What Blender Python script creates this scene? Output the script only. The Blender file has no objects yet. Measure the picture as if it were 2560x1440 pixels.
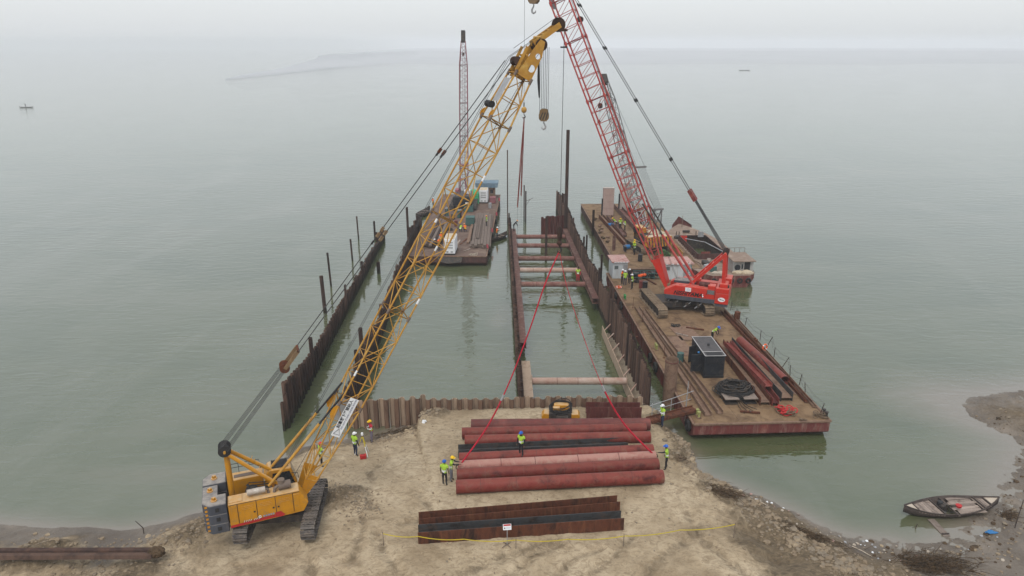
import bpy, bmesh, math, random
import numpy as np
from mathutils import Vector, Matrix

SC = bpy.context.scene
COL = SC.collection
PI = math.pi
random.seed(11)

# ------------------------------------------------------------------ camera
FPX, CAM_H = 1770.0, 28.0
PITCH = math.atan(610 / FPX)
_cp, _sp = math.cos(PITCH), math.sin(PITCH)
cam_d = bpy.data.cameras.new('camera')
cam_d.sensor_width = 36
cam_d.lens = 36 * FPX / 2560
cam_d.clip_start = 0.5
cam_d.clip_end = 9000
cam = bpy.data.objects.new('camera', cam_d)
cam.location = (0, 0, CAM_H)
cam.rotation_euler = (PI / 2 - PITCH, 0, 0)
COL.objects.link(cam)
SC.camera = cam

# ------------------------------------------------------------------ sky, sun, exposure
SUN_EL, SUN_AZ = math.radians(58), math.radians(200)     # azimuth clockwise from +Y
w = bpy.data.worlds.new('World')
SC.world = w
w.use_nodes = True
nt = w.node_tree
nt.nodes.clear()
out = nt.nodes.new('ShaderNodeOutputWorld')
sky = nt.nodes.new('ShaderNodeTexSky')
sky.sky_type = 'NISHITA'
sky.sun_disc = False
sky.sun_elevation = SUN_EL
sky.sun_rotation = SUN_AZ
sky.dust_density = 4.0
bg1 = nt.nodes.new('ShaderNodeBackground')
bg1.inputs['Strength'].default_value = 0.05
nt.links.new(sky.outputs[0], bg1.inputs[0])
# the overcast cloud layer: brighter towards the zenith, as any overcast sky is
tc = nt.nodes.new('ShaderNodeTexCoord')
sx = nt.nodes.new('ShaderNodeSeparateXYZ')
nt.links.new(tc.outputs['Generated'], sx.inputs[0])
mr = nt.nodes.new('ShaderNodeMapRange')
nt.links.new(sx.outputs['Z'], mr.inputs[0])
mr.inputs[1].default_value, mr.inputs[2].default_value = 0.0, 1.0
mr.inputs[3].default_value, mr.inputs[4].default_value = 0.70, 0.86
bg2 = nt.nodes.new('ShaderNodeBackground')
bg2.inputs[0].default_value = (0.945, 0.975, 1.0, 1)
nt.links.new(mr.outputs[0], bg2.inputs[1])
ad = nt.nodes.new('ShaderNodeAddShader')
nt.links.new(bg1.outputs[0], ad.inputs[0])
nt.links.new(bg2.outputs[0], ad.inputs[1])
nt.links.new(ad.outputs[0], out.inputs[0])

sun_d = bpy.data.lights.new('sun', 'SUN')
sun_d.energy = 1.15
sun_d.angle = math.radians(20)
sun_d.color = (1.0, 0.97, 0.92)
sun = bpy.data.objects.new('sun', sun_d)
sdir = Vector((math.sin(SUN_AZ) * math.cos(SUN_EL), math.cos(SUN_AZ) * math.cos(SUN_EL), math.sin(SUN_EL)))
sun.rotation_euler = (-sdir).to_track_quat('-Z', 'Y').to_euler()
sun.location = (0, 0, 90)
COL.objects.link(sun)

SC.view_settings.view_transform = 'Standard'
SC.view_settings.look = 'None'
SC.view_settings.exposure = 0.09
SC.view_settings.gamma = 1
SC.render.engine = 'CYCLES'
SC.cycles.use_denoising = True
SC.cycles.max_bounces = 6
SC.cycles.diffuse_bounces = 2
SC.cycles.glossy_bounces = 2
SC.cycles.transmission_bounces = 4
SC.cycles.transparent_max_bounces = 6
SC.cycles.volume_bounces = 1

# ------------------------------------------------------------------ helpers
def G(px, py, z=0.0):
    """the point at height z seen at photo pixel (px, py)"""
    u, v = (px - 1280) / FPX, (py - 720) / FPX
    d = Vector((u, _cp - v * _sp, -_sp - v * _cp))
    return Vector((0, 0, CAM_H)) + d * ((z - CAM_H) / d.z)

def V(px, py, Y):
    """the point at ground distance Y seen at photo pixel (px, py)"""
    u, v = (px - 1280) / FPX, (py - 720) / FPX
    d = Vector((u, _cp - v * _sp, -_sp - v * _cp))
    return Vector((0, 0, CAM_H)) + d * (Y / d.y)

def rotz(a):
    return Matrix.Rotation(a, 3, 'Z')

class MB:
    """collects shapes; build() links them as one mesh object"""
    def __init__(self):
        self.v, self.f, self.m, self.s = [], [], [], []
        self.mi, self.sm = 0, False
    def add(self, vs, fs, smooth=None):
        o = len(self.v)
        self.v += [tuple(p) for p in vs]
        for f in fs:
            self.f.append([i + o for i in f])
            self.m.append(self.mi)
            self.s.append(self.sm if smooth is None else smooth)
        return self
    def box(self, c, s, R=None, taper=1.0):
        hx, hy, hz = s[0] / 2, s[1] / 2, s[2] / 2
        vs = []
        for z in (-1, 1):
            k = taper if z > 0 else 1
            for x, y in ((-1, -1), (1, -1), (1, 1), (-1, 1)):
                p = Vector((x * hx * k, y * hy * k, z * hz))
                vs.append((R @ p if R else p) + Vector(c))
        return self.add(vs, [(3, 2, 1, 0), (4, 5, 6, 7), (0, 1, 5, 4), (1, 2, 6, 5), (2, 3, 7, 6), (3, 0, 4, 7)])
    def bx(self, x0, x1, y0, y1, z0, z1):
        return self.box(((x0 + x1) / 2, (y0 + y1) / 2, (z0 + z1) / 2), (abs(x1 - x0), abs(y1 - y0), abs(z1 - z0)))
    def bar(self, a, b, wd, ht=None, up=(0, 0, 1)):
        ht = wd if ht is None else ht
        a, b = Vector(a), Vector(b)
        d = b - a
        L = d.length
        d = d.normalized()
        up = Vector(up)
        if abs(d.dot(up)) > 0.98:
            up = Vector((1, 0, 0))
        y = up.cross(d).normalized()
        z = d.cross(y)
        R = Matrix((d, y, z)).transposed()
        return self.box((a + b) / 2, (L, wd, ht), R)
    def tube(self, a, b, r, n=8, r2=None, caps=True, smooth=True):
        return self.path([a, b], [r, r if r2 is None else r2], n, caps, smooth)
    def path(self, pts, r, n=6, caps=True, smooth=True, closed=False):
        pts = [Vector(p) for p in pts]
        k = len(pts)
        if not isinstance(r, (list, tuple)):
            r = [r] * k
        vs, fs = [], []
        ref = None
        for i, p in enumerate(pts):
            if closed:
                d = pts[(i + 1) % k] - pts[i - 1]
            else:
                d = pts[min(i + 1, k - 1)] - pts[max(i - 1, 0)]
            d = d.normalized() if d.length > 1e-9 else Vector((0, 0, 1))
            if ref is None:
                ref = Vector((0, 0, 1)) if abs(d.z) < 0.9 else Vector((1, 0, 0))
            x = ref.cross(d)
            if x.length < 1e-5:
                x = Vector((1, 0, 0)).cross(d)
            x.normalize()
            y = d.cross(x)
            ref = y
            for j in range(n):
                t = 2 * PI * j / n
                vs.append(p + (x * math.cos(t) + y * math.sin(t)) * r[i])
        for i in range(k if closed else k - 1):
            i2 = (i + 1) % k
            for j in range(n):
                j2 = (j + 1) % n
                fs.append((i * n + j, i * n + j2, i2 * n + j2, i2 * n + j))
        self.add(vs, fs, smooth)
        if caps and not closed:
            self.add(vs[:n], [tuple(range(n))[::-1]], False)
            self.add(vs[-n:], [tuple(range(n))], False)
        return self
    def prism(self, poly, h, M=None):
        """poly: 2D outline (counter-clockwise) in local xy, pulled h along local z; M: 4x4 or None"""
        n = len(poly)
        vs = [Vector((p[0], p[1], 0)) for p in poly] + [Vector((p[0], p[1], h)) for p in poly]
        if M is not None:
            vs = [M @ p for p in vs]
        fs = [tuple(range(n))[::-1], tuple(range(n, 2 * n))]
        fs += [(i, (i + 1) % n, n + (i + 1) % n, n + i) for i in range(n)]
        return self.add(vs, fs, False)
    def side(self, poly, y0, y1):
        """outline in the xz plane pulled from y0 to y1"""
        n = len(poly)
        vs = [(p[0], y0, p[1]) for p in poly] + [(p[0], y1, p[1]) for p in poly]
        fs = [tuple(range(n)), tuple(range(n, 2 * n))[::-1]]
        fs += [((i + 1) % n, i, n + i, n + (i + 1) % n) for i in range(n)]
        return self.add(vs, fs, False)
    def ball(self, c, r, nu=10, nv=6, sc=(1, 1, 1)):
        vs, fs = [], []
        for i in range(nv + 1):
            a = PI * i / nv
            for j in range(nu):
                b = 2 * PI * j / nu
                vs.append((c[0] + r * sc[0] * math.sin(a) * math.cos(b), c[1] + r * sc[1] * math.sin(a) * math.sin(b), c[2] + r * sc[2] * math.cos(a)))
        for i in range(nv):
            for j in range(nu):
                j2 = (j + 1) % nu
                fs.append((i * nu + j, (i + 1) * nu + j, (i + 1) * nu + j2, i * nu + j2))
        return self.add(vs, fs, True)
    def torus(self, c, R, r, n=16, k=6, M=None):
        pts = []
        for i in range(n):
            a = 2 * PI * i / n
            p = Vector((R * math.cos(a), R * math.sin(a), 0))
            pts.append((M @ p if M is not None else p) + Vector(c))
        return self.path(pts, r, k, False, True, True)
    def mesh(self, name):
        me = bpy.data.meshes.new(name)
        me.from_pydata(self.v, [], self.f)
        me.polygons.foreach_set('material_index', self.m)
        me.polygons.foreach_set('use_smooth', self.s)
        me.update()
        return me
    def build(self, name, mats, parent=None, loc=None, rz=0.0, bevel=0.0):
        me = self.mesh(name)
        for m in (mats if isinstance(mats, (list, tuple)) else [mats]):
            me.materials.append(m)
        o = bpy.data.objects.new(name, me)
        COL.objects.link(o)
        if loc is not None:
            o.location = loc
        o.rotation_euler = (0, 0, rz)
        if parent is not None:
            o.parent = parent
        if bevel:
            b = o.modifiers.new('bevel', 'BEVEL')
            b.width, b.segments, b.limit_method = bevel, 1, 'ANGLE'
        return o

def tag(o, label, cat, group=None):
    o['label'], o['category'] = label, cat
    if group:
        o['group'] = group
    return o

def struct(o, kind='structure', label=None):
    o['kind'] = kind
    if label:
        o['label'] = label
    return o

def thing(name, label, cat, loc=(0, 0, 0), rz=0.0, group=None):
    o = bpy.data.objects.new(name, None)
    o.empty_display_size = 0.3
    COL.objects.link(o)
    o.location = loc
    o.rotation_euler = (0, 0, rz)
    return tag(o, label, cat, group)

def sub(name, parent):
    """an empty that holds the pieces of one part"""
    o = bpy.data.objects.new(name, None)
    o.empty_display_size = 0.1
    COL.objects.link(o)
    o.parent = parent
    return o

def link_mesh(name, me, parent=None, loc=(0, 0, 0), rot=(0, 0, 0), sc=None):
    o = bpy.data.objects.new(name, me)
    COL.objects.link(o)
    o.location, o.rotation_euler = loc, rot
    if sc:
        o.scale = sc
    o.parent = parent
    return o

def dup(root, loc, rz=None, label=None, group=None, sc=None):
    r = root.copy()
    COL.objects.link(r)
    r.location = loc
    if rz is not None:
        r.rotation_euler = (0, 0, rz)
    if sc:
        r.scale = (sc, sc, sc)
    if label:
        r['label'] = label
    if group:
        r['group'] = group
    for ch in list(root.children):
        c = ch.copy()
        COL.objects.link(c)
        c.parent = r
        for g in list(ch.children):
            d = g.copy()
            COL.objects.link(d)
            d.parent = c
    return r

def local(o, p):
    """world point into the frame of thing o (an empty turned about z)"""
    return rotz(-o.rotation_euler.z) @ (Vector(p) - Vector(o.location))

_text_cache = {}
def text_mesh(txt, size, shear=0.0, bold=0.0):
    k = (txt, size, shear, bold)
    if k not in _text_cache:
        cu = bpy.data.curves.new('lettering', 'FONT')
        cu.body, cu.size, cu.shear, cu.offset = txt, size, shear, bold
        cu.align_x, cu.align_y = 'CENTER', 'CENTER'
        cu.extrude = 0.004
        cu.resolution_u = 2
        ob = bpy.data.objects.new('lettering', cu)
        COL.objects.link(ob)
        bpy.context.view_layer.update()
        me = bpy.data.meshes.new_from_object(ob.evaluated_get(bpy.context.evaluated_depsgraph_get()))
        bpy.data.objects.remove(ob)
        _text_cache[k] = me
    return _text_cache[k]

def lettering(txt, size, material, parent, loc, xdir, ydir, shear=0.0, bold=0.0, name='lettering'):
    me = text_mesh(txt, size, shear, bold).copy()
    me.materials.clear()
    me.materials.append(material)
    o = bpy.data.objects.new(name, me)
    COL.objects.link(o)
    x = Vector(xdir).normalized()
    z = x.cross(Vector(ydir)).normalized()
    y = z.cross(x)
    o.matrix_local = Matrix.Translation(Vector(loc)) @ Matrix((x, y, z)).transposed().to_4x4()
    o.parent = parent
    return o

# ------------------------------------------------------------------ noise on arrays
def vnoise(x, y, seed=0):
    xi, yi = np.floor(x).astype(np.int64), np.floor(y).astype(np.int64)
    fx, fy = x - xi, y - yi
    fx, fy = fx * fx * (3 - 2 * fx), fy * fy * (3 - 2 * fy)
    def h(a, b):
        n = (a * 374761393 + b * 668265263 + seed * 974711) & 0xFFFFFFFF
        n = ((n ^ (n >> 13)) * 1274126177) & 0xFFFFFFFF
        return ((n ^ (n >> 16)) & 0xFFFF) / 65535.0
    a, b, c, d = h(xi, yi), h(xi + 1, yi), h(xi, yi + 1), h(xi + 1, yi + 1)
    return (a * (1 - fx) + b * fx) * (1 - fy) + (c * (1 - fx) + d * fx) * fy

def fbm(x, y, seed=0, oct=4):
    t, a, s = 0, 0.5, 0
    for i in range(oct):
        t = t + a * vnoise(x * 2 ** i, y * 2 ** i, seed + i * 17)
        s += a
        a *= 0.5
    return t / s

# ------------------------------------------------------------------ materials
def _n(nt, kind, **kw):
    n = nt.nodes.new(kind)
    for k, v in kw.items():
        if k.startswith('i_'):
            n.inputs[k[2:].replace('_', ' ')].default_value = v
        else:
            setattr(n, k, v)
    return n

def ramp(nt, fac, stops):
    r = nt.nodes.new('ShaderNodeValToRGB')
    e = r.color_ramp.elements
    while len(e) < len(stops):
        e.new(0.5)
    for i, (p, c) in enumerate(stops):
        e[i].position = p
        e[i].color = (c[0], c[1], c[2], 1) if isinstance(c, (tuple, list)) else (c, c, c, 1)
    nt.links.new(fac, r.inputs[0])
    return r.outputs[0]

def mix(nt, fac, a, b, mode='MIX'):
    m = nt.nodes.new('ShaderNodeMix')
    m.data_type, m.blend_type = 'RGBA', mode
    def put(sock, v):
        if isinstance(v, (tuple, list)):
            sock.default_value = (v[0], v[1], v[2], 1)
        elif isinstance(v, (int, float)):
            sock.default_value = v
        else:
            nt.links.new(v, sock)
    put(m.inputs[0], fac)
    put(m.inputs[6], a)
    put(m.inputs[7], b)
    return m.outputs[2]

def noise(nt, vec, scale, detail=4, rough=0.6, dist=0.0):
    n = nt.nodes.new('ShaderNodeTexNoise')
    n.inputs['Scale'].default_value = scale
    n.inputs['Detail'].default_value = detail
    n.inputs['Roughness'].default_value = rough
    n.inputs['Distortion'].default_value = dist
    nt.links.new(vec, n.inputs['Vector'])
    return n.outputs['Fac']

def scaled(nt, vec, s):
    m = nt.nodes.new('ShaderNodeMapping')
    m.inputs['Scale'].default_value = s
    nt.links.new(vec, m.inputs['Vector'])
    return m.outputs[0]

_mats = {}
def M(name, c1, c2=None, c3=None, scale=1.2, rough=0.7, metal=0.0, grime=None, gscale=3.0, gamt=0.5, streak=False, bump=0.15, bscale=14, spec=0.16, seam=None, dust=None, pieces=0.0, tide=False):
    """weathered surface: c1-c2-c3 blotches, grime stains (vertical streaks if asked), dust lying on top faces"""
    if name in _mats:
        return _mats[name]
    m = bpy.data.materials.new(name)
    m.use_nodes = True
    nt = m.node_tree
    b = nt.nodes['Principled BSDF']
    geo = nt.nodes.new('ShaderNodeNewGeometry')
    pos = geo.outputs['Position']
    c2 = c2 or tuple(x * 0.75 for x in c1)
    f = noise(nt, scaled(nt, pos, (1, 1, 0.35)) if streak else pos, scale, 5, 0.65, 0.4)
    stops = [(0.36, c1), (0.62, c2)] if c3 is None else [(0.32, c1), (0.5, c2), (0.68, c3)]
    col = ramp(nt, f, stops)
    if grime:
        g = noise(nt, scaled(nt, pos, (1, 1, 0.18)) if streak else pos, gscale, 6, 0.75, 0.6)
        g = ramp(nt, g, [(0.5, 0.0), (0.68, gamt)])
        col = mix(nt, g, col, grime)
    if pieces:
        oi = nt.nodes.new('ShaderNodeObjectInfo')
        pv = ramp(nt, oi.outputs['Random'], [(0.0, 1 - pieces), (1.0, 1 + pieces)])
        col = mix(nt, 1.0, col, pv, 'MULTIPLY')
    if tide:      # slimy wet band left by the water
        tz = nt.nodes.new('ShaderNodeSeparateXYZ')
        nt.links.new(pos, tz.inputs[0])
        ta = nt.nodes.new('ShaderNodeMath')
        ta.operation = 'MULTIPLY_ADD'
        nt.links.new(noise(nt, scaled(nt, pos, (1, 1, .4)), 2.5, 4, .7), ta.inputs[0])
        ta.inputs[1].default_value = -1.2
        nt.links.new(tz.outputs['Z'], ta.inputs[2])
        tf = ramp(nt, ta.outputs[0], [(0.0, .85), (.25, .0)])
        col = mix(nt, tf, col, (.018, .02, .013))
    if dust:
        sep = nt.nodes.new('ShaderNodeSeparateXYZ')
        nt.links.new(geo.outputs['Normal'], sep.inputs[0])
        dn = noise(nt, pos, 2.2, 5, 0.7)
        mu = nt.nodes.new('ShaderNodeMath')
        mu.operation = 'MULTIPLY'
        nt.links.new(ramp(nt, sep.outputs['Z'], [(0.55, 0.0), (0.9, 1.0)]), mu.inputs[0])
        nt.links.new(ramp(nt, dn, [(0.3, 0.25), (0.62, dust[3] if len(dust) > 3 else 0.85)]), mu.inputs[1])
        col = mix(nt, mu.outputs[0], col, dust[:3])
    nt.links.new(col, b.inputs['Base Color'])
    b.inputs['Roughness'].default_value = rough
    b.inputs['Metallic'].default_value = metal
    b.inputs['Specular IOR Level'].default_value = spec
    if bump:
        bn = nt.nodes.new('ShaderNodeBump')
        bn.inputs['Strength'].default_value = bump
        bn.inputs['Distance'].default_value = 0.03
        nt.links.new(noise(nt, pos, bscale, 4, 0.6), bn.inputs['Height'])
        nt.links.new(bn.outputs[0], b.inputs['Normal'])
    _mats[name] = m
    return m

SANDY = (0.30, 0.22, 0.13)
MT = {}
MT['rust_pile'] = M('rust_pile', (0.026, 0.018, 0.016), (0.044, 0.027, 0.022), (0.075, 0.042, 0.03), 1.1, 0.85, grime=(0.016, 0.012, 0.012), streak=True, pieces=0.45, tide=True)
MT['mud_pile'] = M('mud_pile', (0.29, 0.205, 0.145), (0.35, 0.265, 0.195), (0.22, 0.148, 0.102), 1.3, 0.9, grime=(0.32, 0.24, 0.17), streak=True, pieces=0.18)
MT['mud_pile_shaded'] = M('mud_pile_shaded', (0.115, 0.066, 0.044), (0.155, 0.095, 0.064), (0.08, 0.047, 0.034), 1.3, 0.9, grime=(0.19, 0.13, 0.09), gamt=0.4, streak=True, pieces=0.2)  # darker mud for every other pile: rib shade painted into the colour
MT['rust_pile_b'] = M('rust_pile_b', (0.075, 0.046, 0.036), (0.11, 0.068, 0.05), (0.055, 0.035, 0.028), 1.1, 0.85, grime=(0.035, 0.026, 0.023), streak=True, pieces=0.45, tide=True)  # browner rust: scraped flange faces, plus rib shading painted in on the walls
MT['red_pipe'] = M('red_pipe', (0.12, 0.018, 0.015), (0.165, 0.033, 0.025), (0.055, 0.012, 0.011), 1.0, 0.5, grime=(0.15, 0.075, 0.05), gscale=1.4, gamt=0.8, pieces=0.16, dust=(0.20, 0.058, 0.042, 0.45))
MT['dark_pipe'] = M('dark_pipe', (0.15, 0.040, 0.034), (0.11, 0.036, 0.032), (0.19, 0.06, 0.048), 0.8, 0.65, grime=(0.10, 0.06, 0.05), gscale=1.2, gamt=0.8)
MT['pale_pipe'] = M('pale_pipe', (0.29, 0.11, 0.088), (0.33, 0.16, 0.13), (0.24, 0.075, 0.06), 0.7, 0.65, grime=(0.42, 0.33, 0.26), gscale=1.5, gamt=0.6, dust=(0.36, 0.20, 0.16, 0.8))
MT['strut'] = M('strut', (0.14, 0.056, 0.046), (0.18, 0.085, 0.068), (0.105, 0.043, 0.037), 0.8, 0.7, grime=(0.30, 0.23, 0.19), gscale=1.5, gamt=0.6, pieces=0.1)
MT['strut_pale'] = M('strut_pale', (0.40, 0.30, 0.24), (0.34, 0.23, 0.18), (0.44, 0.36, 0.30), 0.8, 0.7, grime=(0.26, 0.10, 0.08), gscale=1.2, gamt=0.5)
MT['waler'] = M('waler', (0.12, 0.052, 0.042), (0.095, 0.05, 0.042), (0.155, 0.078, 0.062), 0.9, 0.75, grime=(0.30, 0.22, 0.16), gscale=1.8, gamt=0.5)
MT['rust_beam'] = M('rust_beam', (0.055, 0.022, 0.014), (0.105, 0.037, 0.02), (0.028, 0.016, 0.013), 1.5, 0.85, grime=(0.20, 0.085, 0.04), streak=True, gscale=2.5)
MT['dark_steel'] = M('dark_steel', (0.032, 0.035, 0.038), (0.052, 0.054, 0.056), (0.026, 0.022, 0.02), 1.3, 0.6, grime=(0.10, 0.06, 0.04), gscale=1.6, gamt=0.6)
MT['deck_beam'] = M('deck_beam', (0.15, 0.085, 0.06), (0.20, 0.13, 0.09), (0.10, 0.055, 0.042), 1.4, 0.8, grime=(0.25, 0.18, 0.12), gamt=0.6)
MT['red_beam'] = M('red_beam', (0.20, 0.028, 0.024), (0.14, 0.03, 0.025), (0.24, 0.055, 0.042), 1.0, 0.6, grime=(0.20, 0.12, 0.09), gamt=0.7)
MT['maroon'] = M('maroon', (0.075, 0.022, 0.02), (0.10, 0.03, 0.026), (0.055, 0.018, 0.017), 1.2, 0.65, grime=(0.20, 0.13, 0.10), gamt=0.5, streak=True)
MT['hull_red'] = M('hull_red', (0.17, 0.035, 0.03), (0.12, 0.035, 0.032), (0.20, 0.055, 0.045), 0.8, 0.7, grime=(0.30, 0.22, 0.17), gscale=2.2, gamt=0.7, streak=True)
MT['hull_dark'] = M('hull_dark', (0.06, 0.035, 0.032), (0.09, 0.04, 0.035), None, 1.0, 0.75, grime=(0.15, 0.10, 0.08), gamt=0.6, streak=True)
MT['yellow'] = M('yellow', (0.52, 0.235, 0.012), (0.43, 0.19, 0.012), None, 0.8, 0.42, grime=(0.30, 0.17, 0.05), gscale=2.8, gamt=0.75, bump=0.03, dust=(0.50, 0.37, 0.22, 0.9))
MT['boom_yellow'] = M('boom_yellow', (0.48, 0.26, 0.045), (0.40, 0.205, 0.035), (0.52, 0.33, 0.09), 0.9, 0.5, grime=(0.30, 0.17, 0.07), gscale=3.5, gamt=0.8, bump=0.03)
MT['crane_red'] = M('crane_red', (0.52, 0.026, 0.015), (0.46, 0.03, 0.02), None, 0.8, 0.4, grime=(0.42, 0.09, 0.06), gscale=2.0, gamt=0.5, bump=0.03, dust=(0.50, 0.16, 0.12, 0.7))
MT['boom_red'] = M('boom_red', (0.40, 0.045, 0.038), (0.34, 0.05, 0.045), (0.44, 0.085, 0.07), 0.8, 0.5, grime=(0.34, 0.18, 0.15), gscale=2.5, gamt=0.6, bump=0.03)
MT['boom_pink'] = M('boom_pink', (0.30, 0.10, 0.11), (0.26, 0.12, 0.13), (0.22, 0.07, 0.08), 1.0, 0.6, bump=0.03)
MT['boom_grey'] = M('boom_grey', (0.13, 0.13, 0.132), (0.17, 0.165, 0.16), (0.09, 0.088, 0.088), 1.0, 0.6, bump=0.03)
MT['grey_weight'] = M('grey_weight', (0.050, 0.056, 0.072), (0.068, 0.075, 0.092), None, 0.8, 0.55, grime=(0.13, 0.11, 0.09), gscale=2.2, gamt=0.5, streak=True, dust=(0.31, 0.28, 0.245, 0.95))
MT['black_stripe'] = M('black_stripe', (0.03, 0.03, 0.032), (0.05, 0.05, 0.05), None, 1.0, 0.6)
MT['track'] = M('track', (0.042, 0.039, 0.040), (0.075, 0.068, 0.064), (0.03, 0.027, 0.027), 2.0, 0.45, 0.0, grime=(0.24, 0.19, 0.14), gscale=2.6, gamt=0.6, pieces=0.45, dust=(0.20, 0.17, 0.14, 0.45))
MT['track_tan'] = M('track_tan', (0.16, 0.12, 0.085), (0.22, 0.165, 0.11), (0.10, 0.075, 0.055), 1.6, 0.8, pieces=0.15)
MT['black'] = M('black', (0.02, 0.02, 0.021), (0.032, 0.032, 0.033), None, 1.0, 0.6)
MT['machinery'] = M('machinery', (0.022, 0.021, 0.023), (0.04, 0.036, 0.034), (0.06, 0.044, 0.034), 2.5, 0.6, grime=(0.16, 0.12, 0.08), gamt=0.5)
MT['rubber'] = M('rubber', (0.022, 0.022, 0.023), (0.035, 0.034, 0.033), None, 2.0, 0.85)
MT['ship_house'] = M('ship_house', (0.36, 0.36, 0.345), (0.28, 0.265, 0.245), (0.42, 0.43, 0.42), 1.2, 0.7, grime=(0.20, 0.11, 0.07), gscale=2.0, gamt=0.8, streak=True)
MT['cable'] = M('cable', (0.045, 0.045, 0.048), (0.065, 0.062, 0.06), None, 2.0, 0.55)
MT['rope_tan'] = M('rope_tan', (0.17, 0.12, 0.08), (0.12, 0.085, 0.055), None, 4.0, 0.9)
MT['sling_red'] = M('sling_red', (0.48, 0.018, 0.04), (0.36, 0.016, 0.032), None, 2.0, 0.7)
MT['glass'] = M('glass', (0.012, 0.015, 0.018), (0.02, 0.022, 0.025), None, 1.0, 0.08, bump=0, spec=0.7)
MT['glass_pale'] = M('glass_pale', (0.10, 0.12, 0.12), (0.16, 0.18, 0.18), None, 1.0, 0.1, bump=0, spec=0.7)
MT['white'] = M('white', (0.74, 0.75, 0.76), (0.68, 0.69, 0.70), None, 1.0, 0.5, grime=(0.42, 0.38, 0.34), gscale=2.2, gamt=0.35, streak=True, bump=0.03)
MT['hut_white'] = M('hut_white', (0.52, 0.56, 0.57), (0.44, 0.48, 0.49), None, 1.0, 0.6, grime=(0.34, 0.25, 0.19), gscale=2.6, gamt=0.6, streak=True, bump=0.05)
MT['hut_roof'] = M('hut_roof', (0.34, 0.16, 0.14), (0.42, 0.26, 0.23), (0.26, 0.12, 0.10), 1.4, 0.8, grime=(0.45, 0.38, 0.33), gamt=0.7)
MT['hook_tan'] = M('hook_tan', (0.22, 0.155, 0.085), (0.16, 0.105, 0.06), (0.26, 0.19, 0.11), 2.5, 0.7)
MT['galv'] = M('galv', (0.36, 0.37, 0.38), (0.28, 0.285, 0.29), None, 1.5, 0.5, 0.2, grime=(0.24, 0.17, 0.12), gamt=0.5)
MT['muffler'] = M('muffler', (0.48, 0.44, 0.39), (0.36, 0.31, 0.26), (0.55, 0.52, 0.47), 3.0, 0.55, 0.2, grime=(0.20, 0.10, 0.06), gamt=0.6)
MT['brown_metal'] = M('brown_metal', (0.12, 0.09, 0.075), (0.16, 0.125, 0.10), None, 2.0, 0.7)
MT['decal_red'] = M('decal_red', (0.42, 0.025, 0.025), (0.36, 0.025, 0.025), None, 1.0, 0.45, bump=0)
MT['decal_white'] = M('decal_white', (0.74, 0.76, 0.77), (0.66, 0.68, 0.69), None, 2.0, 0.5, bump=0)
MT['decal_grey'] = M('decal_grey', (0.22, 0.24, 0.33), (0.30, 0.31, 0.36), None, 2.0, 0.5, bump=0)
MT['decal_black'] = M('decal_black', (0.014, 0.014, 0.016), (0.02, 0.02, 0.022), None, 2.0, 0.5, bump=0)
MT['gen_dark'] = M('gen_dark', (0.014, 0.017, 0.022), (0.02, 0.024, 0.03), None, 1.2, 0.45, grime=(0.12, 0.10, 0.085), gscale=2.4, gamt=0.35, bump=0.04, dust=(0.10, 0.09, 0.085, 0.7))
MT['gen_trim'] = M('gen_trim', (0.34, 0.33, 0.32), (0.42, 0.41, 0.40), None, 2.0, 0.6)
MT['wood'] = M('wood', (0.21, 0.165, 0.135), (0.27, 0.22, 0.185), (0.145, 0.108, 0.086), 2.2, 0.9, pieces=0.3)
MT['wood_dark'] = M('wood_dark', (0.048, 0.038, 0.034), (0.075, 0.06, 0.052), None, 2.2, 0.8)
MT['wood_pale'] = M('wood_pale', (0.48, 0.42, 0.34), (0.40, 0.33, 0.26), None, 2.2, 0.9, pieces=0.2)
MT['orange'] = M('orange', (0.75, 0.13, 0.03), (0.65, 0.10, 0.03), None, 2.0, 0.6)
MT['green_paint'] = M('green_paint', (0.05, 0.26, 0.07), (0.04, 0.18, 0.06), None, 2.0, 0.6)
MT['olive_paint'] = M('olive_paint', (0.30, 0.32, 0.10), (0.22, 0.22, 0.09), None, 3.0, 0.7, grime=(0.25, 0.18, 0.11), gamt=0.7)
MT['green_tarp'] = M('green_tarp', (0.06, 0.42, 0.20), (0.05, 0.34, 0.17), None, 1.0, 0.6)
MT['teal'] = M('teal', (0.045, 0.11, 0.10), (0.06, 0.13, 0.12), None, 1.0, 0.65, grime=(0.14, 0.10, 0.08), gamt=0.6)
MT['blue'] = M('blue', (0.03, 0.14, 0.32), (0.04, 0.17, 0.38), None, 2.0, 0.6)
MT['blue_roof'] = M('blue_roof', (0.12, 0.20, 0.26), (0.10, 0.16, 0.21), (0.18, 0.26, 0.31), 0.9, 0.7, grime=(0.30, 0.30, 0.30), gamt=0.6)
MT['ship_deck'] = M('ship_deck', (0.27, 0.215, 0.17), (0.20, 0.145, 0.11), (0.32, 0.26, 0.21), 0.7, 0.8, grime=(0.24, 0.15, 0.11), gamt=0.5)
MT['cream'] = M('cream', (0.42, 0.37, 0.30), (0.35, 0.30, 0.24), None, 1.2, 0.8, grime=(0.30, 0.20, 0.14), gamt=0.5)
MT['concrete'] = M('concrete', (0.36, 0.31, 0.28), (0.42, 0.37, 0.33), (0.30, 0.24, 0.21), 0.8, 0.85, streak=True)
MT['pink_slab'] = M('pink_slab', (0.34, 0.23, 0.20), (0.38, 0.28, 0.24), (0.29, 0.19, 0.17), 0.8, 0.85, streak=True)
MT['deck_soil'] = M('deck_soil', (0.155, 0.097, 0.052), (0.215, 0.142, 0.081), (0.088, 0.053, 0.032), 0.5, 0.95, grime=(0.075, 0.046, 0.032), gscale=0.8, gamt=0.8, bump=0.4, bscale=6)
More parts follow.
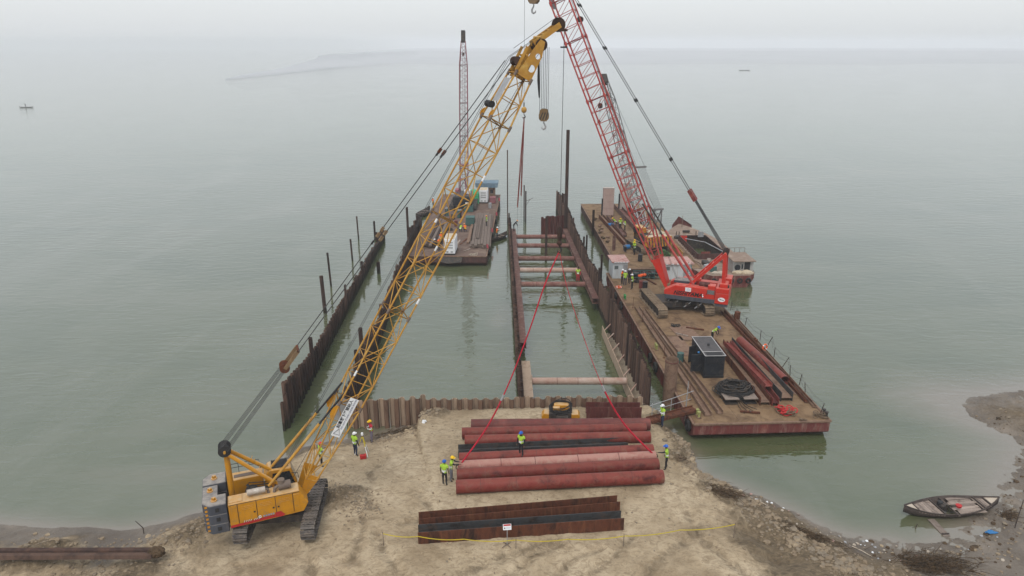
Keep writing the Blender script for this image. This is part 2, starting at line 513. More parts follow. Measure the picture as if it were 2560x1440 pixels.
MT['deck_brown'] = M('deck_brown', (0.16, 0.11, 0.085), (0.125, 0.085, 0.068), (0.20, 0.145, 0.11), 0.6, 0.9, grime=(0.08, 0.055, 0.045), gscale=1.0, gamt=0.7, bump=0.3, bscale=6)
MT['mud'] = M('mud', (0.16, 0.125, 0.09), (0.22, 0.18, 0.13), (0.11, 0.085, 0.062), 1.4, 0.85, bump=0.6, bscale=7)
MT['clod'] = M('clod', (0.27, 0.21, 0.138), (0.19, 0.145, 0.098), (0.34, 0.27, 0.18), 0.9, 0.95, bump=0.4)
MT['brush'] = M('brush', (0.055, 0.036, 0.022), (0.09, 0.06, 0.035), (0.035, 0.026, 0.018), 2.5, 0.95, pieces=0.2)
MT['leaf'] = M('leaf', (0.045, 0.10, 0.03), (0.065, 0.13, 0.045), (0.03, 0.07, 0.025), 3.0, 0.7)
MT['tape'] = M('tape', (0.55, 0.44, 0.03), (0.48, 0.38, 0.04), None, 2.0, 0.6, bump=0)
MT['flag_red'] = M('flag_red', (0.55, 0.10, 0.12), (0.48, 0.09, 0.11), None, 2.0, 0.8)
MT['jute'] = M('jute', (0.52, 0.45, 0.33), (0.42, 0.34, 0.24), None, 3.0, 0.95, bump=0.4)
MT['skin'] = M('skin', (0.16, 0.085, 0.055), (0.13, 0.07, 0.045), None, 8.0, 0.6, bump=0)
MT['hair'] = M('hair', (0.012, 0.010, 0.010), (0.02, 0.017, 0.016), None, 8.0, 0.7, bump=0)

# ================================================================== THE SETTING
# waterline of the near bank, from left to right: (pixel x, pixel y, slope of the bank behind it)
SHORE_PX = [(-500, 1270, .10), (-120, 1295, .10), (0, 1310, .09), (150, 1322, .09), (300, 1326, .10), (420, 1305, .14), (500, 1283, .22),
            (570, 1243, .34), (640, 1192, .36), (700, 1152, .40), (760, 1118, .42), (830, 1106, .40), (900, 1098, .34),
            (960, 1082, .30), (1010, 1062, .26), (1060, 1044, .26), (1095, 1020, .5)]
SHORE = [(G(x, y, 0).x, G(x, y, 0).y, s) for x, y, s in SHORE_PX]
SHORE += [(-5.6, 48.55, 9), (10.6, 49.35, 9), (11.6, 48.2, 2.2), (12.3, 46.6, 1.9), (12.75, 44.2, 1.5)]
SHORE += [(G(x, y, 0).x, G(x, y, 0).y, s) for x, y, s in
          [(1752, 1188, .9), (1800, 1205, .5), (1900, 1246, .42), (2000, 1290, .36), (2080, 1328, .30), (2150, 1346, .18), (2230, 1352, .12), (2290, 1368, .07),
           (2360, 1352, .05), (2440, 1300, .05), (2492, 1232, .07), (2532, 1172, .10), (2556, 1120, .12), (2520, 1086, .4), (2450, 1056, .45),
           (2412, 1020, .3), (2424, 998, .14), (2480, 986, .10), (2560, 974, .10), (2800, 950, .06), (3300, 930, .06)]]
SHX = np.array([p[0] for p in SHORE]); SHY = np.array([p[1] for p in SHORE]); SHS = np.array([p[2] for p in SHORE])

def shore_field(x, y):
    """signed distance to the waterline (land positive) and the bank slope there"""
    best = np.full(x.shape, 1e9); slope = np.zeros(x.shape)
    for i in range(len(SHX) - 1):
        ax, ay, bx, by = SHX[i], SHY[i], SHX[i + 1], SHY[i + 1]
        dx, dy = bx - ax, by - ay
        t = np.clip(((x - ax) * dx + (y - ay) * dy) / (dx * dx + dy * dy), 0, 1)
        d = np.hypot(x - ax - t * dx, y - ay - t * dy)
        s = SHS[i] + t * (SHS[i + 1] - SHS[i])
        k = d < best
        best = np.where(k, d, best); slope = np.where(k, s, slope)
    px = np.concatenate([SHX, [900, -900]]); py = np.concatenate([SHY, [-900, -900]])
    ins = np.zeros(x.shape, bool)
    j = len(px) - 1
    for i in range(len(px)):
        c = ((py[i] > y) != (py[j] > y)) & (x < (px[j] - px[i]) * (y - py[i]) / (py[j] - py[i] + 1e-12) + px[i])
        ins ^= c
        j = i
    return np.where(ins, best, -best), slope

def near_path(x, y, pts, z=1.6):
    P = [G(a, b, z) for a, b in pts]
    best = np.full(x.shape, 1e9)
    for p, q in zip(P[:-1], P[1:]):
        dx, dy = q.x - p.x, q.y - p.y
        t = np.clip(((x - p.x) * dx + (y - p.y) * dy) / (dx * dx + dy * dy + 1e-9), 0, 1)
        best = np.minimum(best, np.hypot(x - p.x - t * dx, y - p.y - t * dy))
    return best

RUTS = [([(1150, 1440), (1230, 1400), (1310, 1375), (1400, 1350)], .5), ([(1260, 1440), (1330, 1395), (1400, 1360)], .35),
        ([(1470, 1440), (1530, 1395), (1575, 1345)], .45), ([(590, 1440), (597, 1400)], .38), ([(772, 1440), (778, 1400)], .38),
        ([(930, 1200), (925, 1170), (965, 1130)], .4), ([(1600, 1440), (1700, 1360), (1760, 1300)], .5), ([(930, 1265), (918, 1215)], .35), ([(780, 1440), (775, 1390)], .4), ([(1010, 1440), (960, 1380), (940, 1330)], .35), ([(1880, 1440), (1800, 1380), (1740, 1330), (1720, 1270)], .4), ([(1050, 1230), (1090, 1290), (1000, 1310)], .3), ([(1390, 1440), (1440, 1395), (1500, 1370)], .3), ([(880, 1400), (900, 1340), (905, 1290)], .35)]
HEAPS = [(850, 1255, .55, 1.0), (880, 1240, .35, .8), (470, 1310, .5, 1.4), (1690, 1140, .28, .7), (1770, 1215, .3, .8), (1900, 1330, -.55, 1.5), (1880, 1360, .35, 1.0), (1960, 1390, -.45, 1.2),
         (1990, 1420, .3, .8), (120, 1350, .5, 1.6), (60, 1365, .45, 1.3), (540, 1280, .4, .8), (1830, 1245, .2, .9), (330, 1420, .45, 1.6), (1090, 1035, .25, .9), (1720, 1090, .25, .5)]

def ground_height(x, y, detail=True):
    d, s = shore_field(x, y)
    jag = (fbm(x * .8, y * .8, 5, 3) - .5) * 1.0 + (fbm(x * 3.1, y * 3.1, 8, 2) - .5) * .3
    retained = s > 4
    d2 = np.where(retained, d, d + jag * np.clip(.35 + s, .35, 1.0))
    top = 1.6 + (fbm(x * .12, y * .12, 3, 3) - .5) * .25
    top = np.where(x > 18, np.minimum(top, 1.6 - np.clip((x - 18) * .09, 0, .95)), top)
    top = np.where(x < -16.5, np.minimum(top, 1.6 - np.clip((-16.5 - x) * .12, 0, .55)), top)
    up = np.maximum(d2, 0) * s
    h = top * (1 - np.exp(-up / top * 1.25))
    h = np.where(retained & (d > 0), top - .22 * np.exp(-np.maximum(d, 0) / 1.3), h)
    dn = np.maximum(np.minimum(d2, 0) * np.clip(s, .06, .6), -2.6)
    h = np.where(d2 > 0, h, dn)
    if detail:
        land = np.clip(d2 / .6, 0, 1)
        flat = np.exp(-(((x - 2.5) / 9.5) ** 4 + ((y - 39.5) / 6.5) ** 4))        # trodden working area
        rough = land * (1 - .75 * flat)
        h = h + rough * (fbm(x * 1.3, y * 1.3, 21, 4) - .5) * .26 + land * (fbm(x * 4.5, y * 4.5, 31, 3) - .5) * .075
        crumble = np.clip(1 - np.abs(d - 1.0) / 1.6, 0, 1) * np.clip((x - 9) / 2, 0, 1) * (s < 4)
        h = h + crumble * (fbm(x * 2.6, y * 2.6, 77, 3) - .5) * .5
        for pts, wd in RUTS:
            q = near_path(x, y, pts)
            h = h - .10 * np.exp(-(q / wd) ** 2) + .05 * np.exp(-((q - wd * 1.3) / (wd * .5)) ** 2) * land
        for hx, hy, hh, hr in HEAPS:
            c = G(hx, hy, 1.3)
            q = np.hypot(x - c.x, y - c.y)
            n = .55 + .9 * fbm(x * 2.2, y * 2.2, 41, 3)
            h = h + hh * n * np.exp(-(q / hr) ** 2)
    return h, d, s

def gz(x, y):
    return float(ground_height(np.array([float(x)]), np.array([float(y)]))[0][0])

def axis(parts):
    out = []
    for a, b, st in parts:
        out += list(np.arange(a, b, st))
    out.append(parts[-1][1])
    return np.array(out)

def grid_mesh(name, xs, ys, Z):
    nx, ny = len(xs), len(ys)
    X, Y = np.meshgrid(xs, ys)
    co = np.empty((nx * ny, 3), np.float32)
    co[:, 0], co[:, 1], co[:, 2] = X.ravel(), Y.ravel(), Z.ravel()
    i = np.arange(nx * ny).reshape(ny, nx)
    q = np.stack([i[:-1, :-1], i[:-1, 1:], i[1:, 1:], i[1:, :-1]], -1).reshape(-1)
    me = bpy.data.meshes.new(name)
    me.vertices.add(nx * ny)
    me.vertices.foreach_set('co', co.ravel())
    me.loops.add(len(q))
    me.loops.foreach_set('vertex_index', q.astype(np.int32))
    n = len(q) // 4
    me.polygons.add(n)
    me.polygons.foreach_set('loop_start', (np.arange(n) * 4).astype(np.int32))
    me.polygons.foreach_set('loop_total', np.full(n, 4, np.int32))
    me.polygons.foreach_set('use_smooth', np.ones(n, bool))
    me.update()
    return me

def attr(me, name, arr):
    a = me.attributes.new(name, 'FLOAT', 'POINT')
    a.data.foreach_set('value', arr.ravel().astype(np.float32))

# ---- ground
xs = axis([(-900, -120, 60), (-120, -36, 4), (-36, 46, .14), (46, 120, 4), (120, 900.1, 60)])
ys = axis([(-600, -60, 60), (-60, 22, 4), (22, 55, .14), (55, 75, 2.5)])
X, Y = np.meshgrid(xs, ys)
Hh, D, S = ground_height(X, Y)
me = grid_mesh('ground', xs, ys, Hh)
wet = np.clip(1 - (Hh - .02) / (.38 + .3 * fbm(X * .5, Y * .5, 61, 3)), 0, 1)
wet = np.where(S > 4, np.clip(1 - D / 1.4, 0, 1) * .35, wet)
right = np.clip((X - 15.0) / 5, 0, 1)
wet = np.clip(np.maximum(wet, right * np.clip(1 - (D - 1.2) / 3.5, 0, 1) * .5), 0, 1)
attr(me, 'wet', wet)
dk = np.zeros_like(X)
for pts, wd in RUTS:
    dk = np.maximum(dk, np.exp(-(near_path(X, Y, pts) / (wd * 1.0)) ** 2) * .44)
for hx, hy, hh, hr in HEAPS:
    c = G(hx, hy, 1.3)
    dk = np.maximum(dk, .85 * np.exp(-(np.hypot(X - c.x, Y - c.y) / (hr * 1.25)) ** 2))
edge = np.clip(1 - np.abs(D - .9) / 1.5, 0, 1) * (S < 4) * np.clip((X + 34) / 8, .3, 1)
dk = np.maximum(dk, edge * .8)
dk = np.maximum(dk, np.clip((X - 11.5) / 4, 0, .98) + np.clip((-16 - X) / 4, 0, .35))
attr(me, 'mud', dk)
g_m = bpy.data.materials.new('river_sand')
g_m.use_nodes = True
nt = g_m.node_tree
b = nt.nodes['Principled BSDF']
geo = nt.nodes.new('ShaderNodeNewGeometry')
pos = geo.outputs['Position']
aw = _n(nt, 'ShaderNodeAttribute', attribute_name='wet').outputs['Fac']
am = _n(nt, 'ShaderNodeAttribute', attribute_name='mud').outputs['Fac']
n1 = noise(nt, pos, .35, 6, .62, .5)
n2 = noise(nt, scaled(nt, pos, (1, 1.5, 1)), 2.2, 6, .7, 1.2)
n3 = noise(nt, pos, 9.0, 5, .7)
sand = ramp(nt, n1, [(.36, (.265, .202, .126)), (.5, (.365, .288, .188)), (.66, (.445, .360, .245))])
sand = mix(nt, ramp(nt, n2, [(.46, 0), (.64, .75)]), sand, (.19, .138, .082))
sand = mix(nt, ramp(nt, n3, [(.52, 0), (.72, .4)]), sand, (.19, .145, .092))
mudc = ramp(nt, n2, [(.36, (.055, .040, .024)), (.52, (.115, .084, .05)), (.68, (.20, .152, .096))])
mf = nt.nodes.new('ShaderNodeMath'); mf.operation = 'MULTIPLY_ADD'
nt.links.new(am, mf.inputs[0]); mf.inputs[1].default_value = 1.5
ms = nt.nodes.new('ShaderNodeMath'); ms.operation = 'SUBTRACT'
ms.operation = 'MULTIPLY_ADD'; nt.links.new(noise(nt, pos, 1.3, 6, .75, .8), ms.inputs[0]); ms.inputs[1].default_value = 2.4; ms.inputs[2].default_value = -1.45
nt.links.new(ms.outputs[0], mf.inputs[2])
col = mix(nt, ramp(nt, mf.outputs[0], [(.12, 0), (.75, .92)]), sand, mudc)
wetc = ramp(nt, n1, [(.36, (.105, .085, .066)), (.55, (.15, .125, .098)), (.68, (.195, .162, .128))])
wetc = mix(nt, ramp(nt, n3, [(.5, 0), (.7, .4)]), wetc, (.08, .065, .045))
wn = nt.nodes.new('ShaderNodeMath'); wn.operation = 'ADD'
nt.links.new(aw, wn.inputs[0])
ws = nt.nodes.new('ShaderNodeMath'); ws.operation = 'MULTIPLY_ADD'
nt.links.new(n2, ws.inputs[0]); ws.inputs[1].default_value = .7; ws.inputs[2].default_value = -.35
nt.links.new(ws.outputs[0], wn.inputs[1])
col = mix(nt, ramp(nt, wn.outputs[0], [(.22, 0), (.6, 1)]), col, wetc)
nt.links.new(col, b.inputs['Base Color'])
nt.links.new(ramp(nt, wn.outputs[0], [(.3, .95), (.8, .5)]), b.inputs['Roughness'])
b.inputs['Specular IOR Level'].default_value = .3
bn = nt.nodes.new('ShaderNodeBump')
bn.inputs['Strength'].default_value = .75
bn.inputs['Distance'].default_value = .12
bh = mix(nt, .5, n2, noise(nt, pos, 7.0, 6, .7, .6))
nt.links.new(bh, bn.inputs['Height'])
nt.links.new(bn.outputs[0], b.inputs['Normal'])
me.materials.append(g_m)
ground = bpy.data.objects.new('ground', me)
COL.objects.link(ground)
struct(ground)

# ---- river: reaches the horizon; silt clouds the shallows
xs = axis([(-4200, -300, 300), (-300, -50, 25), (-50, 60, .5), (60, 300, 20), (300, 4200.1, 300)])
ys = axis([(-400, 20, 60), (20, 62, .5), (62, 120, 4), (120, 400, 20), (400, 4200.1, 200)])
X, Y = np.meshgrid(xs, ys)
Hh, D, S = ground_height(X, Y, False)
me = grid_mesh('river', xs, ys, np.zeros_like(X))
silt = np.exp(-np.maximum(-D, 0) / (.5 + .9 * fbm(X * .25, Y * .25, 91, 3) + np.clip((X - 20) * .14, 0, 2.2)))
silt = np.where(S > 4, 0, silt)
plume = np.exp(-(((X + .8) / 2.2) ** 2 + ((Y - 71) / 4.5) ** 2)) * .5 + np.exp(-(((X - 34) / 5) ** 2 + ((Y - 53) / 4) ** 2)) * .4 + np.exp(-(((X + 26) / 6) ** 2 + ((Y - 42) / 1.4) ** 2)) * .35
attr(me, 'silt', np.clip(silt + plume * (.3 + 1.2 * fbm(X * .3, Y * .5, 12, 4)), 0, 1))
w_m = bpy.data.materials.new('river_water')
w_m.use_nodes = True
nt = w_m.node_tree
b = nt.nodes['Principled BSDF']
geo = nt.nodes.new('ShaderNodeNewGeometry')
pos = geo.outputs['Position']
asi = _n(nt, 'ShaderNodeAttribute', attribute_name='silt').outputs['Fac']
big = noise(nt, scaled(nt, pos, (1, 2.2, 1)), .035, 4, .6, .8)
wc = ramp(nt, big, [(.34, (.054, .071, .030)), (.5, (.070, .085, .040)), (.66, (.088, .098, .054))])
stk = noise(nt, scaled(nt, pos, (1, .22, 1)), .06, 5, .65, 1.2)
wc = mix(nt, ramp(nt, stk, [(.52, 0), (.70, .35)]), wc, (.15, .155, .115))
wc = mix(nt, ramp(nt, asi, [(.12, 0), (.85, .92)]), wc, (.165, .142, .108))
nt.links.new(wc, b.inputs['Base Color'])
b.inputs['IOR'].default_value = 1.85
b.inputs['Specular IOR Level'].default_value = .5
b.inputs['Roughness'].default_value = .015
r1 = noise(nt, scaled(nt, pos, (.40, 1.0, 1)), 1.15, 3, .55, .6)
r2 = noise(nt, scaled(nt, pos, (.35, 1.0, 1)), .30, 3, .55, .6)
bm_ = mix(nt, .35, r1, r2)
bn = nt.nodes.new('ShaderNodeBump')
bn.inputs['Strength'].default_value = .5
bn.inputs['Distance'].default_value = .125
nt.links.new(ramp(nt, noise(nt, scaled(nt, pos, (1, 2.0, 1)), .03, 4, .6, .8), [(.35, .42), (.65, .85)]), bn.inputs['Strength'])
nt.links.new(bm_, bn.inputs['Height'])
nt.links.new(bn.outputs[0], b.inputs['Normal'])
me.materials.append(w_m)
river = bpy.data.objects.new('river', me)
COL.objects.link(river)
struct(river)

# ---- far bank: low land more than a kilometre away, much of its haze put into the pale colour
line = [(560, 200), (700, 186), (860, 168), (1000, 158), (1150, 161), (1350, 158), (1600, 160), (1850, 157), (2100, 160), (2400, 157), (2800, 158), (3400, 157)]
P = [G(a, b_, 0) for a, b_ in line]
rows = []
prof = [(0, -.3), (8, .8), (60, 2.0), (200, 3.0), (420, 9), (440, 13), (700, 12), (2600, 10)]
mbk = MB(); mbk.sm = True
dense = []
for p, q in zip(P[:-1], P[1:]):
    for k in range(8):
        dense.append(p.lerp(q, k / 8))
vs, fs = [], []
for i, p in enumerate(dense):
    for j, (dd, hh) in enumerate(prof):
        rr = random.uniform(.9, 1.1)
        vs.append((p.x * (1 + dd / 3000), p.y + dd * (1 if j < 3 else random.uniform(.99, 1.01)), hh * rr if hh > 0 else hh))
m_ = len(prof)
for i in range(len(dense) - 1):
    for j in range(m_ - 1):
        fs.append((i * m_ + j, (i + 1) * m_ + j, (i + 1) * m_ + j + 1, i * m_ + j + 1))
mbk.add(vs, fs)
struct(mbk.build('far_bank', M('far_land_hazed', (.40, .415, .425), (.42, .43, .44), (.38, .395, .405), .01, .95, bump=0)))

# ---- haze over the river
mb = MB().bx(-4400, 4400, -700, 4300, -4.2, 50)
mb = MB().box((0, 1800, 21), (8800, 5000, 50.4))
hz = bpy.data.materials.new('haze')
hz.use_nodes = True
nt = hz.node_tree
nt.nodes.clear()
o_ = nt.nodes.new('ShaderNodeOutputMaterial')
pv = nt.nodes.new('ShaderNodeVolumePrincipled')
pv.inputs['Color'].default_value = (.94, .96, .985, 1)
pv.inputs['Density'].default_value = .00045
pv.inputs['Anisotropy'].default_value = .1
nt.links.new(pv.outputs[0], o_.inputs['Volume'])
haze = mb.build('haze', hz)
struct(haze, 'stuff', 'pale morning haze over the whole river and site')

# ================================================================== COFFERDAM AND PILES
def pile_mesh(name, length, mat, wdt=.4, dep=.2, t=.022):
    prof = [(-wdt / 2, 0), (-wdt * .31, dep), (wdt * .31, dep), (wdt / 2, 0)]
    outl = prof + [(wdt / 2 - t * 1.6, -t * .4), (wdt * .31 - t * .7, dep - t), (-wdt * .31 + t * .7, dep - t), (-wdt / 2 + t * 1.6, -t * .4)]
    n = 8
    mb = MB()
    vs = [(p[0], p[1], -length) for p in outl] + [(p[0], p[1], 0) for p in outl]
    fs = [((i + 1) % n, i, n + i, n + (i + 1) % n) for i in range(n)]
    fs += [(n + 0, n + 7, n + 6, n + 1), (n + 1, n + 6, n + 5, n + 2), (n + 2, n + 5, n + 4, n + 3)]
    mb.add(vs, fs)
    me = mb.mesh(name)
    me.materials.append(mat)
    return me

PILE = pile_mesh('sheet_pile', 5.6, MT['rust_pile'])
PILE_L = pile_mesh('sheet_pile_long', 10.0, MT['rust_pile'])
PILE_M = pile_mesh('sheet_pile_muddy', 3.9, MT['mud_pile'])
PILE_M_SHADED = pile_mesh('sheet_pile_muddy_shaded', 3.9, MT['mud_pile_shaded'])
PILE_LIT = pile_mesh('sheet_pile_brown_lit', 5.6, MT['rust_pile_b'])

def interp(tab, s):
    for (a, za), (b, zb) in zip(tab[:-1], tab[1:]):
        if s <= b:
            return za + (zb - za) * max(0, (s - a)) / (b - a)
    return tab[-1][1]

def sheet_wall(label, A, B, tops, me, jit=.10, spikes=(), pitch=.4, group='steel sheet pile walls', gaps=()):
    A, B = Vector((A[0], A[1], 0)), Vector((B[0], B[1], 0))
    ang = math.atan2(B.y - A.y, B.x - A.x)
    t = thing('sheet_pile_wall', label, 'wall', A, ang, group)
    n = int((B - A).length / pitch)
    rnd = random.Random(hash(label) % 1000 if False else len(label) * 7)
    step = 0
    for i in range(n):
        s = i * pitch
        wy = A.y + (B.y - A.y) * s / (B - A).length
        wx = A.x + (B.x - A.x) * s / (B - A).length
        key = wy if abs(B.y - A.y) > abs(B.x - A.x) else wx
        if rnd.random() < .18:
            step = rnd.uniform(-jit, jit) * 2.2
        z = interp(tops, key) + rnd.uniform(-jit, jit) + step
        m = me
        for sk, sz in spikes:
            if abs(key - sk) < pitch * .75:
                z, m = sz + rnd.uniform(-.1, .1), (PILE_L if me is PILE else me)
        if i % 2 == 0 and m is PILE:  # alternating materials carry the shading of the ribs in their colour
            m = PILE_LIT
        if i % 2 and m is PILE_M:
            m = PILE_M_SHADED
        o = link_mesh('sheet_pile', m, t, (s + pitch / 2, 0, z), (rnd.uniform(-.012, .012), rnd.uniform(-.008, .008), PI if i % 2 else 0))
    return t

W1 = ((-17.3, 47.6), (-19.5, 104.5))
W2 = ((-12.8, 49.0), (-14.4, 106.5))
WC = ((.72, 49.3), (-.4, 107.5))
WR = ((10.7, 49.5), (7.9, 122.0))
sheet_wall('dark rusty sheet pile wall standing alone in open water, leftmost of all', *W1,
           [(47.5, 2.2), (48.4, 3.6), (51, 3.2), (54, 2.7), (58, 2.2), (66, 2.0), (75, 1.7), (88, 1.55), (105, 1.5)], PILE, .09,
           [(56.7, 3.75), (57.1, 3.7), (72.7, 3.3), (84.1, 2.4), (98, 2.6)])
sheet_wall('dark rusty sheet pile wall behind the yellow lattice boom', *W2,
           [(48.9, 3.0), (53, 3.2), (57, 2.9), (62, 2.6), (70, 2.3), (80, 2.5), (90, 3.0), (97, 3.6), (106.5, 2.3)], PILE, .2,
           [(53.6, 3.9), (55.9, 5.0), (94, 4.3), (104.8, 3.4)])
sheet_wall('dark sheet pile wall on the left side of the red strutted pit', *WC,
           [(49, 2.3), (55, 2.4), (70, 2.2), (90, 2.3), (107.5, 2.6)], PILE, .08, [(104.4, 3.9), (101.6, 3.2)])
sheet_wall('brown sheet pile wall between the strutted pit and the red crane barge', *WR,
           [(49.4, 3.6), (54, 3.9), (60, 4.1), (66, 4.0), (75, 3.5), (85, 3.3), (96, 3.3), (104, 4.2), (122, 3.8)], PILE, .14,
           [(57.4, 4.9), (66.8, 4.9), (74.2, 4.6), (88.3, 4.6), (99.5, 4.4), (112.5, 5.2)])
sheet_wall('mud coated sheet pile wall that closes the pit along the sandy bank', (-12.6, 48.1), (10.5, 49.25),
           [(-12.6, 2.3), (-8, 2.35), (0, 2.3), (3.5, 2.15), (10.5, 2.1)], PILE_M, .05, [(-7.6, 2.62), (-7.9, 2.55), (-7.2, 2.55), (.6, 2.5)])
pc = G(1352, 592, 0)
sheet_wall('short maroon sheet pile wall across the far end of the pit', (pc.x, pc.y), (8.6, pc.y + .5), [(-20, 2.9), (20, 3.2)], pile_mesh('sheet_pile_maroon', 4.5, MT['maroon']), .06)

def hbeam(name, label, cat, A, B, hgt, wid, mat, webmat=None, t=.03, group=None, web_up=False, mat2=None):
    """H section lying from A to B: two upright flanges and a level web (web_up: I section standing)"""
    A, B = Vector(A), Vector(B)
    ang = math.atan2(B.y - A.y, B.x - A.x)
    L = (B.xy - A.xy).length
    o = thing(name, label, cat, A, ang, group) if label else None
    slope = (B.z - A.z)
    def part(nm, mb, m):
        ob = mb.build(nm, m, o)
        return ob
    def sk(mb):
        mb.v = [(x, y, z + slope * x / L) for x, y, z in mb.v]
        return mb
    if web_up:
        part('flange', sk(MB().bx(0, L, -wid / 2, wid / 2, 0, t)), mat)
        part('flange', sk(MB().bx(0, L, -wid / 2, wid / 2, hgt - t, hgt)), mat)
        part('web', sk(MB().bx(0, L, -t / 2, t / 2, t, hgt - t)), webmat or mat)
    else:
        part('flange', sk(MB().bx(0, L, -wid / 2, -wid / 2 + t, 0, hgt)), mat)
        part('flange', sk(MB().bx(0, L, wid / 2 - t, wid / 2, 0, hgt)), mat2 or mat)
        part('web', sk(MB().bx(0, L, -wid / 2 + t, wid / 2 - t, hgt * .4 - t / 2, hgt * .4 + t / 2)), webmat or mat)
    return o

def wall_x(Wl, y):
    (ax, ay), (bx, by) = Wl
    return ax + (bx - ax) * (y - ay) / (by - ay)

def box_waler(label, A, B, wd, ht, mat):
    A, B = Vector(A), Vector(B)
    ang = math.atan2(B.y - A.y, B.x - A.x)
    L = (B - A).length
    o = thing('waler_beam', label, 'beam', A, ang, 'waling beams of the pit')
    MB().bx(0, L, -wd / 2, wd / 2, 0, .03).build('flange', mat, o)
    MB().bx(0, L, -wd / 2, wd / 2, ht - .03, ht).build('flange', mat, o)
    MB().bx(0, L, -wd / 2 + .06, -wd / 2 + .09, .03, ht - .03).build('web', mat, o)
    MB().bx(0, L, wd / 2 - .09, wd / 2 - .06, .03, ht - .03).build('web', mat, o)
    k = 0
    x = .6
    while x < L:
        MB().bx(x, x + .03, -wd / 2 - .004, wd / 2 + .004, .04, ht - .04).build('stiffener', mat, o)
        x += 2.2
    return o

Yw = 61.6
box_waler('long reddish waler bolted inside the left pit wall', (wall_x(WC, 60.8) + .55, 60.8, 1.05), (wall_x(WC, 104) + .55, 104, 1.05), .62, .6, MT['waler'])
box_waler('long reddish waler inside the right pit wall, ending in mid air', (wall_x(WR, 72.9) - .62, 72.9, 1.05), (wall_x(WR, 104) - .62, 104, 1.05), .7, .6, MT['waler'])
box_waler('short grey mud stained waler at the near left corner of pit', (wall_x(WC, 50.0) + .62, 50.0, 1.05), (wall_x(WC, 56.8) + .62, 56.8, 1.05), .75, .6, MT['mud_pile'])

def pipe(name, label, cat, A, B, r, mat, group=None, seams=0, n=24, th=.02, seam_mat=None):
    A, B = Vector(A), Vector(B)
    o = thing(name, label, cat, A, 0, group)
    d = B - A
    mb = MB()
    k = 1 if seams < 2 else seams + 1
    pts = [d * (i / k) for i in range(k + 1)]
    mb.path(pts, r, n, False, True)
    mb.path([p for p in (Vector((0, 0, 0)), d)], r - th, n, False, True)
    # end rings
    base = 0
    for e, flip in ((0, True), (k, False)):
        ro = [mb.v[e * n + j] for j in range(n)]
        ri0 = (k + 1) * n + (0 if e == 0 else n)
        ri = [mb.v[ri0 + j] for j in range(n)]
        mb.add(ro + ri, [((j, n + j, n + (j + 1) % n, (j + 1) % n) if flip else ((j + 1) % n, n + (j + 1) % n, n + j, j)) for j in range(n)], False)
    mb.build('tube', mat, o)
    if seams:
        u = d.normalized()
        for i in range(1, seams + 1):
            c = d * (i / (seams + 1) + random.uniform(-.03, .03))
            MB().path([c - u * .02, c + u * .02], r + .008, n, False, True).build('weld_seam', seam_mat or MT['dark_pipe'], o)
    return o

strut_lab = ['farthest of the red pit struts, beside the maroon cross wall', 'second farthest red strut across the pit', 'third red strut from the far end of the pit',
             'fourth strut across the pit, mud crusted on top', 'red strut that the worker in red trousers stands on']
for i, py in enumerate((588, 610, 642, 671, 706)):
    y = G(1380, py, 1.65).y
    xa, xb = wall_x(WC, y) + .85, wall_x(WR, y) - .97
    st = pipe('pit_strut', strut_lab[i], 'strut', (xa, y, 1.42), (xb, y, 1.42), .31, MT['strut_pale' if i == 3 else 'strut'], 'struts across the pit', 3, 18)
    MB().bx(0, .06, -.42, .42, -.42, .42).build('end_plate', MT['waler'], st)
    MB().bx(xb - xa - .06, xb - xa, -.42, .42, -.42, .42).build('end_plate', MT['waler'], st)
y = G(1450, 946, 1.6).y
xa, xb = wall_x(WC, y) + 1.0, 9.6
st = pipe('pit_strut', 'pale mud washed strut nearest the sandy bank', 'strut', (xa, y, 1.35), (xb, y, 1.35), .30, MT['strut_pale'], 'struts across the pit', 3, 18)
MB().bx(0, .05, -.4, .4, -.4, .4).build('end_plate', MT['mud_pile'], st)
MB().bx(xb - xa - .05, xb - xa, -.4, .4, -.4, .4).build('end_plate', MT['mud_pile'], st)

# mud berm with its board along the near end of the right wall
bp = [(9.15, 66.5), (9.3, 62), (9.5, 58), (9.62, 54), (9.85, 50.5)]
vs, fs = [], []
nn = 28
for i in range(nn):
    yy = 50.3 + (66.8 - 50.3) * i / (nn - 1)
    xb_ = interp([(50.3, 9.86), (54, 9.66), (58, 9.54), (62, 9.34), (66.8, 9.16)], yy)
    xw = wall_x(WR, yy) - .05
    for j in range(7):
        tt = j / 6
        z_ = .55 + .35 * tt + random.uniform(-.09, .09) - .8 * max(0, (yy - 62) / 6)
        vs.append((xb_ + (xw - xb_) * tt, yy, z_ if 0 < j else z_ - .12))
for i in range(nn - 1):
    for j in range(6):
        fs.append((i * 7 + j, i * 7 + j + 1, (i + 1) * 7 + j + 1, (i + 1) * 7 + j))
mbm = MB(); mbm.sm = True; mbm.add(vs, fs)
struct(mbm.build('mud_berm', MT['mud']))
bd = thing('shoring_board', 'thin grey shoring board propped off the right pit wall', 'board', (9.86, 50.4, 0), 0)
for (xa, ya), (xb, yb) in zip(bp[::-1][:-1], bp[::-1][1:]):
    MB().bar((xa - 9.86, ya - 50.4, .55), (xb - 9.86, yb - 50.4, .55), .07, 1.0).build('plank', MT['mud_pile'], bd)
for yy in (52.3, 55.2, 58, 60.6, 63.2, 65.4):
    xb_ = interp([(50.3, 9.86), (54, 9.66), (58, 9.54), (62, 9.34), (66.8, 9.16)], yy)
    MB().bar((xb_ - 9.86, yy - 50.4, .95), (wall_x(WR, yy + .9) - 9.86 - .1, yy + .9 - 50.4, 1.3), .09).build('prop', MT['strut_pale'], bd)

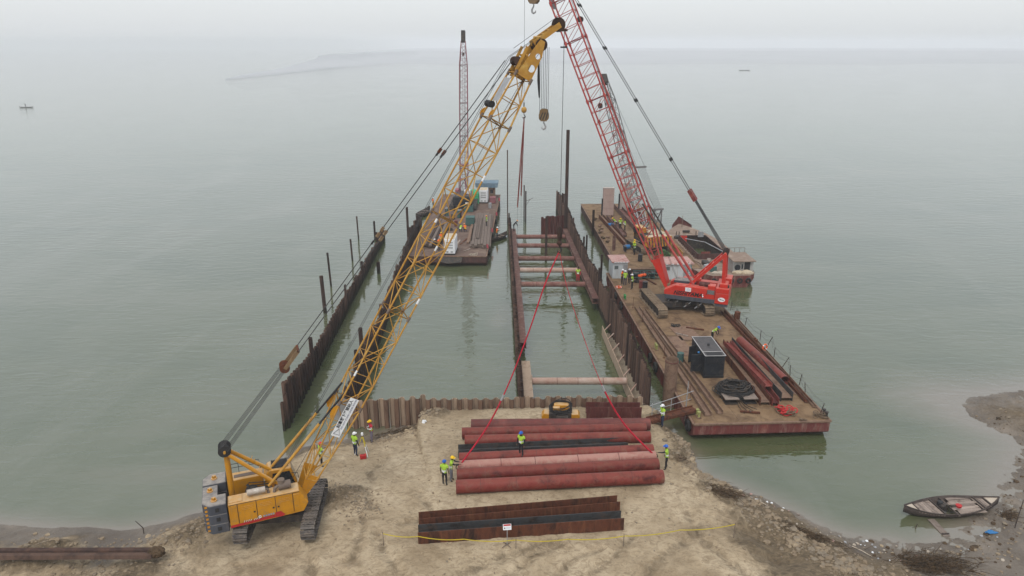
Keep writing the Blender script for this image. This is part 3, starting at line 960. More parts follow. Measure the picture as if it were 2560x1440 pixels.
# ---- single piles standing in the water
def lone_pile(label, px, py_top, py_base, r, kind='tube', mat='rust_pile', lean=0.0, z0=0.0, Y=None):
    b = G(px, py_base, z0) if Y is None else Vector((V(px, py_base, Y).x, Y, z0))
    t_ = V(px, py_top, b.y)
    h = t_.z
    bx_, by_ = b.x, b.y
    o = thing('steel_pile', label, 'pile', (bx_, by_, 0), 0, 'single steel piles in the water')
    m = MT[mat]
    lx = lean
    if kind == 'tube':
        mb = MB()
        mb.path([(0, 0, -2.6), (lx, 0, h)], r, 14, False)
        mb.path([(0, 0, -2.6), (lx, 0, h - .002)], r - .03, 14, False)
        n = 14
        ro = mb.v[n:2 * n]; ri = mb.v[3 * n:4 * n]
        mb.add(ro + ri, [(j, (j + 1) % n, n + (j + 1) % n, n + j) for j in range(n)], False)
        mb.build('shaft', m, o)
        MB().path([(lx, 0, h - .14), (lx, 0, h - .02)], r + .012, 14, False).build('rim', m, o)
    else:
        for s_ in (-1, 1):
            MB().box((lx / 2, s_ * r, (h - 2.6) / 2), (r * 1.9, .03, h + 2.6)).build('flange', m, o)
        MB().box((lx / 2, 0, (h - 2.6) / 2), (.03, r * 2 - .03, h + 2.6)).build('web', m, o)
    return o
lone_pile('thick tube pile in open water, nearest of the left row', 814, 690, 782, .20, lean=-.12)
lone_pile('slim tube pile second nearest in the left water row', 829, 632, 716, .12, lean=-.16)
lone_pile('slim tube pile third in the left water row', 882, 598, 652, .12, lean=-.1)
lone_pile('slim tube pile farthest in the left water row', 897, 541, 598, .11, lean=-.08)
lone_pile('slim pile by the far end of the leftmost sheet wall', 938, 553, 600, .13, 'h', lean=0)
lone_pile('broken off stump pile between the two left sheet walls', 947, 655, 683, .2, 'h')
lone_pile('slim pile standing left of the second sheet wall end', 1021, 518, 600, .15, 'h', Y=97)
lone_pile('short square pile between second sheet wall and cluttered barge', 1053, 545, 600, .2, 'h', Y=104)
lone_pile('very tall thin pile rising left of the pit', 1269, 375, 560, .09, 'tube')
lone_pile('slim leaning pile behind the pit, left of its twin', 1310, 463, 552, .10, 'h')
cb = lone_pile('slim pile with a small crossbar behind the pit', 1314, 478, 557, .12, 'h')
MB().bar((0, 0, 3.6), (1.25, .4, 4.1), .05).build('crossbar', MT['rust_pile'], cb)
MB().bar((0, 0, 2.9), (.75, .25, 3.9), .04).build('brace', MT['rust_pile'], cb)
lone_pile('tallest dark pile rising behind the maroon cross wall', 1414, 325, 575, .24, 'h', Y=104.6)
lone_pile('dark pile standing in the pit between the far struts', 1365, 542, 634, .16, 'h', Y=92.5)
lone_pile('slim pile at the outer side of right pit wall by far barge', 1481, 525, 610, .17, 'h', Y=106)
lone_pile('stout post beside the left hull corner of the far barge', 1532, 590, 670, .22, 'tube', 'waler', Y=93)
lone_pile('slim dark pile close to the deck hut, outside right pit wall', 1503, 636, 680, .12, 'h', Y=85)
lone_pile('slim dark pile outside the right pit wall, past the hut', 1466, 588, 625, .12, 'h', Y=98)
tp = lone_pile('wide rusty tube pile rising beside the gangway', 1671, 897, 1012, .52, 'tube', 'deck_beam', Y=51.7)
MB().torus((0, 0, 4.0), .53, .03, 18, 5).build('stiffening_ring', MT['dark_pipe'], tp)

# ================================================================== PIPES AND BEAMS ON THE BANK
def yard_pipe(label, xl, yl, xr, yr, r, mat, seams=5, lift=0.0):
    a = G(xl, yl, 1.62 + r + lift)
    b = G(xr, yr, 1.62 + r + lift)
    return pipe('steel_pipe', label, 'pipe', a, b, r, MT[mat], 'steel pipes stacked on the bank', seams, 28, .025)
yard_pipe('red oxide steel pipe nearest the front of the stack', 1140, 1217, 1657, 1191, .43, 'red_pipe', 6)
yard_pipe('red oxide steel pipe second from the front', 1142, 1188, 1645, 1161, .43, 'red_pipe', 5)
yard_pipe('pale pinkish steel pipe with the red slings tied to its ends', 1147, 1167, 1638, 1142, .40, 'pale_pipe', 4)
yard_pipe('red steel pipe between the pale pipe and the dark beams', 1148, 1147, 1632, 1125, .40, 'red_pipe', 4)
yard_pipe('red steel pipe just behind the dark H beams', 1162, 1102, 1625, 1092, .40, 'red_pipe', 4)
yard_pipe('bright red oxide pipe in the rear rows, second from the back', 1155, 1083, 1614, 1071, .40, 'red_pipe', 5)
yard_pipe('dull maroon steel pipe at the very back of the stack', 1178, 1063, 1624, 1060, .44, 'dark_pipe', 4)

def yard_beam(label, l, r, hgt, wid, mat, webmat=None, z=1.6, mat2=None):
    a, b = G(l[0], l[1], z), G(r[0], r[1], z)
    u = (b - a).normalized()
    nrm = Vector((-u.y, u.x, 0))
    return hbeam('steel_beam', label, 'beam', a + nrm * wid / 2, b + nrm * wid / 2, hgt, wid, MT[mat], MT[webmat or mat], .035, 'steel H beams on the bank', False, MT[mat2 or mat])
yard_beam('rust brown H beam nearest the camera behind the yellow tape', (1046, 1362), (1559, 1325), .80, .72, 'rust_beam', 'dark_steel', 1.6, 'dark_steel')
yard_beam('dark rusty H beam behind the front beam, in front of the pipes', (1048, 1327), (1549, 1283), .80, .66, 'rust_beam', 'rust_beam')
yard_beam('dark grey H beam lying between the red pipes, worker standing on it', (1146, 1146), (1569, 1127), .62, .75, 'dark_steel', 'dark_steel')
b_ = yard_beam('short maroon steel girder lying by the gangway', (1466, 1046), (1603, 1047), .95, .8, 'maroon', 'maroon')
for x in (1.0, 2.6, 3.9):
    MB().bx(x, x + .05, -.46, -.41, .05, .9).build('stiffener', MT['maroon'], b_)
a, b = G(1484, 1051, 1.75), G(1532, 1049, 1.75)
pipe('short_pipe', 'short muddy pipe offcut in front of the maroon girder', 'pipe', a, b, .15, MT['mud_pile'], None, 1, 14)

# yellow vibratory hammer with its hoses coiled on top
c = G(1402, 1055, 1.6)
t = thing('vibratory_hammer', 'yellow vibratory pile hammer with black hoses coiled over it', 'pile hammer', (c.x, c.y + .6, 1.6), -.05)
MB().bx(-.85, .8, -.45, .45, .05, .62).build('gear_case', MT['machinery'], t, bevel=.03)
MB().bx(-.55, -.05, -.38, -.02, .62, 1.02).build('motor', MT['yellow'], t, bevel=.03)
MB().bx(-.5, .62, -.05, .40, .62, 1.12).build('suspension_frame', MT['yellow'], t, bevel=.05)
MB().side([(-1.35, .05), (-.85, .05), (-.8, .5), (-1.2, .55), (-1.4, .3)], -.4, .35).build('clamp_jaw', MT['yellow'], t, bevel=.03)
MB().side([(.8, .1), (1.3, .1), (1.45, .32), (1.3, .55), (.8, .52)], -.4, .4).build('clamp_jaw', MT['yellow'], t, bevel=.03)
MB().tube((-.3, -.47, .3), (.55, -.47, .3), .2, 12).build('eccentric_shaft', MT['machinery'], t)
rn = random.Random(4)
for i in range(9):
    R_ = .75 + rn.uniform(-.1, .1)
    pts = []
    n_ = 26
    ph, tl = rn.uniform(0, 6), rn.uniform(.1, .35)
    for k in range(n_):
        th = 2 * PI * k / n_
        pts.append((R_ * 1.05 * math.cos(th) + rn.uniform(-.02, .02), R_ * .62 * math.sin(th) - .05, .82 + .07 * i % .4 + tl * math.sin(th + ph) * .6 + .18 * math.sin(th)))
    MB().path(pts, .03, 6, closed=True).build('hose', MT['rubber'], t)
for i in range(4):
    MB().path([(-.8 + .1 * i, -.3, .7), (-.2, -.5 - .03 * i, .68 + .05 * i), (.4, -.48, .8 - .06 * i), (.85, -.2, .62)], .028, 6).build('hose', MT['rubber'], t)

# black twin pipes lying on the left beach
a = G(-260, 1387, 1.35); b = G(385, 1380, 1.35)
t = thing('sheet_pile_bundle', 'pair of long black steel piles lying on the left beach', 'steel piles', (b.x, b.y, 1.2), math.atan2(a.y - b.y, a.x - b.x))
L = (a - b).length
for s_ in (-.21, .21):
    pr = [(-.2, 0), (-.12, .2), (.12, .2), (.2, 0), (.15, 0), (.08, .15), (-.08, .15), (-.15, 0)]
    mb = MB()
    n = 8
    mb.add([(0, p[0] + s_, p[1]) for p in pr] + [(L, p[0] + s_, p[1] + .12) for p in pr],
           [(i, (i + 1) % n, n + (i + 1) % n, n + i) for i in range(n)] + [(0, 1, 6, 7), (1, 2, 5, 6), (2, 3, 4, 5)])
    mb.build('sheet_pile', MT['rust_pile'] if s_ < 0 else MT['rust_pile_b'], t)
def clod_mesh(name, mat, seed, r=.5, rough=.35, sc=(1, 1, .6), sub_=2):
    bm = bmesh.new()
    bmesh.ops.create_icosphere(bm, subdivisions=sub_, radius=r)
    rr = random.Random(seed)
    for v in bm.verts:
        k = 1 + rr.uniform(-rough, rough)
        v.co = Vector((v.co.x * k * sc[0], v.co.y * k * sc[1], v.co.z * k * sc[2]))
    me_ = bpy.data.meshes.new(name)
    bm.to_mesh(me_)
    bm.free()
    me_.materials.append(mat)
    return me_
o = link_mesh('mud_clump', clod_mesh('mud_clump', MT['brush'], 3, .4, .22, (1.1, .8, .75), 3), None, (b.x + .15, b.y, 1.35))
tag(o, 'dark mud clump stuck on the end of the black piles', 'mud clump')

# ---- barrier tape, sign, tripod
def tape_run(label, pts, posts):
    P = [G(px, py, z) for px, py, z in pts]
    t = thing('barrier_tape', label, 'barrier tape', (P[0].x, P[0].y, gz(P[0].x, P[0].y)))
    o = Vector(t.location)
    for p, q in zip(P[:-1], P[1:]):
        n = 8
        mb = MB()
        L = (q - p).length
        for k in range(n):
            u, v = k / n, (k + 1) / n
            a_ = p.lerp(q, u); c_ = p.lerp(q, v)
            a_.z -= .12 * 4 * u * (1 - u); c_.z -= .12 * 4 * v * (1 - v)
            mb.mi = 0
            mb.bar(a_ - o, c_ - o, .010, .05)
        mb.build('tape', MT['tape'], t)
    for i in posts:
        p = P[i]
        g_ = gz(p.x, p.y)
        MB().tube(Vector((p.x, p.y, g_ - .1)) - o, p + Vector((0, 0, .12)) - o, .02, 6).build('stake', MT['brown_metal'], t)
tape_run('yellow barrier tape on thin stakes in front of the H beams', [(957, 1334, 2.25), (1046, 1341, 2.45), (1160, 1348, 2.2), (1290, 1350, 2.15), (1420, 1348, 2.1), (1560, 1340, 2.2), (1700, 1325, 2.2), (1838, 1311, 2.3)], [0, 3, 5, 7])

c = G(1268, 1366, 1.6)
t = thing('warning_sign', 'small white warning sign with red header on a metal stand', 'sign', (c.x, c.y, gz(c.x, c.y)), .1)
for a_ in (.6, 2.2, 3.7, 5.3):
    MB().bar((0, 0, .08), (.33 * math.cos(a_), .33 * math.sin(a_), .02), .03).build('foot', MT['brown_metal'], t)
MB().tube((0, 0, .05), (0, .0, 1.05), .022, 8).build('post', MT['galv'], t)
R_ = Matrix.Rotation(-.45, 3, 'X')
sg = MB().box((0, 0, 1.22), (.46, .015, .32), R_).build('sign_board', MT['decal_white'], t)
nrm = R_ @ Vector((0, -1, 0)); upv = R_ @ Vector((0, 0, 1))
ctr = Vector((0, 0, 1.22))
MB().box(ctr + nrm * .010 + upv * .10, (.40, .006, .085), R_).build('red_header', MT['decal_red'], sg)
for k in range(3):
    MB().box(ctr + nrm * .010 + upv * (-.01 - .045 * k) + Vector((.05, 0, 0)), (.26, .005, .012), R_).build('text_line', MT['decal_grey'], sg)
MB().box(ctr + nrm * .010 + upv * -.06 + Vector((-.14, 0, 0)), (.06, .005, .08), R_).build('pictogram', MT['decal_black'], sg)

c = G(908, 1120, 1.5)
g_ = gz(c.x, c.y)
t = thing('survey_tripod', 'yellow and white surveyor tripod beside the white helmet worker', 'tripod', (c.x, c.y, g_), 0)
for i, a_ in enumerate((-.9, 1.2, 3.3)):
    f_ = Vector((.62 * math.cos(a_), .62 * math.sin(a_), gz(c.x + .62 * math.cos(a_), c.y + .62 * math.sin(a_)) - g_ + .01))
    k_ = Vector((0, 0, 1.45)).lerp(f_, .5)
    lg = MB().bar((0, 0, 1.45), k_, .045).build('leg', MT['tape'], t)
    MB().bar(k_, f_, .035).build('leg_extension', MT['decal_white'], lg)
MB().box((0, 0, 1.47), (.16, .16, .05)).build('head_plate', MT['brown_metal'], t)
MB().box((0, 0, 1.6), (.14, .12, .2)).build('total_station', MT['white'], t, bevel=.02)
c = G(907, 1131, 1.58)
g_ = gz(c.x, c.y)
t = thing('tool_case', 'small red tool case on the sand by the tripod', 'case', (c.x, c.y, g_), .3)
MB().box((0, 0, .13), (.42, .26, .24)).build('box', MT['decal_red'], t, bevel=.03)
MB().box((0, 0, .275), (.43, .27, .04)).build('lid', MT['decal_red'], t, bevel=.01)
MB().path([(-.1, 0, .29), (-.08, 0, .36), (.08, 0, .36), (.1, 0, .29)], .014, 6).build('handle', MT['black'], t)

# ================================================================== CRAWLER CRANES
def lattice(parent, name, A, B, nrm, wA, dA, wB, dB, mat, rc=.055, rl=.03, bay=1.5, label=None, style='z'):
    """one lattice section from A to B: four chords (sub-parts) and the lacing between them. nrm: direction of the depth"""
    A, B = Vector(A), Vector(B)
    ax = (B - A).normalized()
    side = ax.cross(Vector(nrm)).normalized()
    up = side.cross(ax).normalized()
    sec = sub(name, parent)
    if label:
        sec['label'] = label
    def corner(t, i):
        w_ = (wA + (wB - wA) * t) / 2
        d_ = (dA + (dB - dA) * t) / 2
        sx_, su_ = ((-1, -1), (1, -1), (1, 1), (-1, 1))[i]
        return A.lerp(B, t) + side * sx_ * w_ + up * su_ * d_
    for i in range(4):
        MB().tube(corner(0, i), corner(1, i), rc, 8).build('chord', mat, sec)
    L = (B - A).length
    n = max(2, int(round(L / bay)))
    mb = MB()
    for f in range(4):
        i, j = f, (f + 1) % 4
        for k in range(n):
            t0, t1 = k / n, (k + 1) / n
            if style == 'x':
                mb.tube(corner(t0, i), corner(t1, j), rl, 5, caps=False)
                mb.tube(corner(t0, j), corner(t1, i), rl, 5, caps=False)
            elif style == 'z':
                a_, b_ = (i, j) if (k + f) % 2 == 0 else (j, i)
                mb.tube(corner(t0, a_), corner(t1, b_), rl, 5, caps=False)
                if k:
                    mb.tube(corner(t0, i), corner(t0, j), rl * .9, 5, caps=False)
            else:       # ladder with one diagonal per bay; the narrow faces are only tied at every other bay
                if f % 2 == 0:
                    if k % 2 == 0:
                        mb.tube(corner(t0, i), corner(t0, j), rl * .8, 5, caps=False)
                    continue
                a_, b_ = (i, j) if f == 1 else (j, i)
                mb.tube(corner(t0, a_), corner(t1, b_), rl * .8, 5, caps=False)
                mb.tube(corner(t0, i), corner(t0, j), rl, 5, caps=False)
    for t_ in (0.0, 1.0):
        for f in range(4):
            mb.tube(corner(t_, f), corner(t_, (f + 1) % 4), rl * 1.2, 5, caps=False)
        mb.tube(corner(t_, 0), corner(t_, 2), rl, 5, caps=False)
    lc = mb.build('lacing', mat, sec)
    lc['kind'] = 'stuff'
    return sec

def shoe_mesh(name, wdt, pitch, mat):
    mb = MB()
    mb.box((0, 0, 0), (pitch * .84, wdt, .05))
    mb.box((pitch * .26, 0, .05), (pitch * .2, wdt * .96, .06))
    for y_ in (-.31, 0.0, .31):
        mb.box((-pitch * .14, y_ * wdt, .04), (pitch * .5, wdt * .13, .035))
    me_ = mb.mesh(name)
    me_.materials.append(mat)
    return me_

def crawler(parent, x, y, L, wdt, hgt, rot, mat, shoe_n=48, label=None):
    """one track: belt of shoes round two end wheels"""
    tr = sub('track', parent)
    tr.location = (x, y, 0)
    tr.rotation_euler = (0, 0, rot)
    r = hgt / 2 - .06
    S = L - hgt
    per = 2 * S + 2 * PI * r
    me_ = shoe_mesh('track_shoe', wdt, per / shoe_n, mat)
    for i in range(shoe_n):
        s = per * i / shoe_n
        if s < S:
            px, pz, a = -S / 2 + s, 2 * r, 0
        elif s < S + PI * r:
            th = (s - S) / r
            px, pz, a = S / 2 + r * math.sin(th), r + r * math.cos(th), th
        elif s < 2 * S + PI * r:
            px, pz, a = S / 2 - (s - S - PI * r), 0, PI
        else:
            th = (s - 2 * S - PI * r) / r
            px, pz, a = -S / 2 - r * math.sin(th), r - r * math.cos(th), PI + th
        link_mesh('track_shoe', me_, tr, (px, 0, pz + .06), (0, a, 0))
    fr = MB()
    fr.bx(-S / 2, S / 2, -wdt * .3, wdt * .3, .22, hgt - .2)
    fr.build('track_frame', MT['machinery'], tr)
    for e in (-1, 1):
        MB().tube((e * S / 2, -wdt * .28, r + .06), (e * S / 2, wdt * .28, r + .06), r - .06, 16).build('end_wheel', MT['machinery'], tr)
    for k in range(6):
        xx = -S / 2 + S * (k + .5) / 6
        MB().tube((xx, -wdt * .34, .24), (xx, wdt * .34, .24), .14, 10).build('roller', MT['machinery'], tr)
    return tr

def sheave(parent, c, ax, r, wd, mat, name='sheave'):
    ax = Vector(ax).normalized()
    c = Vector(c)
    mb = MB()
    mb.path([c - ax * wd / 2, c - ax * wd * .2, c + ax * wd * .2, c + ax * wd / 2], [r, r * .86, r * .86, r], 16)
    return mb.build(name, mat, parent)

def hook_shape(mb, c, s):
    pts = [(0, 0, 0), (0, 0, -.25), (.10, 0, -.42), (.20, 0, -.60), (.16, 0, -.82), (0, 0, -.92), (-.17, 0, -.84), (-.22, 0, -.66)]
    mb.path([Vector(c) + Vector(p) * s for p in pts], [.055 * s, .07 * s, .085 * s, .10 * s, .11 * s, .11 * s, .085 * s, .03 * s], 8)

def hook_block(label, top, s, mat, stripes=True, rz=0.0):
    """striped hook block hung at `top`"""
    o = thing('hook_block', label, 'hook block', Vector(top), rz, None)
    prof = [(-.38, -.1), (-.22, .0), (.22, .0), (.38, -.1), (.52, -.6), (.5, -1.0), (.3, -1.25), (-.3, -1.25), (-.5, -1.0), (-.52, -.6)]
    prof = [(p[0] * s, p[1] * s) for p in prof]
    for y_ in (-.30, .22):
        MB().side(prof, y_ * s, (y_ + .08) * s).build('cheek_plate', mat, o)
    for y_ in (-.12, .06):
        sheave(o, (0, y_ * s, -.62 * s), (0, 1, 0), .44 * s, .14 * s, MT['machinery'])
    if stripes:
        for k in range(3):
            q = [(-.45 + .3 * k, -1.1), (-.33 + .3 * k, -1.1), (-.02 + .25 * k, -.35), (-.14 + .25 * k, -.35)]
            MB().side([(p[0] * s, p[1] * s) for p in q], -.31 * s, -.303 * s).build('stripe', MT['black_stripe'], o)
    mb = MB()
    hook_shape(mb, (0, 0, -1.22 * s), .95 * s)
    mb.build('hook', MT['galv'], o)
    return o

# ------------------------------------------------------------------ the yellow crane on the bank
root = G(752, 1228, 3.1)
MH = V(1345, 105, 40.9)
NOSE = V(1395, 62, 41.4)
az = math.atan2(MH.y - root.y, MH.x - root.x)
f2 = Vector((math.cos(az), math.sin(az), 0))
cen = Vector((root.x, root.y, 0)) - f2 * 1.15
GZ = 1.62
YC = thing('crawler_crane', 'yellow lattice boom crawler crane parked on the sandy bank', 'crane', (cen.x, cen.y, GZ), az)
def yl(p):
    return local(YC, p)
tra = math.radians(95.5) - az
for s_ in (-1, 1):
    off = rotz(tra) @ Vector((0, s_ * 1.83, 0))
    crawler(YC, off.x + .05, off.y, 5.1, .78, 1.0, tra, MT['track'], 42)
mb = MB()
for s_ in (-1, 1):
    mb.box(rotz(tra) @ Vector((s_ * .8, 0, .62)), (.55, 3.3, .45), rotz(tra))
mb.box((0, 0, .62), (2.0, 1.6, .5), rotz(tra))
mb.build('carbody', MT['machinery'], YC)
MB().tube((0, 0, .85), (0, 0, 1.16), .8, 24).build('slewing_ring', MT['machinery'], YC)
MB().bx(-2.9, 1.35, -1.15, 1.15, 1.15, 1.4).build('bed_frame', MT['machinery'], YC)
# right housing with its doors
prof = [(-2.75, 1.08), (1.15, 1.22), (1.45, 1.75), (1.0, 2.62), (-2.75, 2.62)]
MB().side(prof, -1.62, -.72).build('right_housing', MT['yellow'], YC, bevel=.03)
dx = [(-2.62, -2.3), (-2.27, -1.32), (-1.29, -.32), (-.29, .62), (.65, .98)]
for k, (a_, b_) in enumerate(dx):
    top = 2.55 if b_ < .9 else 2.45
    d_ = MB().bx(a_, b_, -1.64, -1.60, 1.42 if k else 1.3, top).build('door', MT['yellow'], YC, bevel=.008)
    if 0 < k < 4:
        for q in range(3):
            MB().bx(a_ + .15, b_ - .15, -1.652, -1.64, 2.12 + q * .1, 2.15 + q * .1).build('louvre', MT['yellow'], d_)
        hx = b_ - .12 if k != 3 else a_ + .12
        MB().bx(hx - .05, hx + .05, -1.67, -1.64, 1.85, 1.93).build('door_handle', MT['black'], d_)
for x_ in (-2.285, -1.305, -.305, .635):
    MB().bx(x_ - .012, x_ + .012, -1.648, -1.63, 1.35, 2.56).build('door_seam', MT['black'], YC)
MB().bx(-2.7, 1.0, -1.646, -1.63, 2.565, 2.585).build('door_seam', MT['black'], YC)
# red stripe and worn lettering on the housing
st = MB()
st.add([(-2.75, -1.66, 1.16), (-.42, -1.66, 1.26), (-.42, -1.66, 1.42), (-2.75, -1.66, 1.30), (-2.75, -1.645, 1.16), (-.42, -1.645, 1.26), (-.42, -1.645, 1.42), (-2.75, -1.645, 1.30)],
       [(0, 1, 2, 3), (7, 6, 5, 4), (0, 4, 5, 1), (3, 2, 6, 7), (1, 5, 6, 2), (0, 3, 7, 4)])
st.add([(-.42, -1.66, 1.26), (-.02, -1.66, 1.22), (.15, -1.66, 1.30), (-.08, -1.66, 1.58), (-.38, -1.66, 1.56)], [(0, 1, 2, 3, 4)])
st.build('red_stripe', MT['decal_red'], YC)
MB().bx(-2.74, -.45, -1.664, -1.66, 1.13, 1.16).build('dark_stripe', MT['decal_black'], YC)
for k in range(7):
    x_ = -2.05 + k * .115 + (.08 if k > 3 else 0)
    MB().bar((x_, -1.663, 1.36), (x_ + .055, -1.663, 1.46), .012, .045, (0, 1, 0)).build('letter_mark', MT['decal_white'], YC)
for k in range(5):
    x_ = -1.02 + k * .125
    MB().bx(x_, x_ + .085, -1.668, -1.655, 1.44 + k * .006, 1.54 + k * .006).build('letter_mark', MT['decal_grey'], YC)
R_ = Matrix.Rotation(PI / 2, 3, 'X')
MB().torus((-1.2, -1.665, 1.49), .065, .018, 14, 6, R_).build('round_emblem', MT['decal_white'], YC)
# tops of the housing
MB().bx(-2.7, -2.0, -1.5, -.85, 2.62, 2.66).build('hatch', MT['yellow'], YC, bevel=.01)
mf_ = MB()
mf_.tube((-1.72, -1.22, 2.9), (-.75, -1.22, 2.9), .17, 16)
mf_.build('muffler', MT['muffler'], YC)
MB().path([(-.75, -1.22, 2.9), (-.62, -1.22, 2.88), (-.6, -1.22, 2.62)], .07, 8).build('exhaust_pipe', MT['brown_metal'], YC)
MB().path([(-1.6, -1.1, 2.95), (-1.6, -1.05, 3.2), (-1.68, -1.0, 3.28)], .07, 8).build('exhaust_pipe', MT['black'], YC)
MB().tube((-.05, -1.12, 2.88), (.62, -1.12, 2.88), .24, 16).build('air_filter', MT['brown_metal'], YC)
MB().tube((.12, -1.12, 3.05), (.12, -1.12, 3.27), .2, 14).build('air_intake', MT['brown_metal'], YC)
MB().path([(-.05, -1.12, 2.88), (-.25, -1.2, 2.82), (-.3, -1.25, 2.62)], .09, 8).build('air_duct', MT['brown_metal'], YC)
# left housing, winches in the dark gap
MB().bx(-2.75, -.82, .78, 1.62, 1.1, 2.6).build('left_housing', MT['yellow'], YC, bevel=.03)
MB().bx(-2.4, -1.0, 1.0, 1.3, 2.6, 2.63).build('top_grating', MT['brown_metal'], YC)
mb = MB()
for z_ in (2.95, 3.2):
    mb.path([(-2.7, 1.58, 2.6), (-2.65, 1.58, z_), (-.95, 1.58, z_), (-.9, 1.58, 2.6)], .018, 6)
for x_ in (-2.1, -1.5):
    mb.tube((x_, 1.58, 2.6), (x_, 1.58, 3.2), .016, 6)
mb.build('handrail', MT['black'], YC)
for x_, r_ in ((-1.5, .38), (-.45, .34), (.5, .32)):
    MB().tube((x_, -.62, 1.78), (x_, .68, 1.78), r_, 18).build('winch_drum', MT['cable'], YC)
for k in range(5):
    MB().path([(-2.3 + .1 * k, -.55 + .2 * k, 1.5), (-1.6, -.5 + .22 * k, 2.3 + .05 * k), (-.9 + .1 * k, -.3 + .2 * k, 2.25), (-.1, -.4 + .2 * k, 1.7)], .03, 6).build('hydraulic_hose', MT['rubber'], YC)
MB().bx(-2.7, .9, -.70, .76, 1.41, 1.5).build('machine_floor', MT['black'], YC)
# counterweight: three slabs side by side
cw = sub('counterweight', YC)
cw_prof = [(-3.05, 1.42), (-2.86, 1.62), (-2.86, 1.62)]
def cw_block(y0, y1, x0, x1, z0, z1, ch0, ch1):
    pl = [(x0 + (.34 if ch0 else 0), y0), (x1, y0), (x1, y1), (x0 + (.34 if ch1 else 0), y1)]
    if ch1:
        pl.append((x0, y1 - .42))
    if ch0:
        pl.append((x0, y0 + .42))
    else:
        pl.append((x0, y0 + .01)) if not ch1 else None
    out = MB().prism(pl, z1 - z0, Matrix.Translation((0, 0, z0)))
    return out
for (y0, y1, x0, x1, ch0, ch1) in ((-1.66, -.62, -4.05, -2.82, True, False), (-.60, .50, -4.05, -3.25, False, False), (.52, 1.66, -4.05, -2.82, False, True)):
    pl = [(x1, y0), (x1, y1)]
    pl += [(x0 + .36, y1), (x0, y1 - .42)] if ch1 else [(x0, y1)]
    pl += [(x0, y0 + .42), (x0 + .36, y0)] if ch0 else [(x0, y0)]
    top = 2.78 if ch0 or ch1 else 2.72
    for z0, z1 in ((.98, 1.572), (1.58, 2.172), (2.18, top)):
        MB().prism(pl, z1 - z0, Matrix.Translation((0, 0, z0))).build('slab', MT['grey_weight'], cw, bevel=.03)
    yc = (y0 + y1) / 2
    lg = MB()
    lg.tube(((x0 + x1) / 2, yc, top), ((x0 + x1) / 2, yc, top + .05), .17, 12)
    lg.box(((x0 + x1) / 2, yc, top + .12), (.22, .07, .16))
    lg.box(((x0 + x1) / 2, yc, top + .12), (.07, .2, .14))
    lg.build('lifting_eye', MT['yellow'], cw)
# hazard stripes on the chamfered corner
d_ = (Vector((-3.69, -1.66, 0)) - Vector((-4.05, -1.24, 0))).normalized()
nm = Vector((d_.y, -d_.x, 0))
mid = (Vector((-3.69, -1.66, 0)) + Vector((-4.05, -1.24, 0))) / 2 + nm * .008
if nm.dot(Vector((-1, -1, 0))) < 0:
    mid = (Vector((-3.69, -1.66, 0)) + Vector((-4.05, -1.24, 0))) / 2 - nm * .008
for k in range(7):
    z_ = 1.02 + k * .25
    mb = MB()
    a_, b_ = mid - d_ * .09, mid + d_ * .13
    q = [(a_.x, a_.y, z_), (b_.x, b_.y, z_ + .12), (b_.x, b_.y, z_ + .25), (a_.x, a_.y, z_ + .13)]
    mb.add(q, [(0, 1, 2, 3)])
    mb.build('hazard_stripe', MT['yellow'], cw)
for z_ in (1.3, 1.9, 2.5):
    MB().bx(-3.4, -3.2, -1.70, -1.655, z_ - .12, z_ + .1).build('latch', MT['black'], cw)
# cab on the far side
cab = sub('cab', YC)
cab.location = (-1.0, -.22, -.05)
MB().side([(.25, 1.15), (1.95, 1.15), (2.05, 1.9), (1.75, 2.98), (.55, 3.05), (.25, 2.7)], .68, 1.72).build('cab_shell', MT['yellow'], cab, bevel=.06)
MB().side([(.62, 2.0), (1.9, 1.95), (1.66, 2.78), (.72, 2.78)], .655, .68).build('side_window', MT['glass'], cab)
MB().side([(.75, 1.25), (1.85, 1.25), (1.92, 1.88), (.75, 1.92)], .66, .68).build('door_panel', MT['yellow'], cab)
MB().add([(2.06, .75, 1.9), (2.06, 1.65, 1.9), (1.78, 1.65, 2.92), (1.78, .75, 2.92)], [(0, 1, 2, 3)]).build('windscreen', MT['glass'], cab)
MB().bx(.7, 1.62, .78, 1.62, 3.055, 3.10).build('roof_hatch', MT['black'], cab, bevel=.01)
for k in range(6):
    MB().bx(.74 + k * .15, .77 + k * .15, .80, 1.60, 3.10, 3.14).build('roof_bar', MT['black'], cab)
MB().path([(1.75, .7, 2.6), (2.1, .5, 2.65), (2.12, .5, 2.3)], .02, 6).build('mirror', MT['black'], cab)
# gantry behind
pk = yl(V(562, 1147, 33.35))
pk = Vector((pk.x, 0, pk.z))
MB().path([(pk.x + .05, 0, pk.z), (-2.55, 0, 1.5)], [.15, .17], 12).build('gantry_rear_leg', MT['yellow'], YC)
for s_ in (-1, 1):
    MB().path([(pk.x, s_ * .22, pk.z), (-.3, s_ * .62, 2.9), (.75, s_ * .64, 2.25)], .115, 10).build('gantry_front_leg', MT['yellow'], YC)
    MB().tube((-.3, s_ * .62, 2.95), (-.35, s_ * .62, 1.5), .09, 8).build('gantry_stay', MT['yellow'], YC)
for k in range(6):
    MB().path([(-1.3 + .12 * k, .30, 4.05 - .22 * k), (-1.24 + .12 * k, .52, 4.13 - .22 * k)], .02, 5).build('ladder_rung', MT['boom_yellow'], YC)
for k in range(5):
    sheave(YC, (pk.x, -.3 + .15 * k, pk.z + .12), (0, 1, 0), .34, .12, MT['black'])
MB().tube((pk.x, -.5, pk.z + .12), (pk.x, .5, pk.z + .12), .07, 10).build('sheave_pin', MT['boom_yellow'], YC)
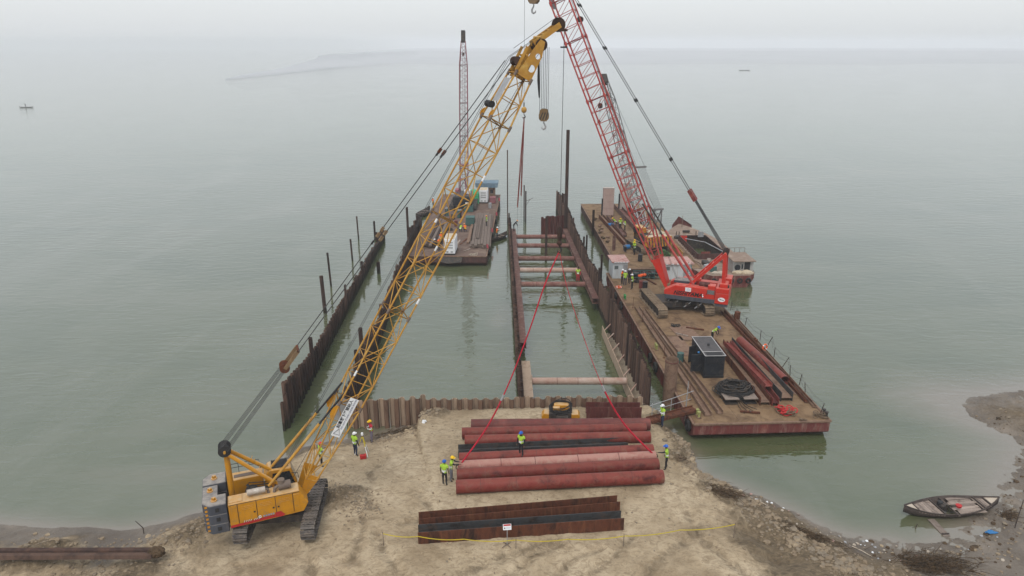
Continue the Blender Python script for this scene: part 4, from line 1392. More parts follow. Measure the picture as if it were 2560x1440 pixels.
# boom: plate foot, lattice sections, plate head with nose
R0, T0 = yl(root), yl(MH)
R0 = Vector((R0.x, 0, R0.z)); T0 = Vector((T0.x, 0, T0.z))
bax = (T0 - R0).normalized()
bup = Vector((-bax.z, 0, bax.x))         # back of the boom (towards the gantry)
LB = (T0 - R0).length
def bp_(s, y_=0.0, u=0.0):
    return R0 + bax * s + Vector((0, y_, 0)) + bup * u
BW, BD = 1.42, 1.30
for s_ in (-1, 1):
    mb = MB()
    q = [bp_(0, s_ * .62, -.16), bp_(0, s_ * .62, .16), bp_(1.5, s_ * .66, .42), bp_(1.5, s_ * .66, -.42)]
    q2 = [p + Vector((0, -s_ * .05, 0)) for p in q]
    mb.add(q + q2, [(0, 1, 2, 3), (7, 6, 5, 4), (0, 4, 5, 1), (1, 5, 6, 2), (2, 6, 7, 3), (3, 7, 4, 0)])
    mb.build('boom_foot_plate', MT['yellow'], YC)
secs = [(1.2, 6.2, 1.30, .62, BW, BD), (6.2, 12.2, BW, BD, BW, BD), (12.2, 18.2, BW, BD, BW, BD), (18.2, 24.2, BW, BD, BW, BD), (24.2, LB - 2.1, BW, BD, 1.08, 1.0)]
for a_, b_, w0, d0, w1, d1 in secs:
    lattice(YC, 'boom_section', bp_(a_), bp_(b_), bup, w0, d0, w1, d1, MT['boom_yellow'], .055, .028, 1.45)
    for y_ in (-1, 1):
        for u in (-1, 1):
            MB().tube(bp_(b_ - .16, y_ * w1 / 2, u * d1 / 2), bp_(b_ + .16, y_ * w1 / 2, u * d1 / 2), .085, 8).build('joint_lug', MT['brown_metal'], YC)
for s, y_, u in ((8.0, -1, 1), (16.2, 1, -1), (17.8, -1, 1), (21.0, -1, -1), (13.2, -1, -1)):
    MB().tube(bp_(s, y_ * BW / 2, u * BD / 2), bp_(s + .35, y_ * BW / 2, u * BD / 2), .062, 8).build('white_band', MT['decal_white'], YC)
# guide plates where the backstops land and the fan plates at the sections
for y_ in (-1, 1):
    for s0, fk in ((5.6, .5), (24.4, .32)):
        mb = MB()
        c0 = bp_(s0, y_ * BW / 2, BD / 2)
        pts = [c0 + bax * (.9 * math.cos(t_)) * fk + bup * .5 * fk * math.sin(t_) for t_ in [PI * k / 6 for k in range(7)]]
        mb.add(pts + [p + Vector((0, .05, 0)) for p in pts], [tuple(range(7)), tuple(range(13, 6, -1))] + [(k, k + 1, 8 + k, 7 + k) for k in range(6)])
        mb.build('fan_plate', MT['yellow'], YC)
# grey sheet and guard roller in the upper boom
MB().add([bp_(25.2, -.5, .62), bp_(26.6, -.5, .6), bp_(26.6, .4, .6), bp_(25.2, .4, .62)], [(0, 1, 2, 3)]).build('guard_sheet', MT['galv'], YC)
rl_ = MB()
for k in range(4):
    rl_.tube(bp_(24.9, -.35 + .2 * k, .80), bp_(24.9, -.2 + .2 * k, .80), .19, 12)
rl_.build('guide_roller', MT['black'], YC)
# head: two cheek plates with lightening holes
HL = 2.9
def cheek(y_, holes=True):
    mb = MB()
    s0, s1 = LB - 2.1, LB + .1
    N = 24
    outer = [(s0, -.58), (s1 - .75, -.66), (s1, -.35), (s1 + .1, .15), (s1 - .6, .62), (s0 + .5, .62), (s0, .58)]
    hs = [(s0 + .62, -.2, .2), (s0 + 1.35, -.2, .15)]
    # plate as a strip fan around square cut-outs: built from quads
    xs_ = sorted([s0, s1 - .5, s1] + [h_[0] + h_[2] * math.cos(PI * q / 8) for h_ in hs for q in range(9)])
    def lim(x_):
        lo = interp([(s0, -.50), (s1 - .75, -.42), (s1, -.18)], x_)
        hi = interp([(s0, .48), (s0 + .5, .34), (s1 - .6, .22), (s1, .12)], x_)
        return lo, hi
    for k in range(len(xs_) - 1):
        x0, x1 = xs_[k], xs_[k + 1]
        (l0, h0), (l1, h1) = lim(x0), lim(x1)
        spans = [(l0, h0, l1, h1)]
        for hx_, hu_, hr_ in hs:
            if holes and abs((x0 + x1) / 2 - hx_) < hr_:
                e0, e1 = (math.sqrt(max(0, hr_ ** 2 - (x_ - hx_) ** 2)) for x_ in (x0, x1))
                spans = [(l0, hu_ - e0, l1, hu_ - e1), (hu_ + e0, h0, hu_ + e1, h1)]
        for (a0, b0, a1, b1) in spans:
            q = [bp_(x0, y_, a0), bp_(x1, y_, a1), bp_(x1, y_, b1), bp_(x0, y_, b0)]
            q2 = [p + Vector((0, .03, 0)) for p in q]
            mb.add(q + q2, [(0, 1, 2, 3), (7, 6, 5, 4), (0, 4, 5, 1), (3, 2, 6, 7), (0, 3, 7, 4), (1, 5, 6, 2)])
    return mb.build('head_plate', MT['boom_yellow'], YC)
for y_ in (-.52, .49):
    cheek(y_)
for u_, s_ in ((.55, LB - 2.2), (.6, LB - 1.0), (-.58, LB - 1.9), (.25, LB + .2)):
    MB().tube(bp_(s_, -.5, u_ * .6), bp_(s_, .5, u_ * .6), .06, 8).build('cross_tube', MT['boom_yellow'], YC)
for k in range(6):
    sheave(YC, bp_(LB - .1, -.4 + .16 * k, -.12), (0, 1, 0), .32, .11, MT['rust_pile'])
for k in range(4):
    sheave(YC, bp_(LB - 1.5, -.3 + .18 * k, .62), (0, 1, 0), .24, .11, MT['rust_pile'])
for y_ in (-.4, .38):
    MB().bar(bp_(LB - 2.0, y_, .5), bp_(LB - .6, y_, .55), .05, .16, bup).build('sheave_bracket', MT['boom_yellow'], YC)
# nose reaching forward
N0 = yl(NOSE)
N0 = Vector((N0.x, 0, N0.z))
for y_ in (-.26, .26):
    MB().bar(bp_(LB - .25, y_, .25), N0 + Vector((0, y_, 0)), .04, .30, (0, 0, 1)).build('nose_plate', MT['boom_yellow'], YC)
for k in range(4):
    q = bp_(LB - .25, 0, .25).lerp(N0, .2 + .2 * k)
    MB().tube(q + Vector((0, -.26, .12)), q + Vector((0, .26, .12)), .04, 6).build('nose_strut', MT['boom_yellow'], YC)
sheave(YC, N0, (0, 1, 0), .38, .2, MT['rust_pile'])
MB().bx(N0.x - .1, N0.x + .42, -.3, .3, N0.z - .34, N0.z - .22).build('rope_guard', MT['rust_pile'], YC)
# boom hoist ropes, bail block, pendants
HEADB = bp_(LB - 1.7, 0, 1.0)
BAIL = Vector((pk.x, 0, pk.z + .12)).lerp(HEADB, .215)
BAIL2 = Vector((pk.x, 0, pk.z + .12)).lerp(HEADB, .262)
mb = MB()
for k in range(8):
    y_ = -.38 + .108 * k
    mb.tube((pk.x, y_, pk.z + .12 + (.34 if k % 2 else -.2)), BAIL + Vector((0, y_ * .8, .16 if k % 2 else -.16)), .016, 5)
mb.build('boom_hoist_rope', MT['cable'], YC)
for k in range(4):
    sheave(YC, BAIL + Vector((0, -.24 + .16 * k, 0)), (0, 1, 0), .27, .12, MT['rust_beam'])
for y_ in (-.34, .34):
    MB().bar(BAIL + Vector((0, y_, 0)), BAIL2 + Vector((0, y_, 0)), .05, .2).build('bail_plate', MT['hook_tan'], YC)
MB().tube(BAIL2 + Vector((0, -.42, 0)), BAIL2 + Vector((0, .42, 0)), .07, 8).build('bail_pin', MT['rust_beam'], YC)
for y_ in (-.42, .42):
    MB().tube(BAIL2 + Vector((0, y_, 0)), HEADB + Vector((0, y_ * 1.2, 0)), .026, 6).build('pendant', MT['cable'], YC)
    for f_ in (.505, .525, .80):
        c0 = BAIL2.lerp(HEADB, f_ - .12)
        c1 = BAIL2.lerp(HEADB, f_ - .105)
        MB().bar(c0 + Vector((0, y_, 0)), c1 + Vector((0, y_, 0)), .11, .15).build('pendant_link', MT['hook_tan' if f_ < .6 else 'rust_beam'], YC)
    for f_ in (.36, .67):
        c0 = BAIL2.lerp(HEADB, f_); c1 = BAIL2.lerp(HEADB, f_ + .012)
        MB().bar(c0 + Vector((0, y_, 0)), c1 + Vector((0, y_, 0)), .09, .1).build('pendant_link', MT['black'], YC)
# backstops
for s_ in (-1, 1):
    e = bp_(6.9, s_ * .62, BD / 2)
    b0 = Vector((-.55, s_ * .75, 2.75))
    m_ = b0.lerp(e, .66)
    MB().tube(b0, m_, .085, 10).build('backstop_tube', MT['boom_yellow'], YC)
    MB().tube(m_, e, .06, 10).build('backstop_rod', MT['black'], YC)
# hoist ropes along the boom
for y_, u in ((-.12, .75), (.14, .78)):
    MB().path([(-.45, y_, 2.0), bp_(LB - 1.5, y_, .95 + .1), bp_(LB - .1, y_, .3)], .014, 5).build('hoist_rope', MT['cable'], YC)
MB().path([(.5, .2, 1.9), bp_(LB - 1.0, .2, -.35), bp_(LB - .1, .2, -.5)], .014, 5).build('hoist_rope', MT['cable'], YC)
MB().path([bp_(LB - 1.0, 0, 1.06), N0 + Vector((-.1, 0, .40)), N0 + Vector((.36, 0, .05))], .014, 5).build('hoist_rope', MT['cable'], YC)
# warning banner on the near side of the boom
y_ = -BW / 2 - .10
bs0, bs1 = 4.25, 6.75
q = [bp_(bs0, y_, -.25), bp_(bs1, y_, -.25), bp_(bs1, y_, .27), bp_(bs0, y_, .27)]
y2 = y_ + .02
q2 = [p + Vector((0, .02, 0)) for p in q]
bn_ = MB().add(q + q2, [(0, 1, 2, 3), (7, 6, 5, 4), (0, 4, 5, 1), (3, 2, 6, 7), (0, 3, 7, 4), (1, 5, 6, 2)]).build('warning_banner', MT['decal_white'], YC)
lettering('起重臂下严禁站人', .23, MT['decal_black'], bn_, bp_(5.72, y_ - .008, .12), bax, bup, 0, .004)
lettering('DO NOT STAND UNDER BOOM', .135, MT['decal_grey'], bn_, bp_(5.75, y_ - .008, -.10), bax, bup, 0, .003)
tri = [bp_(4.38, y_ - .01, -.17), bp_(4.85, y_ - .01, 0), bp_(4.38, y_ - .01, .19)]
tri = [bp_(4.4, y_ - .01, -.18), bp_(4.4, y_ - .01, .2), bp_(4.78, y_ - .01, .01)]
for k in range(3):
    MB().bar(tri[k], tri[(k + 1) % 3], .008, .04, (0, 1, 0)).build('warning_triangle', MT['decal_black'], bn_)
MB().add([bp_(4.6, .70, .3), bp_(6.0, .70, .3), bp_(6.0, .70, -.3), bp_(4.6, .70, -.3)], [(0, 1, 2, 3)]).build('back_banner', MT['galv'], YC)

# main hook block of the yellow crane and its falls
hb_top = V(1360, 272, MH.y + .1)
HB = hook_block('black and tan striped hook block hanging from the yellow boom head', hb_top, .54, MT['hook_tan'], True, az - .5)
mb = MB()
for k, y_ in enumerate((-.3, -.17, -.05, .07, .19, .3)):
    e_ = local(YC, hb_top + rotz(az - .5) @ Vector((-.24 + .095 * k, -.05, -.3)))
    mb.tube(Vector((e_.x, e_.y, bp_(LB - .1, 0, -.15).z - .1)), e_, .013, 5)
mb.build('hook_fall', MT['cable'], YC)
wsw = MB()
a_ = bp_(LB - .9, -.2, -.5)
wsw.path([a_, a_ + Vector((.0, 0, -1.0)), a_ + Vector((.05, 0, -1.9))], [.05, .07, .03], 6)
wsw.build('limit_switch_chain', MT['black'], YC)

# single line with the ball hook that carries the pipe
hk = V(1388, 600, NOSE.y)
lt = V(1397, 70, NOSE.y)
nl = Vector((lt.x, lt.y, 0))
HKX, HKY = hk.x, hk.y
mb = MB()
topw = YC.matrix_world if False else None
n_w = rotz(az) @ (N0 + Vector((.36, 0, 0))) + Vector(YC.location)
mb.tube(local(YC, n_w), local(YC, (n_w.x, n_w.y, V(1390, 575, n_w.y).z)), .016, 6)
mb.build('load_line', MT['cable'], YC)
MB().tube(local(YC, (n_w.x, n_w.y, V(1397, 116, n_w.y).z)), local(YC, (n_w.x, n_w.y, V(1397, 120, n_w.y).z)), .2, 12).build('line_stop', MT['black'], YC)
z1, z0 = V(1390, 568, n_w.y).z, V(1390, 628, n_w.y).z
BH = thing('ball_hook', 'dark ball hook carrying the red slings over the pit', 'hook', (n_w.x, n_w.y, z1))
MB().path([(0, 0, .05), (0, 0, -.1), (0, 0, -.55), (0, 0, -.9)], [.05, .13, .15, .1], 12).build('headache_weight', MT['rust_pile'], BH)
MB().ball((0, 0, -.98), .17, 12, 8).build('swivel', MT['rust_pile'], BH)
mb = MB(); hook_shape(mb, (0, 0, -1.0), .62); mb.build('hook', MT['machinery'], BH)
HOOKP = Vector((n_w.x, n_w.y, z1 - 1.5))

# ------------------------------------------------------------------ red slings from the ball hook to the pipe
def sling(label, pts, Ye, r0, r1, thick_from):
    o = thing('lifting_sling', label, 'sling', HOOKP, 0, 'red lifting slings')
    P = [HOOKP]
    n = len(pts)
    for i, (px, py) in enumerate(pts):
        P.append(V(px, py, HOOKP.y + (Ye - HOOKP.y) * (i + 1) / n))
    # smooth the polyline
    S_ = []
    for i in range(len(P) - 1):
        a0, a1, a2, a3 = P[max(i - 1, 0)], P[i], P[i + 1], P[min(i + 2, len(P) - 1)]
        for k in range(5):
            u = k / 5
            S_.append(.5 * ((2 * a1) + (a2 - a0) * u + (2 * a0 - 5 * a1 + 4 * a2 - a3) * u * u + (3 * a1 - a0 - 3 * a2 + a3) * u ** 3))
    S_.append(P[-1])
    S_ = [p - HOOKP for p in S_]
    j = int(len(S_) * thick_from)
    MB().path(S_[:j + 1], r0, 6).build('upper_leg', MT['sling_red'], o)
    MB().path(S_[j:], r1, 6).build('lower_leg', MT['sling_red'], o)
    c0 = S_[j]; c1 = S_[j] + (S_[j + 1] - S_[j - 1]).normalized() * .3
    MB().path([c0 - (c1 - c0) * .4, c1], r1 * 1.25, 8).build('shackle', MT['galv'], o)
    MB().torus(S_[-1], .16, .03, 14, 6, Matrix.Rotation(PI / 2, 3, 'X')).build('end_shackle', MT['rust_pile'], o)
    return o
sling('red sling running down to the left end of the pale pipe', [(1362, 712), (1322, 830), (1268, 968), (1215, 1072), (1146, 1168)], G(1147, 1167, 2.1).y, .042, .055, .62)
sling('red sling running down to the right end of the pale pipe', [(1418, 720), (1458, 840), (1507, 968), (1562, 1062), (1638, 1140)], G(1638, 1142, 2.1).y, .022, .06, .60)

# ------------------------------------------------------------------ the red crane on the barge
DECK = 1.42
ny0 = 1
r_foot = V(1668, 712, 71.4)
RAZ = math.radians(158.5)
rf = Vector((math.cos(RAZ), math.sin(RAZ), 0))
rc_ = Vector((r_foot.x, r_foot.y, 0)) - rf * 1.35
RC = thing('crawler_crane', 'red lattice boom crawler crane standing on the near barge deck', 'crane', (rc_.x, rc_.y, DECK), RAZ)
def rl2(p):
    return local(RC, p)
p1, p2 = G(1650, 792, DECK), G(1776, 794, DECK)
tdir = math.radians(97) - RAZ
gw = 5.0
mid_ = (p1 + p2) / 2 + Vector((-.35, 3.1, 0))
ml = rl2(Vector((mid_.x, mid_.y, DECK)))
for s_ in (-1, 1):
    off = rotz(tdir) @ Vector((0, s_ * gw / 2, 0))
    crawler(RC, ml.x + off.x, ml.y + off.y, 6.9, 1.0, 1.15, tdir, MT['track_tan'], 46)
mb = MB()
mb.box(Vector((ml.x, ml.y, .75)), (2.6, 4.0, .6), rotz(tdir))
mb.build('carbody', MT['machinery'], RC)
for k in range(8):
    MB().path([(ml.x + random.uniform(-1, 1), -1.2 + random.uniform(-.4, .4), .4 + .1 * k % .5), (ml.x + random.uniform(-1, 1), -1.3, .9)], .06, 6).build('carbody_hose', MT['rubber'], RC)
MB().tube((0, 0, 1.05), (0, 0, 1.45), 1.1, 24).build('slewing_ring', MT['machinery'], RC)
for x_ in (-2.2, -1.1, .2, 1.1):
    MB().box((x_, ny0 * 1.25, .95), (.35, .5, .5), rotz(.3 * x_)).build('travel_motor', MT['machinery'], RC, bevel=.05)
    MB().tube((x_ - .3, ny0 * 1.4, 1.2), (x_ + .35, ny0 * 1.45, .6), .05, 6).build('hydraulic_line', MT['galv'], RC)
BX0, BX1 = -5.0, 1.35
# note: the side seen in the photo is the crane's left (local +y turned towards the camera)
ny = 1 if (rotz(RAZ) @ Vector((0, 1, 0))).y < 0 else -1
def ys(a_, b_):
    return (min(a_ * ny, b_ * ny), max(a_ * ny, b_ * ny))
MB().bx(BX0 + .6, BX1 - .1, *ys(-1.5, 1.66), 1.42, 1.85).build('bed_frame', MT['grey_weight'], RC)
MB().side([(BX0 + 1.25, 1.852), (BX1, 1.852), (BX1 + .05, 2.3), (BX1 - 1.1, 2.95), (BX0 + 1.25, 2.95)], *ys(.7, 1.63)).build('side_housing', MT['crane_red'], RC, bevel=.03)
for x0, x1 in ((-3.65, -2.75), (-2.72, -1.62), (-1.58, -.55), (-.5, .2)):
    d_ = MB().bx(x0, x1, *ys(1.60, 1.648), 1.95, 2.86).build('door', MT['crane_red'], RC, bevel=.01)
    MB().bx(x1 - .2, x1 - .1, *ys(1.648, 1.67), 2.35, 2.42).build('door_handle', MT['black'], d_)
    MB().bx(x0 + .1, x1 - .25, *ys(.95, 1.4), 2.952, 3.0).build('top_hatch', MT['crane_red'], RC)
MB().side([(BX0 + 1.25, 1.852), (BX1 - .2, 1.852), (BX1 - .2, 2.5), (BX1 - .9, 2.9), (BX0 + 1.25, 2.9)], *ys(-1.55, -.75)).build('side_housing', MT['crane_red'], RC, bevel=.03)
MB().bx(-3.7, 1.0, *ys(-.72, .67), 1.86, 2.05).build('machine_floor', MT['black'], RC)
for x_, r_ in ((-2.4, .42), (-1.2, .42), (.1, .4)):
    MB().tube((x_, -.6, 2.4), (x_, .6, 2.4), r_, 18).build('winch_drum', MT['cable'], RC)
MB().bx(-1.6, .6, *ys(-.7, .5), 2.85, 3.15).build('engine_cover', MT['grey_weight'], RC, bevel=.04)
MB().bx(-2.0, -.2, *ys(-1.4, -.8), 2.9, 3.12).build('engine_cover', MT['crane_red'], RC, bevel=.03)
MB().tube((-3.1, ny * .95, 3.2), (-2.05, ny * .95, 3.2), .24, 16).build('muffler', MT['maroon'], RC)
MB().bx(-3.75, -3.0, *ys(.75, 1.64), 2.952, 3.3).build('fuel_tank', MT['crane_red'], RC, bevel=.03)
MB().bx(-3.70, -2.95, *ys(1.636, 1.66), 2.38, 2.85).build('radiator_grille', MT['machinery'], RC)
for k in range(7):
    MB().bx(-3.66 + k * .1, -3.62 + k * .1, *ys(1.66, 1.672), 2.4, 2.83).build('grille_bar', MT['galv'], RC)
cw = sub('counterweight', RC)
for z0, z1 in ((1.5, 2.05), (2.07, 2.62), (2.64, 3.15)):
    MB().bx(BX0 - .1, BX0 + 1.22, *ys(-1.75, 1.72), z0, z1).build('slab', MT['crane_red'], cw, bevel=.03)
MB().bx(BX0 - .12, BX0 + .6, *ys(-1.7, -.2), 3.16, 3.7).build('slab', MT['crane_red'], cw, bevel=.04)
MB().bx(BX0 + .1, BX0 + .9, *ys(.0, 1.4), 3.16, 3.55).build('winch_cover', MT['crane_red'], cw, bevel=.04)
MB().bx(BX0 - .05, BX0 + 1.15, *ys(-1.6, 1.66), 1.2, 1.49).build('weight_tray', MT['grey_weight'], cw)
for k in range(3):
    MB().tube((BX0 + .05 + .4 * k, ny * 1.2, 3.16), (BX0 + .05 + .4 * k, ny * 1.2, 3.42), .12, 10).build('lifting_eye', MT['machinery'], cw)
# writing and plates on the side
yo = 1.652 * ny
xd = (-1, 0, 0) if ny > 0 else (1, 0, 0)
lettering('NISHIYAMA', .56, MT['decal_black'], RC, (-1.05, yo + .006 * ny, 2.16), xd, (0, 0, 1), .28, .018)
pl = MB().bx(-1.35, -.77, *ys(1.65, 1.662), 2.42, 2.84).build('white_placard', MT['decal_white'], RC)
for k in range(3):
    MB().bx(-1.26 if k else -1.15, -.9, *ys(1.662, 1.668), 2.74 - .1 * k, 2.77 - .1 * k).build('text_line', MT['decal_grey'], pl)
def disc(mb, c, rx, rz_, yy, n=20):
    mb.add([(c[0] + rx * math.cos(2 * PI * k / n), yy, c[1] + rz_ * math.sin(2 * PI * k / n)) for k in range(n)], [tuple(range(n)) if ny < 0 else tuple(range(n))[::-1]])
    return mb
disc(MB(), (-2.55, 2.08), .10, .10, 1.655 * ny).build('round_sticker', MT['decal_white'], RC)
disc(MB(), (-2.55, 2.28), .05, .05, 1.655 * ny).build('round_sticker', MT['decal_white'], RC)
ov = disc(MB(), (BX0 + .55, 1.98), .36, .23, 1.726 * ny).build('oval_emblem', MT['decal_white'], cw)
an = [(-.26, -.06), (-.2, -.02), (-.05, -.01), (.08, .03), (.2, .10), (.24, .06), (.15, -.01), (.12, -.1), (.08, -.04), (-.08, -.06), (-.18, -.1)]
MB().add([(BX0 + .55 + p[0], 1.732 * ny, 2.0 + p[1]) for p in an], [tuple(range(len(an)))]).build('animal_silhouette', MT['decal_black'], ov)
# boom
rtip = Vector((rc_.x, rc_.y, 0)) + rf * (1.35 + 16.9) + Vector((0, 0, 0))
RF = Vector((1.35, 0, r_foot.z - DECK))
# slope so that the boom axis crosses the picture's top edge where the photo has it
tgt = local(RC, V(1404, 4, 75.95))
rang = math.atan2(tgt.z - RF.z, tgt.x - RF.x)
rax = Vector((math.cos(rang), 0, math.sin(rang)))
rup = Vector((-rax.z, 0, rax.x))
RL = 36.4
def rp(s, y_=0.0, u=0.0):
    return RF + rax * s + Vector((0, y_, 0)) + rup * u
for s_ in (-1, 1):
    q = [rp(0, s_ * .75, -.15), rp(0, s_ * .75, .15), rp(3.2, s_ * .85, .45), rp(3.2, s_ * .85, -.45)]
    q2 = [p + Vector((0, -s_ * .06, 0)) for p in q]
    MB().add(q + q2, [(0, 1, 2, 3), (7, 6, 5, 4), (0, 4, 5, 1), (1, 5, 6, 2), (2, 6, 7, 3), (3, 7, 4, 0)]).build('boom_foot_plate', MT['crane_red'], RC)
MB().add([rp(.2, -.75, .2), rp(.2, .75, .2), rp(3.2, .85, .45), rp(3.2, -.85, .45)], [(0, 1, 2, 3)]).build('boom_foot_plate', MT['crane_red'], RC)
RW, RD = 1.35, 1.9
rsec = [(3.0, 8.6, 1.5, .95, RW, RD)]
s = 8.6
while s < RL - 6:
    rsec.append((s, min(s + 6.1, RL - 5.4), RW, RD, RW, RD))
    s += 6.1
rsec.append((RL - 5.4, RL - .8, RW, RD, 1.1, 1.0))
for a_, b_, w0, d0, w1, d1 in rsec:
    if b_ - a_ < .6:
        continue
    lattice(RC, 'boom_section', rp(a_), rp(b_), rup, w0, d0, w1, d1, MT['boom_red'], .085, .035, 1.22, None, 'l')
    for y_ in (-1, 1):
        for u in (-1, 1):
            MB().tube(rp(b_ - .2, y_ * w1 / 2, u * d1 / 2), rp(b_ + .2, y_ * w1 / 2, u * d1 / 2), .13, 8).build('joint_lug', MT['boom_red'], RC)
for y_ in (-.55, .55):
    MB().bar(rp(RL - .9, y_, 0), rp(RL + .6, y_, -.1), .06, 1.0, rup).build('head_plate', MT['boom_red'], RC)
for k in range(4):
    sheave(RC, rp(RL + .2, -.36 + .24 * k, -.2), (0, 1, 0), .5, .16, MT['rust_pile'])
for y_ in (-.18, .18):
    MB().bar(rp(RL + .2, y_, -.1), rp(RL, y_, 0) + Vector((1.35, 0, .55)), .05, .35).build('jib_plate', MT['boom_red'], RC)
JIB = rp(RL, 0, 0) + Vector((1.35, 0, .55))
sheave(RC, JIB, (0, 1, 0), .36, .16, MT['rust_pile'])
# plaque fixed across the boom near the top edge of the picture
ps = (tgt - RF).length
pq = [rp(ps - .35, -.75, -.95), rp(ps + 2.2, -.75, -.95), rp(ps + 2.2, .75, -.95), rp(ps - .35, .75, -.95)]
pb = MB().add(pq + [p + rup * .04 for p in pq], [(0, 1, 2, 3), (7, 6, 5, 4), (0, 4, 5, 1), (3, 2, 6, 7), (0, 3, 7, 4), (1, 5, 6, 2)]).build('name_board', MT['boom_grey'], RC)
# front strip lettering: only its last letter shows in the photo
lettering('E', 1.1, MT['decal_black'], pb, rp(ps + .45, 0, -.965), (0, -ny, 0) if False else (0, ny, 0), rax, 0, .01)
MB().tube(rp(ps - 2.2, -1.1, .9), rp(ps - 2.2, -.7, .9), .3, 12).build('guide_roller', MT['rust_pile'], RC)
# gantry and mast
gp = local(RC, V(1812, 628, rc_.y - 1.0))
GPX, GPZ = -4.3, gp.z
for s_ in (-1, 1):
    MB().bar((GPX, s_ * .85, GPZ), (-1.1, s_ * .8, 2.9), .26, .30).build('gantry_front_leg', MT['crane_red'], RC)
    MB().bar((GPX, s_ * .85, GPZ), (GPX - .15, s_ * .9, 3.1), .32, .36).build('gantry_rear_leg', MT['crane_red'], RC)
    MB().bar((-1.1, s_ * .8, 2.95), (.2, s_ * .9, 2.2), .16, .16).build('gantry_stay', MT['galv'], RC)
for k in range(4):
    t_ = .15 + .22 * k
    c0 = Vector((GPX, 0, GPZ)).lerp(Vector((-1.1, 0, 2.9)), t_)
    MB().bar(c0 + Vector((0, -.82, 0)), c0 + Vector((0, .82, 0)), .12).build('gantry_tie', MT['crane_red'], RC)
MB().tube((GPX, -1.0, GPZ), (GPX, 1.0, GPZ), .16, 10).build('gantry_head', MT['crane_red'], RC)
for k in range(5):
    sheave(RC, (GPX, -.4 + .2 * k, GPZ + .1), (0, 1, 0), .32, .13, MT['rust_pile'])
# boom hoist: rope bundle, equaliser, pendants to the boom head
HT = rp(RL + .5, 0, .2)
EQ = Vector((GPX, 0, GPZ + .1)).lerp(HT, .17)
EQ2 = Vector((GPX, 0, GPZ + .1)).lerp(HT, .205)
mb = MB()
for k in range(8):
    y_ = -.45 + .13 * k
    mb.tube((GPX, y_, GPZ + .1 + (.2 if k % 2 else -.2)), EQ + Vector((0, y_ * .8, .1 if k % 2 else -.1)), .022, 5)
mb.build('boom_hoist_rope', MT['cable'], RC)
MB().bar(EQ, EQ2, .9, .35).build('equaliser_block', MT['red_beam'], RC)
for y_ in (-.42, .42):
    MB().tube(EQ2 + Vector((0, y_, 0)), HT + Vector((0, y_, 0)), .035, 6).build('pendant', MT['cable'], RC)
    for f_ in (.12, .36, .57, .74):
        c0 = EQ2.lerp(HT, f_); c1 = EQ2.lerp(HT, f_ + .012)
        MB().bar(c0 + Vector((0, y_, 0)), c1 + Vector((0, y_, 0)), .14, .16).build('pendant_link', MT['black'], RC)
# backstops to the boom
for s_ in (-1, 1):
    e = rp(9.2, s_ * .95, .8)
    b0 = Vector((-1.5, s_ * .9, 2.95))
    m_ = b0.lerp(e, .62)
    MB().tube(b0, m_, .13, 10).build('backstop_tube', MT['boom_red'], RC)
    MB().tube(m_, e, .085, 8).build('backstop_rod', MT['machinery'], RC)
for y_ in (-.2, .2):
    MB().path([(.1, y_, 2.5), rp(RL, y_, .95), rp(RL + .4, y_, .2)], .016, 5).build('hoist_rope', MT['cable'], RC)
MB().path([(-1.2, .1, 2.8), rp(14, .1, .98), rp(RL, .1, 1.0), JIB + Vector((0, 0, .3))], .014, 5).build('hoist_rope', MT['cable'], RC)
# its hooks
rw = lambda p: rotz(RAZ) @ Vector(p) + Vector(RC.location)
mt = rw(rp(RL + .2, 0, -.2) + Vector((.45, 0, 0)))
hz_ = V(1332, 33, mt.y).z
hb = hook_block('rust striped hook block high under the red boom tip', (mt.x, mt.y, hz_ + 2.2), 1.05, MT['hook_tan'], True, RAZ)
mb = MB()
for k in range(4):
    mb.tube(rp(RL + .2, -.36 + .24 * k, -.2) + Vector((.45, 0, 0)), local(RC, (mt.x, mt.y, hz_ + 1.7)) + Vector((-.2 + .13 * k, 0, 0)), .018, 5)
mb.build('hook_fall', MT['cable'], RC)
jt = rw(JIB + Vector((.36, 0, 0)))
bz = V(1309, 268, jt.y).z
MB().tube(JIB + Vector((.36, 0, 0)), local(RC, (jt.x, jt.y, bz)), .016, 6).build('load_line', MT['cable'], RC)
bh = thing('ball_hook', 'tan ball hook with hanging red slings, left of the striped block', 'hook', (jt.x, jt.y, bz))
MB().ball((0, 0, -.28), .3, 14, 10, (1, 1, 1.1)).build('headache_ball', MT['boom_yellow'], bh)
MB().tube((0, 0, .5), (0, 0, -.02), .06, 8).build('wedge_socket', MT['machinery'], bh)
mb = MB(); hook_shape(mb, (0, 0, -.58), .62); mb.build('hook', MT['machinery'], bh)
zt = bz - 1.08
for k, (ex, eyv) in enumerate(((1294, 518), (1303, 490))):
    e = V(ex, eyv, jt.y + .1)
    o = thing('hanging_sling', ['longer faded red sling hanging loose from the tan ball hook', 'shorter faded red sling hanging loose from the tan ball hook'][k], 'sling', (jt.x, jt.y, zt), 0, 'slings hanging from the tan ball hook')
    e2 = e - Vector((jt.x, jt.y, zt))
    e2.y = .1 * k
    MB().path([(0, 0, .05), (.02, 0, -.4), e2 * .5 + Vector((.03, 0, 0)), e2], [.06, .06, .05, .06], 6).build('webbing', MT['red_beam'], o)
    MB().path([(0, 0, -.1), (.02 - .05, 0, -.4), e2 * .5 + Vector((-.07, 0, 0)), e2 + Vector((-.04, 0, .1))], .04, 6).build('webbing', MT['red_beam'], o)
    MB().tube(e2, e2 + Vector((0, 0, -4.6 if k == 0 else -3.2)), .012, 5).build('tag_line', MT['cable'], o)

